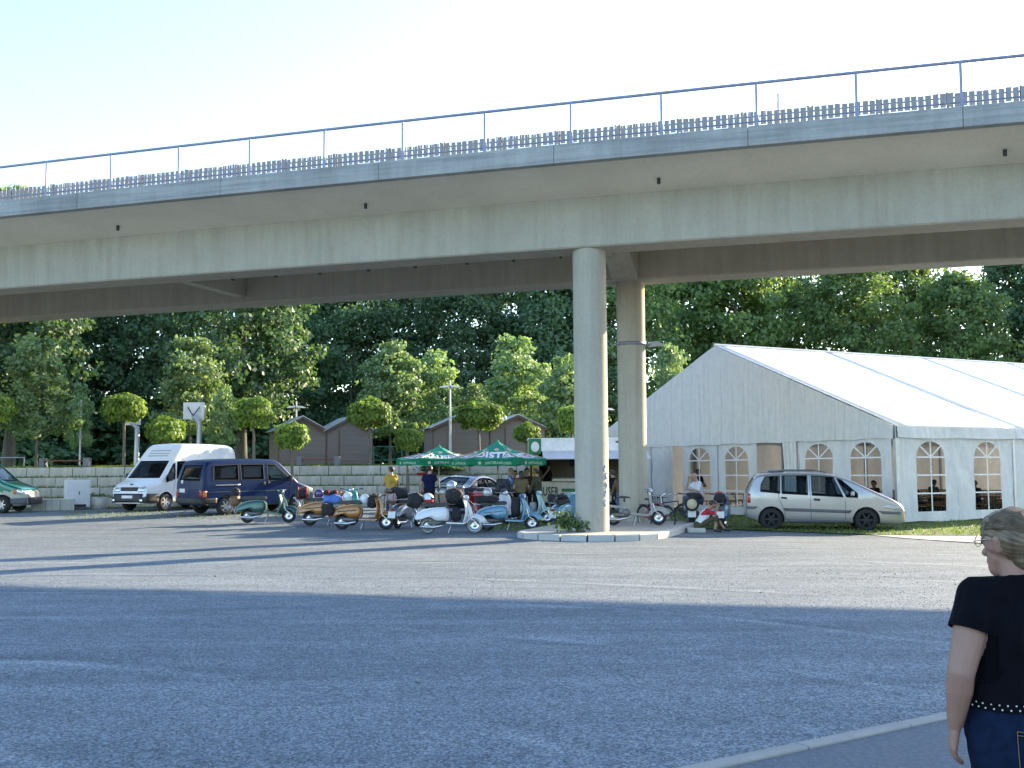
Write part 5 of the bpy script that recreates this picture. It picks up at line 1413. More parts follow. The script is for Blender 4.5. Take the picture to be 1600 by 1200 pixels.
bag(world(sC, (-.93, .02, .74)), (.52, .44, .27), BLUEB, 'blue roll bag strapped on the rear of the whole orange scooter', .15); bag(world(sC, (-.98, .03, 1.0)), (.4, .34, .14), BLK, 'dark jacket bundle on top of the blue roll bag', .5, REDN); bag(world(sC, (-1.0, -.26, .40)), (.36, .12, .34), BLK, 'black side pannier between the two orange scooters')
helmet(world(sC, (-.50, .12, .85)), WHT, 'white helmet beside the blue roll bag', .9); helmet(world(sC, (.02, .02, .78)), WHT, 'white helmet resting at the front of the orange seat', 1.2); bag(world(sC, (.24, 0, .62)), (.26, .34, .34), BLK, 'small black bag hung behind the orange legshield')
bag(world(sE, (-1.0, .0, .78)), (.30, .62, .26), GREYB, 'grey case with red straps on the silver scooter', 0, REDN, name='luggage_case'); bag(world(sE, (-.7, -.1, .86)), (.5, .5, .34), BLK, 'heap of black bags on the silver scooter', .5); bag(world(sE, (-1.05, .1, 1.05)), (.22, .46, .1), BROWNL, 'rolled tan blanket on the grey case', .2, name='rolled_blanket')
bag(world(sF, (-.98, 0, .70)), (.42, .40, .40), BLK, 'black rucksack on the rack of the white scooter'); helmet(world(sF, (-.62, .02, .86)), WHT, 'white helmet with red band on the seat of the white scooter', .2, REDN); bag(world(sF, (.10, 0, .80)), (.44, .40, .42), BLK, 'black jacket heap leaning on the white legshield', .3); bag(world(sF, (.16, 0, .33)), (.28, .34, .36), BLK, 'black bag in the footwell of the white scooter'); helmet(world(sF, (.02, .04, 1.2)), SILV_H, 'silver helmet on top of the black jacket heap', .7)
bag(world(sG, (-.60, 0, .78)), (.62, .38, .22), BLK, 'flat black bag on the seat of the blue scooter'); bag(world(sG, (.20, 0, .36)), (.26, .36, .56), BLK, 'tall black bag hung in the footwell of the blue scooter'); helmet(world(sG, (-.6, .02, .98)), SILV_H, 'silver helmet on the flat black bag', 2.2)
bag(world(sH, (.22, 0, .34)), (.22, .3, .34), GREYB, 'pale cloth bag in the footwell of the mint scooter'); bag(world(sI, (-.5, 0, .84)), (.34, .36, .22), BLK, 'black roll on the seat of the screened scooter'); helmet(world(sI, (.0, .1, .86)), WHT, 'white helmet on the seat of the screened scooter', -1.2)
bag(world(sJ, (-.4, 0, .85)), (.5, .4, .18), SC_RED, 'dark red seat roll on the red scooter'); helmet(world(sK, (-.9, .05, .78)), BLK, 'black helmet on the rack of the pale blue scooter'); bag(world(sK, (-.4, 0, .84)), (.4, .34, .16), BLK, 'black cushion bag on the pale blue scooter')
bag(world(sN, (-.92, 0, .77)), (.34, .44, .28), BLK, 'black top case on the grey-blue scooter', 0, name='top_case'); helmet(world(sN, (-.45, .05, .85)), REDN, 'red helmet on the seat of the grey-blue scooter'); bag(world(sM, (-.4, -.15, .84)), (.4, .3, .2), BLK, 'black bag on the seat of the black scooter')

# ---- bicycles
def bicycle(loc, yaw, fm, label, lean, basket=False):
    b = empty('bicycle', loc, yaw, label, 'bicycle', 'bicycles leaning by the pillar'); b.rotation_euler = (lean, 0, yaw)
    for x in (-.52, .54):
        w = empty('wheel', (x, 0, .34)); w.parent = b
        mb = MB(); n = 30; mb.tube([(math.cos(a) * .325, 0, math.sin(a) * .325) for a in (2 * math.pi * i / n for i in range(n + 1))], .020, 6); mb.obj('tyre', TYRE, w)
        mb = MB(); mb.tube([(math.cos(a) * .30, 0, math.sin(a) * .30) for a in (2 * math.pi * i / n for i in range(n + 1))], .011, 5)
        for i in range(14): a = i * .4488; mb.tube([(0, .02 * (-1) ** i, 0), (math.cos(a) * .3, 0, math.sin(a) * .3)], .0025, 3, cap=False)
        mb.tube([(0, -.05, 0), (0, .05, 0)], .02, 6); mb.obj('rim', ALUM, w)
        mb = MB(); mb.tube([(math.cos(a) * .36, 0, math.sin(a) * .36) for a in (R(20 + i * 14) for i in range(11))], .022, 5); mb.obj('mudguard', BLACKP, w)
    mb = MB()
    bb, st, hd0, hd1, ra = (-.05, 0, .30), (-.18, 0, .72), (.36, 0, .62), (.33, 0, .78), (-.52, 0, .34)
    for a, c in ((bb, st), (bb, hd0), (st, hd1), (bb, ra), (hd0, hd1)): mb.tube([a, c], .018, 7)
    for q in (-.05, .05): mb.tube([(-.18, q * .4, .70), (-.52, q, .34)], .010, 6); mb.tube([(.37, q, .58), (.54, q, .34)], .012, 6)
    mb.tube([hd0, (.37, 0, .58)], .018, 6); mb.obj('frame', fm, b)
    mb = MB(); mb.tube([hd1, (.31, 0, .98)], .013, 6); mb.tube([(.16, -.29, 1.0), (.27, -.24, 1.02), (.33, 0, .98), (.27, .24, 1.02), (.16, .29, 1.0)], .012, 6); mb.obj('handlebar', ALUM, b)
    mb = MB(); mb.tube([st, (-.21, 0, .86)], .014, 6); mb.prism(chaikin([(-.36, .86), (-.34, .92), (-.2, .90), (-.06, .90), (-.05, .88), (-.2, .86)], 1), -.07, .07); mb.obj('saddle', SEATB, b)
    mb = MB(); mb.lathe([(.0001, .03), (.09, .03), (.09, .036), (.0001, .036)], 18, axis='Y', M=Matrix.Translation(bb))
    for q in (-1, 1): mb.tube([bb, (bb[0] + q * .12, q * .08, bb[2] - q * .1)], .01, 5); mb.bbox((bb[0] + q * .12, q * .13, bb[2] - q * .1), (.09, .08, .02), .004)
    mb.obj('crankset', ENG, b)
    mb = MB(); mb.tube([(-.2, -.06, .70), (-.68, -.06, .71), (-.68, .06, .71), (-.2, .06, .70)], .008, 5); mb.tube([(-.55, -.06, .71), (-.52, -.06, .36)], .006, 4); mb.obj('carrier', BLACKP, b)
    if basket:
        mb = MB()
        for k in range(4): z = .73 + .07 * k; s = .9 + .06 * k; mb.tube([(-.62 - .0, -.14 * s, z), (-.30, -.14 * s, z), (-.30, .14 * s, z), (-.62, .14 * s, z), (-.62, -.14 * s, z)], .006, 4)
        for x in (-.62, -.54, -.46, -.38, -.30):
            for y in (-.14, .14): mb.tube([(x, y * .9, .72), (x, y * 1.08, .95)], .005, 4)
        mb.obj('basket', DARKM, b)
    return b
bicycle(Vector((gpos(1026, 32.6).x, 32.6, gz(4.5, 32.6))), R(-58), mat('bike_red', (.38, .02, .02), .3, .2, coat=.6), 'red bicycle with silver fork beside the rear pillar', R(6))
bicycle(gpos(1046, 34.2), R(-38), mat('bike_dark', (.02, .025, .04), .3, .3, coat=.6), 'dark bicycle with a wire basket behind the red one', R(5), True)
# ================================================================== PARASOLS, TRAILER, SHEDS, LAMPS, SMALL THINGS
PGREEN = m_cloth('parasol_green', (0.035, 0.36, 0.25), 0.35, .6, .06, .2, 2.0, (1, 1, 1))
PGREEND = m_cloth('parasol_valance_green', (0.015, 0.22, 0.11), 0.25, .65, .06, .2, 2.0, (1, 1, 1))
PWHITE = mat('print_white', (.72, .74, .78), .6); PSHADOW = mat('print_navy', (.03, .06, .12), .6); PGOLD = mat('print_gold', (.45, .42, .3), .6); PCREAM = mat('print_cream', (.45, .55, .42), .6)
WOODP = mat('pole_wood', (.42, .36, .26), .6)
def text_mesh(body, bold=.03, shear=0.0):
    cu = bpy.data.curves.new('lettering', 'FONT'); cu.body = body; cu.offset = bold; cu.resolution_u = 3; cu.shear = shear
    cu.align_x = 'CENTER'; cu.fill_mode = 'FRONT'; cu.space_character = 1.05
    o = bpy.data.objects.new('lettering', cu); COL.objects.link(o)
    me = eval_mesh(o); bpy.data.objects.remove(o); bpy.data.curves.remove(cu)
    return [v.co.copy() for v in me.vertices], [tuple(p.vertices) for p in me.polygons]
TXT = {}
def lettering(body, place, m, parent, width, height, name='lettering', bold=.03):
    """place(u,v,o): u,v in metres on the carrying surface"""
    key = (body, bold)
    if key not in TXT: TXT[key] = text_mesh(body, bold)
    vs, fs = TXT[key]
    xs_ = [v.x for v in vs]; ys_ = [v.y for v in vs]
    sx = width / (max(xs_) - min(xs_)); sy = height / (max(ys_) - min(ys_)); cx = (max(xs_) + min(xs_)) / 2; y0 = min(ys_)
    mb = MB(); mb.add([place((v.x - cx) * sx, (v.y - y0) * sy, .006) for v in vs], fs)
    return mb.obj(name, m, parent, fix=False)

def parasol(loc, rz, rad, z_eave, z_apex, label, words):
    p = empty('parasol', loc, rz, label, 'parasol', 'green parasols by the sales trailer')
    n = 6
    cs = [Vector((math.cos(2 * math.pi * i / n) * rad, math.sin(2 * math.pi * i / n) * rad, z_eave)) for i in range(n)]
    A = Vector((0, 0, z_apex))
    for i in range(n):
        B, C = cs[i], cs[(i + 1) % n]
        top = .10
        def fn(u, v, B=B, C=C):
            q = B.lerp(C, u); r = q.lerp(A, v * (1 - top)); r.z -= .10 * math.sin(math.pi * u) * (1 - v) * .55 + .10 * math.sin(math.pi * v); return r
        mb = MB(); mb.grid(fn, 8, 8); pan = mb.obj('canopy_panel', PGREEN, p)
        mid = (B + C) / 2; ux = (C - B).normalized(); up = (A - mid).normalized(); nn = ux.cross(up).normalized()
        if nn.z < 0: nn = -nn
        if nn.dot(Vector((mid.x, mid.y, 0)) ) < 0: ux = ux
        slope = (A - mid).length; wd = (C - B).length
        def pl(x, y, o, v0=.16, B=B, C=C, ux=ux):
            v = v0 + y / slope / (1 - top); wv = wd * (1 - v * (1 - top)); u = .5 + x / max(wv, .1)
            return fn(min(1, max(0, u)), v) + nn * o
        # letters read left to right from outside
        lettering(words[i % 2], lambda x, y, o, pl=pl: pl(x + .025, y - .02, o * .8), PSHADOW, pan, wd * .80, slope * .42, bold=.06)
        lettering(words[i % 2], lambda x, y, o, pl=pl: pl(x, y, o * 1.8), PWHITE, pan, wd * .80, slope * .42, bold=.05)
        mb = MB(); k = 14; mb.add([pl(math.cos(a) * .09, .09 * math.sin(a), .012, .74) for a in (2 * math.pi * j / k for j in range(k))], [tuple(range(k))]); mb.obj('emblem', PGOLD, pan)
        # valance
        def vf(u, v, B=B, C=C): q = B.lerp(C, u); q.z -= .055 * math.sin(math.pi * u) * 1.0 + .22 * v + .02 * math.sin(u * 9.42); q = q + Vector((q.x, q.y, 0)).normalized() * (.01 + .02 * v); return q
        mb = MB(); mb.grid(vf, 12, 3); val = mb.obj('valance', PGREEND, p)
        def vpl(x, y, o, B=B, C=C): u = .5 + x / wd; return vf(u, .78 - y / .22) + Vector((mid.x, mid.y, 0)).normalized() * (o + .004)
        lettering('DISTELHÄUSER', lambda x, y, o, vpl=vpl: vpl(x + .12, y, o), PCREAM, val, wd * .52, .10, bold=.02)
        mb = MB(); mb.add([vpl(-wd * .30 + math.cos(a) * .055, .05 + .055 * math.sin(a), .008) for a in (2 * math.pi * j / k for j in range(k))], [tuple(range(k))]); mb.obj('emblem', PGOLD, val)
        mb = MB(); mb.tube([B + Vector((0, 0, -.02)), A + Vector((0, 0, -.12))], .014, 5); mb.tube([A * .0 + Vector((0, 0, z_apex - .75)), B.lerp(A, .5) + Vector((0, 0, -.03))], .012, 5); mb.obj('rib', WOODP, p)
    mb = MB(); mb.lathe([(rad * .10, z_apex - .09), (.05, z_apex + .02), (.03, z_apex + .07), (.0001, z_apex + .09)], 12); mb.obj('cap', PGREEN, p)
    mb = MB(); mb.tube([(0, 0, 0), (0, 0, z_apex)], .030, 10); mb.obj('pole', WOODP, p)
    mb = MB(); mb.bbox((0, 0, .05), (.7, .7, .1), .02); mb.tube([(0, 0, .1), (0, 0, .45)], .045, 10); mb.obj('base', KERB, p)
    return p
g1 = gpos(778, 38.2); ppm = F_PX / 38.2
z_e = at(778, 716, 38.2).z - g1.z; z_a = at(778, 691, 38.2).z - g1.z
parasol(g1, R(-3), 1.66, z_e, z_a, 'big green parasol with white lettering beside the sales trailer', ('DISTEL', 'HÄUSER'))
g2 = gpos(686, 40.6); z_e2 = at(686, 716, 40.6).z - g2.z; z_a2 = at(690, 698, 40.6).z - g2.z
parasol(g2, R(9), 1.55, z_e2, z_a2, 'second green parasol with white lettering in front of the ball tree', ('HÄUSER', 'DISTEL'))

# ---- sales trailer
CREAM = mat('trailer_cream', (.58, .55, .44), .5, coat=.2); TWHITE = mat('trailer_white', (.72, .74, .78), .4); DKIN = mat('trailer_inside', (.16, .13, .09), .7); YEL = mat('yellow_panel', (.55, .40, .10), .6); GRNS = mat('sign_green', (.01, .16, .06), .5)
SY = 40.2; sx0, sx1 = at(826, 740, SY).x, at(826, 740, SY).x + 4.3; sg = gz((sx0 + sx1) / 2, SY); SW = sx1 - sx0
st_ = empty('sales_trailer', ((sx0 + sx1) / 2, SY, sg), 0, 'open white drinks trailer with lettered cream counter behind the pillar', 'trailer')
def zt_(py): return at(900, py, SY).z - sg
def tb(name, c, s, m, b=.02): mb = MB(); mb.bbox(c, s, b); return mb.obj(name, m, st_)
zc0, zc1, zr0, zr1 = zt_(784), zt_(752), zt_(706), zt_(687)
front = tb('counter_panel', (0, 0, (zc0 + zc1) / 2), (SW, .06, zc1 - zc0), CREAM)
xr = at(873, 770, SY).x - (sx0 + sx1) / 2
lettering('HÄUSER', lambda x, y, o: (x + xr - .46, -.032 - o, zc0 + .22 + y), mat('print_black', (.02, .025, .02), .5), front, .92, .40, bold=.02)
mb = MB(); mb.box((xr + .85, -.034, zc0 + .42), (1.5, .008, .12)); mb.obj('green_stripe', GRNS, front)
tb('counter_ledge', (.4, -.10, zc1 + .05), (SW - .9, .42, .09), CREAM, .015)
tb('floor', (0, 1.0, zc0 + .02), (SW - .02, 1.9, .06), DKIN)
tb('back_wall', (0, 2.0, (zc0 + zr1) / 2), (SW, .06, zr1 - zc0), DKIN)
for s in (-1, 1): tb('side_wall', (s * (SW / 2 - .03), 1.0, (zc0 + zr1) / 2), (.06, 1.95, zr1 - zc0 - .02), CREAM)
tb('roof', (0, 1.0, zr1 + .03), (SW + .06, 2.12, .07), TWHITE); tb('fascia', (.12, -.03, (zr0 + zr1) / 2 + .02), (SW - .5, .05, zr1 - zr0), TWHITE)
tb('end_sign', (-SW / 2 + .23, -.06, (zr0 + zr1) / 2 - .02), (.46, .05, zr1 - zr0 + .14), GRNS)
mb = MB(); k = 16; mb.add([(-SW / 2 + .24 + math.cos(a) * .15, -.088, (zr0 + zr1) / 2 - .03 + .19 * math.sin(a)) for a in (2 * math.pi * j / k for j in range(k))], [tuple(range(k))]); mb.obj('emblem', PWHITE, st_)
mb = MB(); mb.prism([(-.02, zr0 + .05), (-1.25, zr0 - .24), (-1.25, zr0 - .28), (-.02, zr0 + .01)], -SW / 2 + .5, SW / 2, 'YZ'); mb.obj('awning_flap', m_cloth('awning_white', (.75, .76, .82), .3, .6), st_)
tb('price_board', (-.35, 1.94, zc1 + .72), (.36, .04, .34), mat('board_dark', (.02, .03, .03), .6)); tb('end_curtain', (-SW / 2 + .25, .12, (zc1 + zr0) / 2), (.26, .05, zr0 - zc1), YEL)
tb('back_shelf', (.3, 1.75, zc1 + .10), (SW - 1.0, .4, .05), CREAM)
for i in range(9):
    mb = MB(); mb.lathe([(.035, 0), (.045, .14), (.0001, .14)], 8, M=Matrix.Translation((-.15 + i * .12, .3, zc1 + .10))); mb.obj('glass', m_glass('beer_glass', (.8, .8, .75), .15), st_)
for s in (-.25, .35): wheel(st_, (s, 1.0, .31), .31, .2, RIMA, -1)
mb = MB(); mb.bbox((0, .9, .42), (SW - .3, 1.6, .14), .02); mb.obj('chassis', BLACKP, st_)
# oval maker's sign on the fascia
mb = MB(); k = 18; mb.add([(1.23 + math.cos(a) * .22, -.062, zr1 - .09 + .055 * math.sin(a)) for a in (2 * math.pi * j / k for j in range(k))], [tuple(range(k))]); mb.obj('oval_sign', mat('oval_dark', (.12, .13, .12), .6), st_)

# ---- brown timber sheds on the lawn
CLAD = mat('brown_cladding', (.21, .172, .158), .85, var=.22, scale=1.0, stretch=(.3, .3, 30), bmp=.6, bscale=1.6)
BARGE = mat('barge_board', (.12, .085, .065), .8); ZINC = mat('zinc_roof', (.46, .50, .55), .35, .5, var=.08)
def shed(corner, rz, w, d, he, hr, label):
    s = empty('timber_shed', corner, rz, label, 'shed', 'brown sheds on the lawn')
    mb = MB(); mb.prism([(0, 0), (w, 0), (w, he), (w / 2, hr), (0, he)], 0, .06, 'XZ'); mb.obj('gable_wall', CLAD, s)
    mb = MB(); mb.prism([(0, 0), (w, 0), (w, he), (w / 2, hr), (0, he)], d - .06, d, 'XZ'); mb.obj('gable_wall', CLAD, s)
    for x in (.03, w - .03): mb = MB(); mb.box((x, d / 2, he / 2), (.06, d - .124, he)); mb.obj('side_wall', CLAD, s)
    k = (hr - he) / (w / 2)
    for q in (0, 1):
        mb = MB(); xe = -.16 if q == 0 else w + .02; ze = he - k * .16 if q == 0 else he - k * .02
        pts = [(xe, ze + .03), (w / 2, hr + .03), (w / 2, hr + .07), (xe, ze + .07)]
        mb.prism(pts, -.22, d + .1, 'XZ'); mb.obj('roof_sheet', ZINC, s)
        mb = MB(); pts = [(xe, ze - .09), (w / 2, hr - .09), (w / 2, hr + .028), (xe, ze + .028)]; mb.prism(pts, -.20, -.17, 'XZ'); mb.obj('barge_board', BARGE, s)
    for x in (.02, w * .28): mb = MB(); mb.box((x, -.012, he / 2), (.05, .02, he)); mb.obj('corner_board', BARGE, s)
    return s
def shed_pair(px, Y, rz, w, d, he, hr, lab):
    c = at(px, 700, Y); c.z = 2.02
    for i in range(2):
        q = c + Vector((math.cos(rz), math.sin(rz), 0)) * (w + .02) * i
        shed(q, rz, w, d, he, hr, lab[i])
shed_pair(434, 50.6, R(22), 2.22, 2.3, 1.66, 2.26, ('brown timber shed with zinc roof and bench before it', 'brown timber shed beside the long ball-headed tree, joined to its twin'))
shed_pair(676, 50.6, R(14), 2.66, 2.4, 1.72, 2.30, ('brown timber shed behind the tall lamp post', 'brown timber shed of the further pair, behind the bigger parasol'))

# ---- lamps, boards, benches
LPOLE = mat('lamp_pole', (.42, .44, .47), .4, .5)
def twin_lamp(px, top, Y, label):
    p = at(px, top, Y); h = p.z - 2.02
    l = empty('lamp_post', (p.x, Y, 2.02), 0, label, 'lamp', 'twin-armed lamp posts on the lawn')
    mb = MB(); mb.tube([(0, 0, 0), (0, 0, h * .5), (0, 0, h)], [.075, .055, .04], 10); mb.obj('pole', LPOLE, l)
    for s in (-1, 1):
        mb = MB(); z = h - .22
        mb.prism([(s * .04, z - .02), (s * .30, z - .03), (s * .48, z - .12), (s * .40, z - .13), (s * .05, z - .10)] if s > 0 else [(s * .05, z - .10), (s * .40, z - .13), (s * .48, z - .12), (s * .30, z - .03), (s * .04, z - .02)], -.16, .16); mb.obj('lamp_head', mat('lamp_head_pale', (.62, .66, .72), .3, .3), l)
    return l
twin_lamp(703, 594, 49.6, 'tall grey twin-armed lamp post before the further sheds'); twin_lamp(463, 627, 56, 'twin-armed lamp showing above the first sheds'); twin_lamp(945, 630, 54, 'twin-armed lamp peeping out beside the front pillar')
p = at(127, 625, 54); pl_ = empty('thin_pole', (p.x, 54, 2.05), 0, 'thin grey pole with small box on the lawn', 'pole')
mb = MB(); mb.tube([(0, 0, 0), (0, 0, p.z - 2.05)], [.05, .03], 8); mb.obj('pole', LPOLE, pl_); mb = MB(); mb.bbox((0, -.05, 1.5), (.12, .1, .2), .01); mb.obj('switch_box', LPOLE, pl_)
def hoop(px0, px1, py0, py1, Y, label, rz):
    a, b_ = at(px0, py1, Y), at(px1, py0, Y); w = b_.x - a.x; h = b_.z - a.z; c = (a + b_) / 2
    t = empty('basketball_stand', (c.x + .35, Y, 2.1), rz, label, 'basketball stand', 'basketball stands on the lawn')
    mb = MB(); mb.bbox((-.35, .3, c.z - 2.1), (w, .05, h), .01); bd = mb.obj('backboard', mat('board_white', (.72, .75, .8), .4), t)
    mb = MB(); z = c.z - 2.1
    for s in (-1, 1): mb.tube([(-.30, .0, z - h * .3), (-.35 + s * w * .28, .26, z + h * .22)], .022, 6)
    mb.obj('brace', DARKM, bd)
    mb = MB(); mb.tube([(.0, 0, 0), (0, 0, z - h * .75), (-.22, 0, z - h * .42), (-.32, .12, z - h * .3)], [.12, .12, .1, .09], 10); mb.obj('pole', LPOLE, t)
    mb = MB(); mb.lathe([(.225, -.01), (.24, 0), (.225, .01), (.215, 0), (.225, -.01)], 20, M=Matrix.Translation((-.35, .62, z - h * .32))); mb.obj('ring', mat('hoop_orange', (.5, .12, .03), .5), t)
hoop(283, 317, 628, 655, 50.2, 'basketball stand with white board seen from behind, above the white van', 0.0); hoop(189, 217, 645, 664, 51.5, 'further basketball stand half hidden by a ball-headed tree', 0.0)
REDW = mat('red_brown_wood', (.20, .07, .04), .6, var=.2); BLOCKG = m_concrete('bench_block', (.20, .21, .23), drip=False)
def wall_bench(px0, px1, label):
    a, b_ = at(px0, 725, 49.0).x, at(px1, 725, 49.0).x
    t = empty('wall_bench', ((a + b_) / 2, 49.0, 2.0), 0, label, 'bench', 'benches on top of the wall'); w = b_ - a
    for s in (-1, 1): mb = MB(); mb.bbox((s * (w / 2 - .11), 0, .21), (.22, .45, .42), .01); mb.obj('block', BLOCKG, t)
    for y in (-.12, .0, .12): mb = MB(); mb.bbox((0, y, .30), (w - .46, .10, .05), .008); mb.obj('plank', REDW, t)
wall_bench(64, 140, 'bench with red plank and grey end blocks above the electrical cabinet'); wall_bench(465, 531, 'bench with red plank and grey end blocks before the timber sheds')
# green tube barrier next to the shed
a, b_ = at(584, 712, 49.6), at(628, 712, 49.6); t = empty('tube_barrier', (a.x, 49.6, 2.0), 0, 'green tube barrier beside the end of the twin sheds', 'barrier')
BARR = mat('barrier_green', (.05, .16, .12), .5)
for z in (.25, .85): mb = MB(); mb.tube([(0, 0, z), (b_.x - a.x, 0, z)], .022, 6); mb.obj('bar', BARR, t)
for x in (0, b_.x - a.x): mb = MB(); mb.tube([(x, 0, 0), (x, 0, .9)], .025, 6); mb.obj('post', BARR, t)
a = at(-30, 722, 52); b_ = at(38, 722, 52); t = empty('tube_barrier', (a.x, 52, 2.0), 0, 'low grey tube rail on the lawn behind the green van', 'barrier')
for z in (.5,): mb = MB(); mb.tube([(0, 0, z), (b_.x - a.x, 0, z)], .03, 6); mb.obj('bar', LPOLE, t)
for x in (0, b_.x - a.x): mb = MB(); mb.tube([(x, 0, 0), (x, 0, .5)], .03, 6); mb.obj('post', LPOLE, t)
# electrical cabinet, blocks and planter at the foot of the wall
CABW = mat('cabinet_white', (.70, .70, .72), .45, var=.06); c = gpos(120, 43.6)
cab = empty('electrical_cabinet', c, R(42), 'white electrical cabinet at the foot of the wall', 'cabinet')
mb = MB(); mb.bbox((0, 0, .64), (.92, .34, 1.06), .015); mb.obj('housing', CABW, cab); mb = MB(); mb.bbox((0, -.173, .64), (.84, .012, .96), .004); dr = mb.obj('door', CABW, cab)
mb = MB(); mb.bbox((.02, -.185, .66), (.03, .02, .14), .004); mb.obj('handle', DARKM, dr); mb = MB(); mb.bbox((0, 0, .055), (.86, .30, .11), .01); mb.obj('plinth', GREYP, cab); mb = MB(); mb.bbox((.0, -.178, .17), (.6, .012, .10), .003); mb.obj('vent', DARKM, cab)
lw_ = empty('low_block_wall', gpos(84, 43.0), R(20), 'low wall of two concrete blocks beside the green van', 'wall')
for i in range(3): mb = MB(); mb.bbox((-.55 + i * .52, 0, .22), (.51, .42, .44), .015); o = mb.obj('block', BLOCK, lw_)
pln = empty('planter_trough', gpos(152, 44.4), R(10), 'round-sided concrete planter trough between cabinet and white van', 'planter')
mb = MB(); mb.lathe([(.0001, 0), (.36, 0), (.42, .5), (.36, .5), (.33, .42), (.0001, .42)], 20); mb.obj('tub', BLOCK, pln)
C = RNG.normal(size=(160, 3)) * np.array([.2, .2, .05]) + np.array([0, 0, .5]); V, Fq = leaves(C, C, .09, .5, 21); link('plants', fast_mesh('plants', V, Fq, LEAF_DARK), pln)
# warning board and dark ground cover on the terrace
wb = empty('warning_board', (at(656, 730, 47.6).x, 47.6, 1.56), R(12), 'slanting white board with red foot on the terrace', 'board')
mb = MB(); mb.bbox((0, 0, .30), (.36, .05, .52), .01, rot=Matrix.Rotation(R(-32), 3, 'Y')); mb.obj('panel', CABW, wb); mb = MB(); mb.bbox((.14, 0, .06), (.5, .2, .12), .02); mb.obj('foot', REDN, wb)
plant_tree('creeping_shrub', SHR[0], (at(690, 738, 47.9).x, 47.9, 1.75), .22, 0, 'flat dark creeping shrub on the terrace behind the parasol', 'shrub', sxy=.62)
# drinks table under the parasols
tt = copy_tree(T0); tt.location = gpos(652, 38.6); tt.rotation_euler.z = R(8); tt['label'] = 'folding wooden table standing outside under the green parasols'; del tt['group']
tt = copy_tree(B0); tt.location = gpos(646, 37.9); tt.rotation_euler.z = R(8); tt['label'] = 'folding wooden bench standing outside under the green parasols'; del tt['group']
# stakes
for px, Y, h, lab in ((266 / 5.33 + 340, 49.2, .5, 'short dark stake on the wall top by the sheds'),):
    q = at(px, 720, Y); mb = MB(); mb.tube([(0, 0, 0), (0, 0, h)], .03, 6); o = mb.obj('stake', DARKM); o.location = (q.x, Y, 2.0); tag(o, lab, 'stake')
# small leftovers on the gravel
for i in range(5):
    q = on_ground(random.uniform(250, 1150), random.uniform(900, 1120)); mb = MB(); mb.ell((0, 0, .012), (.03, .022, .016), 7, 5); o = mb.obj('stone', PEB); o.location = q; o.rotation_euler.z = i; tag(o, 'single larger stone lying on the gravel', 'stone', 'larger stones on the gravel')
# ================================================================== PEOPLE
SKIN = mat('skin', (.40, .24, .17), .55, var=.08, scale=20); SKIN2 = mat('skin_tanned', (.30, .17, .11), .55, var=.08, scale=20)
HAIRB = mat('hair_brown', (.035, .022, .015), .6, var=.3, scale=40, stretch=(1, 1, .2)); HAIRG = mat('hair_grey', (.22, .21, .2), .6)
SHOE = mat('shoe_dark', (.02, .02, .022), .6); EYEM = mat('eye_dark', (.02, .015, .012), .2)
def cap_verts(p0, p1, r0, r1, n=12):
    mb = MB(); p0, p1 = Vector(p0), Vector(p1); d = p1 - p0
    if d.length < 1e-5: mb.ell(p0, r0, 14, 10); return mb
    d.normalize(); pts = []; rs = []
    for a in (-80, -50, -20): pts.append(p0 + d * (math.sin(R(a)) * r0)); rs.append(r0 * math.cos(R(a)))
    for t in (0, .25, .5, .75, 1): pts.append(p0.lerp(p1, t)); rs.append(r0 + (r1 - r0) * t)
    for a in (20, 50, 80): pts.append(p1 + d * (math.sin(R(a)) * r1)); rs.append(r1 * math.cos(R(a)))
    mb.tube(pts, rs, n); return mb
def blob(caps, voxel, smooth=6, name='body'):
    """one continuous surface grown round tapered limbs: caps = (p0, p1, r0, r1, region)"""
    allmb = MB()
    for c in caps:
        m = cap_verts(*c[:4]); k = len(allmb.v); allmb.add(m.v, m.f, 0, True)
    o = allmb.obj('tmp', [])
    md = o.modifiers.new('r', 'REMESH'); md.mode = 'VOXEL'; md.voxel_size = voxel; md.adaptivity = 0
    ms = o.modifiers.new('s', 'SMOOTH'); ms.factor = .5; ms.iterations = smooth
    me = eval_mesh(o); bpy.data.objects.remove(o); me.name = name
    n = len(me.polygons); ce = np.empty(n * 3); me.polygons.foreach_get('center', ce); ce = ce.reshape(-1, 3)
    best = np.full(n, 1e9); reg = np.zeros(n, int)
    for p0, p1, r0, r1, rg in caps:
        a = np.array(p0); d = np.array(p1) - a; L2 = max(d @ d, 1e-9); t = np.clip((ce - a) @ d / L2, 0, 1)
        dist = np.linalg.norm(ce - a - t[:, None] * d, axis=1) - (r0 + (r1 - r0) * t)
        m = dist < best; best[m] = dist[m]; reg[m] = rg
    me.polygons.foreach_set('material_index', reg); me.polygons.foreach_set('use_smooth', np.ones(n, bool)); return me
def rot2(v, a): c, s = math.cos(a), math.sin(a); return (v[0] * c - v[1] * s, v[0] * s + v[1] * c)
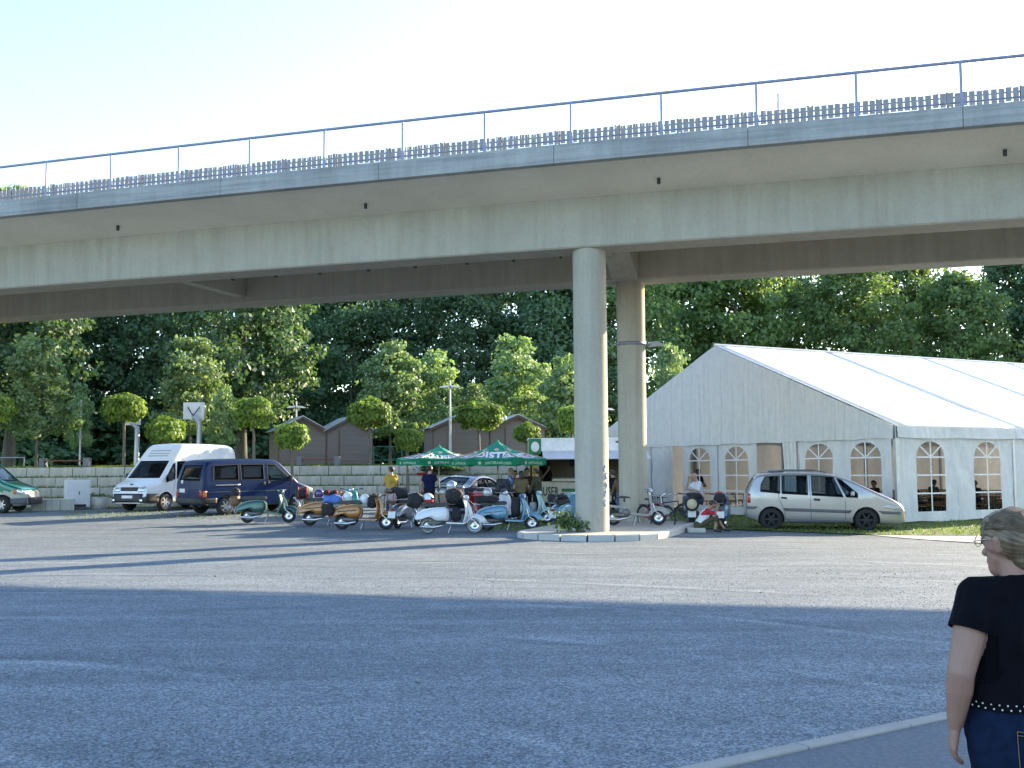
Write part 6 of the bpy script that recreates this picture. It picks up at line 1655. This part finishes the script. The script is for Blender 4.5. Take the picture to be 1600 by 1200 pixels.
def body_caps(P, build=1.0, sleeve=.45, short=False, female=False):
    """P: joint positions; regions 0 skin 1 top 2 trousers 3 shoes"""
    c = []; b = build
    hd, nk, ch, pv = (Vector(P[k]) for k in ('head', 'neck', 'chest', 'pelvis'))
    up = (nk - pv).normalized(); lat = (Vector(P['shl']) - Vector(P['shr'])).normalized(); fw = lat.cross(up)
    hf = Vector(P.get('face', fw)).normalized(); hu = (hd - nk).normalized()
    c += [(hd + hu * .025 - hf * .012, hd + hu * .03 + hf * .012, .094, .088, 0), (hd - hu * .05 + hf * .025, hd - hu * .075 + hf * .035, .062, .05, 0), (hd - hu * .01 + hf * .092, hd - hu * .025 + hf * .108, .016, .017, 0)]
    hl = hu.cross(hf)
    for s in (-1, 1): c.append((hd + hl * s * .088 - hu * .005, hd + hl * s * .094 + hu * .03, .016, .018, 0))
    c += [(nk - hu * .04, hd - hu * .04, .060, .056, 0)]
    wd = .085 if not female else .075
    mid = pv.lerp(ch, .5)
    for s in (-1, 1):
        c += [(ch + lat * s * wd, mid + lat * s * (wd * .75), .125 * b, .112 * b, 1), (mid + lat * s * wd * .7, pv + lat * s * .06 + up * .03, .112 * b, .12 * b, 1), (pv + lat * s * .07, pv + lat * s * .075 - up * .05, .122 * b, .115 * b, 2)]
    c += [(Vector(P['shr']), Vector(P['shl']), .066, .066, 1), (nk - hu * .05, ch, .075, .12 * b, 1)]
    for k in ('l', 'r'):
        sh, el, wr = (Vector(P[q + k]) for q in ('sh', 'el', 'wr')); q = sh.lerp(el, .5 if not short else .55)
        c += [(sh, sh.lerp(el, sleeve), .060 * b, .052 * b, 1), (sh.lerp(el, sleeve), el, .045, .040, 0 if sleeve < .9 else 1), (el, wr, .040, .027, 0 if sleeve < 1.5 else 1)]
        d = (wr - el).normalized(); hp = wr + d * .085; side = d.cross(fw if abs(d.dot(fw)) < .9 else up).normalized()
        c += [(wr + d * .02, hp, .032, .034, 0)]
        for j in range(4): c.append((hp + side * (j - 1.5) * .019, hp + side * (j - 1.5) * .021 + d * (.07 - .012 * abs(j - 1.3)) + fw * .02, .0115, .010, 0))
        c.append((wr + d * .03 + fw * .02, wr + d * .075 + fw * .05, .013, .011, 0))
    for k in ('l', 'r'):
        hp, kn, an, to = (Vector(P[q + k]) for q in ('hp', 'kn', 'an', 'to'))
        if short: c += [(hp, kn, .088 * b, .065, 2), (kn, kn.lerp(an, .35), .062, .056, 2), (kn.lerp(an, .35), an, .050, .036, 0)]
        else: c += [(hp, kn, .088 * b, .064, 2), (kn, an, .064, .050, 2)]
        c += [(an + Vector((0, 0, -.02)), to, .046, .038, 3)]
    return c
def stand(H=1.75, turn=0.0, arms=((.10, .06, -.02), (.10, .06, -.02)), legs=(.05, -.05), lean=0.0):
    k = H / 1.75; P = dict(pelvis=(0, 0, .95), chest=(.0 + lean, 0, 1.27), neck=(.0 + lean, 0, 1.46), head=(.03 + lean * 1.3, 0, 1.615))
    for s, n, a, lg in ((1, 'l', arms[0], legs[0]), (-1, 'r', arms[1], legs[1])):
        sh = Vector((lean, s * .17, 1.41)); P['sh' + n] = sh
        # arms: (elbow forward, elbow out, forearm raise)
        el = sh + Vector((a[0] - .06, s * (.05 + a[1]), -.285)); P['el' + n] = el
        ang = a[2]
        P['wr' + n] = el + Vector((.05 + .22 * math.sin(max(0, ang)), -s * .03 * (1 + 3 * max(0, ang)), -.25 * math.cos(ang) if ang < 1.9 else .22))
        P['hp' + n] = (0, s * .085, .90); P['kn' + n] = (lg * .5 + .02, s * .10, .50); P['an' + n] = (lg, s * .11, .09); P['to' + n] = (lg + .15, s * .125, .045)
    for q in P: P[q] = tuple(Vector(P[q]) * k)
    f = Vector((math.cos(turn), math.sin(turn), 0)); P['face'] = tuple(f); return P
def person(loc, yaw, P, mats, label, hair=None, group=None, build=1.0, sleeve=.45, short=False, female=False, voxel=.014, hairstyle='short', extra=None):
    o = empty('person', loc, yaw, label, 'person', group)
    caps = body_caps(P, build, sleeve, short, female)
    me = blob(caps, voxel)
    for m in mats: me.materials.append(m)
    link('body', me, o)
    hd, nk = Vector(P['head']), Vector(P['neck']); hf = Vector(P['face']).normalized(); hu = (hd - nk).normalized(); hl = hu.cross(hf)
    M = Matrix((hf, hl, hu)).transposed()
    if hair is not None:
        mb = MB(); mb.ell((0, 0, 0), (.113, .104, .105), 16, 10)
        mb.v = [v for v in mb.v]
        off = hd + hu * .04 - hf * .022
        mb.v = [tuple(off + M @ Vector((v[0] + (.03 if v[2] < -.02 and v[0] > 0 else 0) * 0, v[1], v[2] if not (v[0] > .02 and v[2] < .03) else max(v[2], .03)))) for v in mb.v]
        if hairstyle == 'long':
            mb.ell(hd - hf * .05 - hu * .06, (.07, .095, .13), 12, 8)
        mb.obj('hair', hair, o)
    for s in (-1, 1):
        mb = MB(); mb.ell(hd + hf * .092 + hl * s * .034 + hu * .018, .011, 8, 6); mb.obj('eye', EYEM, o)
    return o
def cm(n, c): return m_cloth(n, c, 0, .85, .08, .3, 6, (1, 1, 1))
JEANS = cm('jeans_blue', (.085, .115, .19)); BLACKT = cm('black_trousers', (.014, .014, .018)); KHAKI = cm('khaki_top', (.14, .11, .055)); YELT = cm('yellow_shirt', (.48, .31, .06)); NAVYT = cm('navy_shirt', (.010, .012, .045)); LBLUE = cm('light_blue_shirt', (.17, .28, .50)); MAROON = cm('maroon_shirt', (.05, .02, .02)); OLIVE = cm('olive_jacket', (.06, .06, .035)); WHITET = cm('white_shirt', (.62, .64, .70)); REDT = cm('red_sleeve', (.38, .03, .05)); CAMO = cm('olive_trousers', (.07, .065, .04)); BROWNJ = cm('brown_jacket', (.12, .085, .055))
arms_h = ((.12, .05, 1.2), (.12, .05, 1.2)); arms_r = ((.08, .05, .25), (.06, .05, .2)); cross = ((.16, .02, 1.5), (.16, .02, 1.4))
person(gpos(611, 37.8), R(118), stand(1.72, .5, ((.14, .04, 1.5), (.06, .05, .2))), [SKIN, YELT, JEANS, SHOE], 'person in yellow T-shirt and jeans standing with back turned', HAIRB)
person(gpos(671, 36.6), R(70), stand(1.80, -.5, ((.08, .08, .4), (.10, .08, .9))), [SKIN, NAVYT, BLACKT, SHOE], 'person in dark navy T-shirt standing under the smaller green parasol', HAIRB, build=1.12)
person(gpos(797, 37.6), R(-10), stand(1.78, -.2, ((.10, .05, .9), (.04, .05, .25))), [SKIN, LBLUE, NAVYT, SHOE], 'person in light blue shirt standing in the group by the trailer', HAIRG if False else None, build=1.08, sleeve=.8)
person(gpos(804, 38.8), R(-60), stand(1.66, 0, arms_h), [SKIN, REDT, BLACKT, SHOE], 'person in red top half hidden by the light blue shirt', HAIRB)
person(gpos(815, 37.0), R(88), stand(1.66, .2, ((.10, .06, 1.3), (.10, .06, 1.3)), lean=.02), [SKIN, KHAKI, BLACKT, SHOE], 'person in khaki top and black trousers seen from behind', HAIRB, female=True, hairstyle='long', build=.98)
person(gpos(824, 38.2), R(-105), stand(1.76, .3, cross), [SKIN2, MAROON, BLACKT, SHOE], 'person in maroon shirt facing the group with folded arms', HAIRB)
person(gpos(839, 37.2), R(150), stand(1.76, .1, ((.12, .05, 1.1), (.08, .05, .5))), [SKIN2, OLIVE, BLACKT, SHOE], 'person in olive jacket beside the trailer counter', HAIRB, sleeve=1.6, build=1.05)
person(Vector((at(856, 740, 41.0).x, 41.2, zc0 + sg + .06)), R(-125), stand(1.72, 0, ((.2, .06, .6), (.2, .06, .8)), lean=.22), [SKIN2, BLACKT, BLACKT, SHOE], 'person in dark clothes bending over the counter inside the trailer', HAIRB)
person(gpos(963, 37.6), R(120), stand(1.74, 0, ((.2, .06, 1.2), (.2, .06, 1.1)), lean=.16), [SKIN, BLACKT, BLACKT, SHOE], 'person in black leaning at the counter between the pillars', HAIRB, sleeve=1.6)
person(gpos(971, 36.4), R(100), stand(1.70, 0, arms_r), [SKIN, BROWNJ, JEANS, SHOE], 'person in brown jacket standing behind the rear pillar', HAIRB, sleeve=1.6)
# silhouette in the tent's doorway
yd = (op2[0] + op2[1]) / 2 - .1; q = TM @ Vector((.9, yd, 0)); person(Vector((q.x, q.y, TC.z)), R(-60), stand(1.78, 0, cross), [SKIN2, NAVYT, MAROON, SHOE], 'person in navy top with folded arms in the doorway of the tent', HAIRB)
# guests sitting at the tables inside
def sit(H=1.72, arms=None, drop=.0):
    P = dict(pelvis=(0, 0, .50), chest=(.05, 0, .83), neck=(.06, 0, 1.03), head=(.10, 0, 1.18))
    for s, n in ((1, 'l'), (-1, 'r')):
        P['sh' + n] = (.05, s * .17, .975); P['el' + n] = (.13, s * .23, .74); P['wr' + n] = (.36, s * .14, .78)
        P['hp' + n] = (0.02, s * .09, .50); P['kn' + n] = (.44, s * .11, .53); P['an' + n] = (.42, s * .11, .10); P['to' + n] = (.57, s * .12, .05)
    P['face'] = (1, 0, 0); return P
for i, (ti, tj, sd_, top, lab) in enumerate(((1, 0, -1, NAVYT, 'person in navy top sitting at the table behind the first side window'), (1, 1, 1, MAROON, 'person in maroon top sitting deep in the tent'), (2, 0, 1, BLACKT, 'person in black sitting behind the second side window'), (3, 1, -1, OLIVE, 'person in olive top sitting at a far table in the tent'))):
    q = TM @ Vector((1.9 + ti * 2.1 + sd_ * .58, 2.2 + tj * 2.75 + .2, 0)); person(Vector((q.x, q.y, TC.z)), TROT + (0 if sd_ < 0 else math.pi), sit(), [SKIN2, top, BLACKT, SHOE], lab, HAIRB)
# man in white shirt perched on the black scooter, hand at his face
P = sit(); P['wrr'] = (.30, -.08, 1.10); P['elr'] = (.28, -.20, .84); P['head'] = (.14, 0, 1.17); P['face'] = (.95, 0, -.3); P['hpl'] = (.02, .1, .5)
g = gpos(1092, 34.3); person(g + Vector((0, 0, .34)), R(200), P, [SKIN, WHITET, JEANS, SHOE], 'person in white shirt sitting with one hand at the face', None, build=1.08, sleeve=.85)
# man sitting low on the kerb, elbows on knees
P = dict(pelvis=(-.02, 0, .22), chest=(.16, 0, .50), neck=(.27, 0, .66), head=(.38, 0, .76), face=(.75, 0, -.66))
for s, n in ((1, 'l'), (-1, 'r')):
    P['sh' + n] = (.22, s * .17, .62); P['el' + n] = (.42, s * .21, .50); P['wr' + n] = (.50, s * .08, .68)
    P['hp' + n] = (.02, s * .10, .20); P['kn' + n] = (.46, s * .17, .44); P['an' + n] = (.70 if s > 0 else .42, s * .17, .09); P['to' + n] = (.88 if s > 0 else .58, s * .19, .045)
g = gpos(1092, 31.0); g.z += .0
kb_ = person(g, R(-6), P, [SKIN2, WHITET, CAMO, SHOE], 'person in white shirt with red sleeves crouching on the kerb, head in hands', HAIRB, short=True, build=1.05, sleeve=.9)
ob = [c for c in kb_.children if c.name.startswith('body')][0]
ob.data.materials.append(REDT)
sl, sr = Vector(P['shl']), Vector(P['shr'])
for p in ob.data.polygons:
    if p.material_index == 1 and (abs(p.center.y) > .15 and p.center.z > .48): p.material_index = 4
mb = MB(); mb.bbox((-.06, 0, .06), (.5, .5, .14), .02); o = mb.obj('kerb_block', KERB); o.location = g + Vector((-.05, .02, 0)); tag(o, 'loose kerb block under the crouching person with red sleeves', 'block')

# ---- woman in the foreground, back turned
WS = gpos(1592, 3.85); WS.z = 0.0
wo = empty('person', WS, R(97), 'person in black T-shirt and jeans with dotted belt, back turned', 'person')
P = dict(pelvis=(0, 0, .84), chest=(.02, 0, 1.14), neck=(.0, 0, 1.312), head=(.035, .015, 1.436), face=(math.cos(R(22)), math.sin(R(22)), -.05))
P.update(shl=(.0, .165, 1.268), ell=(-.030, .252, 1.015), wrl=(.02, .252, .835), shr=(.0, -.165, 1.268), elr=(-.02, -.245, 1.01), wrr=(.08, -.225, .83))
for s, n in ((1, 'l'), (-1, 'r')): P.update({'hp' + n: (0, s * .088, .80), 'kn' + n: (.02, s * .10, .44), 'an' + n: (.0, s * .11, .08), 'to' + n: (.15, s * .125, .04)})
V3 = Vector
hd, nk = V3(P['head']), V3(P['neck']); hf = V3(P['face']).normalized(); hu = V3((.0, .0, 1)); hl = hu.cross(hf).normalized()
caps = [(hd + hu * .018 - hf * .022, hd + hu * .022 + hf * .015, .086, .083, 0), (hd - hu * .045 + hf * .03, hd - hu * .078 + hf * .045, .058, .042, 0), (hd - hu * .008 + hf * .088, hd - hu * .03 + hf * .106, .012, .014, 0), (hd - hu * .055 + hf * .082, hd - hu * .062 + hf * .086, .016, .014, 0),
        (nk - hu * .05, hd - hu * .045 - hf * .01, .058, .052, 0)]
for s in (-1, 1):
    e = hd + hl * s * .082 - hf * .012
    caps += [(e - hu * .022, e + hu * .022 + hl * s * .010, .010, .013, 0)]
def torso(g=0.0, reg=1):
    c = []
    for s in (-1, 1):
        c += [(V3((.02, s * .075, 1.17)), V3((.01, s * .075, .98)), .115 + g, .115 + g, reg), (V3((.01, s * .078, .98)), V3((0, s * .082, .86)), .115 + g, .125 + g, reg), (V3((0, s * .10, 1.245)), V3((.01, s * .08, 1.12)), .07 + g, .10 + g, reg)]
    c += [(V3(P['shr']), V3(P['shl']), .058 + g, .058 + g, reg), (V3((0, 0, 1.295)), V3((.01, 0, 1.2)), .062 + g, .09 + g, reg)]
    return c
def legs(g=0.0, reg=2):
    c = []
    for s, n in ((1, 'l'), (-1, 'r')):
        c += [(V3((-.02, s * .082, .82)), V3((-.035, s * .09, .74)), .130 + g, .125 + g, reg), (V3((0, s * .09, .78)), V3(P['kn' + n]), .105 + g, .07 + g, reg), (V3(P['kn' + n]), V3(P['an' + n]), .066 + g, .052 + g, reg), (V3((.01, s * .07, .915)), V3((0, s * .085, .82)), .115 + g, .125 + g, reg)]
    return c
caps += torso(-.004) + legs(-.006)
for s, n in ((1, 'l'), (-1, 'r')):
    sh, el, wr = V3(P['sh' + n]), V3(P['el' + n]), V3(P['wr' + n])
    caps += [(sh, sh.lerp(el, .55), .060, .056, 0), (sh.lerp(el, .55), el, .056, .046, 0), (el, el.lerp(wr, .35), .045, .046, 0), (el.lerp(wr, .35), wr, .046, .028, 0)]
    # hand: palm, four bent fingers, thumb from the side of the palm
    d = (wr - el).normalized(); fwd = V3((.93, -s * .35, 0)); inn = V3((0, -s, 0))
    k0 = wr + d * .03; k1 = wr + d * .085
    for j in range(3): caps.append((k0 + fwd * (j - 1) * .012, k1 + fwd * (j - 1) * .024, .017, .014, 0))
    for j, (ln, bend) in enumerate(((.070, .35), (.080, .45), (.076, .5), (.060, .55))):
        b0 = k1 + fwd * (1.5 - j) * .0215 + d * .004; d1 = (d + inn * bend * .6).normalized(); d2 = (d + inn * bend * 1.7 + fwd * .1).normalized(); d3 = (d * .7 + inn * bend * 2.6).normalized()
        b1 = b0 + d1 * ln * .45; b2 = b1 + d2 * ln * .33; b3 = b2 + d3 * ln * .25
        caps += [(b0, b1, .0095, .0088, 0), (b1, b2, .0088, .008, 0), (b2, b3, .008, .007, 0)]
    t0 = wr + d * .03 + fwd * .024; t1 = t0 + (d * .6 + fwd * .75 + inn * .25).normalized() * .04; t2 = t1 + (d * .85 + fwd * .35 + inn * .4).normalized() * .032
    caps += [(t0, t1, .0125, .0105, 0), (t1, t2, .0105, .0085, 0)]
    caps += [(V3(P['an' + n]) + V3((0, 0, -.02)), V3(P['to' + n]), .042, .034, 3)]
me = blob(caps, .0052, 9)
SKINW = mat('skin_fair', (.30, .165, .12), .55, var=.07, scale=14, bmp=.05, bscale=160)
BLACKTEE = m_cloth('black_tee', (.0035, .0035, .006), 0, 1.0, .1, .5, 5, (1, 1, .6)); DENIM = mat('dark_denim', (.006, .013, .034), .95, spec=.1, var=.35, scale=18, bmp=.25, bscale=420)
for m in (SKINW, BLACKTEE, DENIM, SHOE): me.materials.append(m)
link('body', me, wo)
def cut_mesh(me, planes):
    bm = bmesh.new(); bm.from_mesh(me)
    for co, no in planes: bmesh.ops.bisect_plane(bm, geom=bm.verts[:] + bm.edges[:] + bm.faces[:], plane_co=co, plane_no=no, clear_outer=True)
    bm.to_mesh(me); bm.free(); return me
# T-shirt with short sleeves
tc_ = torso(.010, 0)
for n in 'lr':
    sh, el = V3(P['sh' + n]), V3(P['el' + n]); tc_ += [(sh, sh.lerp(el, .62), .070, .072, 0)]
tm = blob(tc_, .007, 5, 'tshirt')
pls = [((0, 0, .885), (0, 0, -1))]
bm = bmesh.new(); bm.from_mesh(tm); bmesh.ops.bisect_plane(bm, geom=bm.verts[:] + bm.edges[:] + bm.faces[:], plane_co=(0, 0, .918), plane_no=(0, 0, -1), clear_outer=True)
bmesh.ops.bisect_plane(bm, geom=bm.verts[:] + bm.edges[:] + bm.faces[:], plane_co=(0.0, 0, 1.332), plane_no=(.12, 0, 1), clear_outer=True)
for s, n in ((1, 'l'), (-1, 'r')):
    sh, el = V3(P['sh' + n]), V3(P['el' + n]); d = (el - sh).normalized(); cpt = sh.lerp(el, .47)
    fs = [f for f in bm.faces if s * f.calc_center_median().y > .135 and (f.calc_center_median() - cpt).dot(d) > -.06 and f.calc_center_median().z < 1.25 and (f.calc_center_median() - sh.lerp(el, .5)).length < .16 and s * f.calc_center_median().y > .150]
    geom = list({v for f in fs for v in f.verts}) + list({e for f in fs for e in f.edges}) + fs
    bmesh.ops.bisect_plane(bm, geom=geom, plane_co=cpt, plane_no=d, clear_outer=True)
for v in bm.verts:       # folds in the cloth
    z = v.co.z; a = math.atan2(v.co.y, v.co.x)
    k = .0035 * math.sin(38 * z + 5 * a) * math.sin(3 * a + 9 * z) + .004 * math.exp(-((z - .93) / .05) ** 2) * math.sin(16 * a)
    v.co += v.normal * k
bm.to_mesh(tm); bm.free(); tm.materials.append(BLACKTEE); link('tshirt', tm, wo)
# jeans, belt with pale dots, pocket
jm = blob(legs(.010, 0), .008, 5, 'jeans')
jm = cut_mesh(jm, [((0, 0, .928), (0, 0, 1)), ((0, 0, .06), (0, 0, -1))]); jm.materials.append(DENIM); jeans = link('jeans', jm, wo)
jt = BVHTree.FromPolygons([v.co.copy() for v in jm.vertices], [tuple(p.vertices) for p in jm.polygons])
def jhit(a, z, o):
    """point on the jeans at angle a round the waist"""
    d = V3((math.cos(a), math.sin(a), 0)); h = jt.ray_cast(V3((0, 0, z)) + d * .6, -d)
    return (h[0] + d * o) if h[0] is not None else d * (.2 + o) + V3((0, 0, z))
mb = MB(); n = 72
mb.grid(lambda u, v: jhit(2 * math.pi * u, .896 + .026 * v, .010), n, 2, thick=lambda u, v: jhit(2 * math.pi * u, .896 + .026 * v, .001)); belt = mb.obj('belt', BLACKTEE, wo)
DOT = mat('belt_dot', (.62, .60, .55), .5)
for i in range(46):
    for r_ in range(2):
        a = 2 * math.pi * (i + .5 * r_) / 46
        if math.cos(a) < .35: p = jhit(a, .902 + .013 * r_, .0105); mb = MB(); mb.ell(p, .0033, 7, 5); mb.obj('dot', DOT, belt)
STIT = mat('stitching', (.22, .15, .06), .8)
for s in (1, -1):
    cen = math.pi - s * .42
    def pk(u, z): return jhit(cen + u, z, .0025)
    out = [(-.30, .840), (.32, .825), (.30, .72), (0, .69), (-.27, .72), (-.30, .840)]
    pts = []
    for a, b_ in zip(out[:-1], out[1:]):
        for k in range(6): t = k / 6; pts.append(pk(a[0] + (b_[0] - a[0]) * t, a[1] + (b_[1] - a[1]) * t))
    mb = MB(); mb.tube(pts + pts[:1], .0013, 4); mb.tube([pk(-.29 + .6 * k / 6, .828 - .014 * k / 6) for k in range(7)], .0013, 4); mb.obj('pocket_stitching', STIT, jeans)
mb = MB(); mb.tube([jhit(math.pi, .885 - .02 * k, .002) for k in range(10)], .0016, 4); mb.obj('seam', STIT, jeans)
# hair swept up at the back, loose strands over the forehead; glasses
HW = mat('hair_dark_blonde', (.12, .085, .05), .4, var=.35, scale=30, stretch=(1, 1, .15))
hc = [(hd + hu * .028 - hf * .03, hd + hu * .042 + hf * .02, .094, .084, 0), (hd + hu * .0 - hf * .05, hd - hu * .045 - hf * .055, .082, .052, 0), (hd + hu * .062 + hf * .02, hd + hu * .05 + hf * .07, .05, .030, 0), (hd - hf * .075 + hu * .015, hd - hf * .095 - hu * .02, .055, .045, 0)]
hm = blob(hc, .006, 5, 'hair')
for v in hm.vertices:
    q = v.co - hd; a = math.atan2(q.dot(hl), q.dot(hu)); b_ = q.dot(hf)
    v.co += q.normalized() * (.0016 * math.sin(a * 26 + 8 * b_ * 10) + .0010 * math.sin(b_ * 60 + a * 7))
hm.materials.append(HW); hair = link('hair', hm, wo)
# fine hairs lying over the head
rr = random.Random(3); mb = MB()
for i in range(900):
    a = rr.uniform(-1.25, 1.25); w0 = hf * rr.uniform(.02, .10) + hu * rr.uniform(.05, .10)
    pts = []
    sd_ = math.sin(a); cd_ = math.cos(a)
    for k in range(6):
        t = k / 5
        th = 1.15 - 2.6 * t
        dirv = (hf * math.sin(th) + (hu * cd_ + hl * sd_) * math.cos(th) * 1.0).normalized()
        pts.append(hd + hu * .03 - hf * .02 + V3((dirv.x, dirv.y, dirv.z)) * (.1005 + rr.uniform(-.001, .006)) - hu * .012 * t)
    mb.tube(pts, [.0011, .0012, .0012, .0011, .0009, .0003], 3, cap=False)
for i in range(10):
    base = hd + hf * .075 + hu * rr.uniform(.05, .085) + hl * rr.uniform(-.06, .06)
    e = base + hf * rr.uniform(.015, .05) - hu * rr.uniform(.0, .06) + hl * rr.uniform(-.02, .03)
    mb.tube([base - hf * .03 + hu * .012, base + hf * .012 + hu * .008, e], [.0012, .0011, .0004], 3, cap=False)
mb.obj('hair_strands', HW, wo)['kind'] = 'stuff'
gls = empty('glasses', (0, 0, 0)); gls.parent = wo
GLM = mat('thin_metal', (.35, .33, .3), .25, .9)
for s in (1, -1):
    c = hd + hf * .106 + hl * s * .034 + hu * .012
    mb = MB(); mb.tube([c + hl * math.cos(a) * .026 + hu * math.sin(a) * .019 - hf * .006 * math.cos(a) * s for a in (2 * math.pi * k / 20 for k in range(21))], .0016, 5); mb.obj('lens_rim', GLM, gls)
    mb = MB(); mb.add([c + hl * math.cos(a) * .025 + hu * math.sin(a) * .018 for a in (2 * math.pi * k / 20 for k in range(20))], [tuple(range(20))]); mb.obj('lens', m_glass('spectacle_lens', (.92, .93, .93), .08), gls)
    mb = MB(); mb.tube([c + hl * s * .026, hd + hf * .05 + hl * s * .088 + hu * .018, hd - hf * .012 + hl * s * .092 + hu * .022], .0016, 5); mb.obj('temple', GLM, gls)
    mb = MB(); mb.ell(hd + hf * .082 + hl * s * .033 + hu * .012, .0125, 10, 8); mb.obj('eye', EYEM, wo)
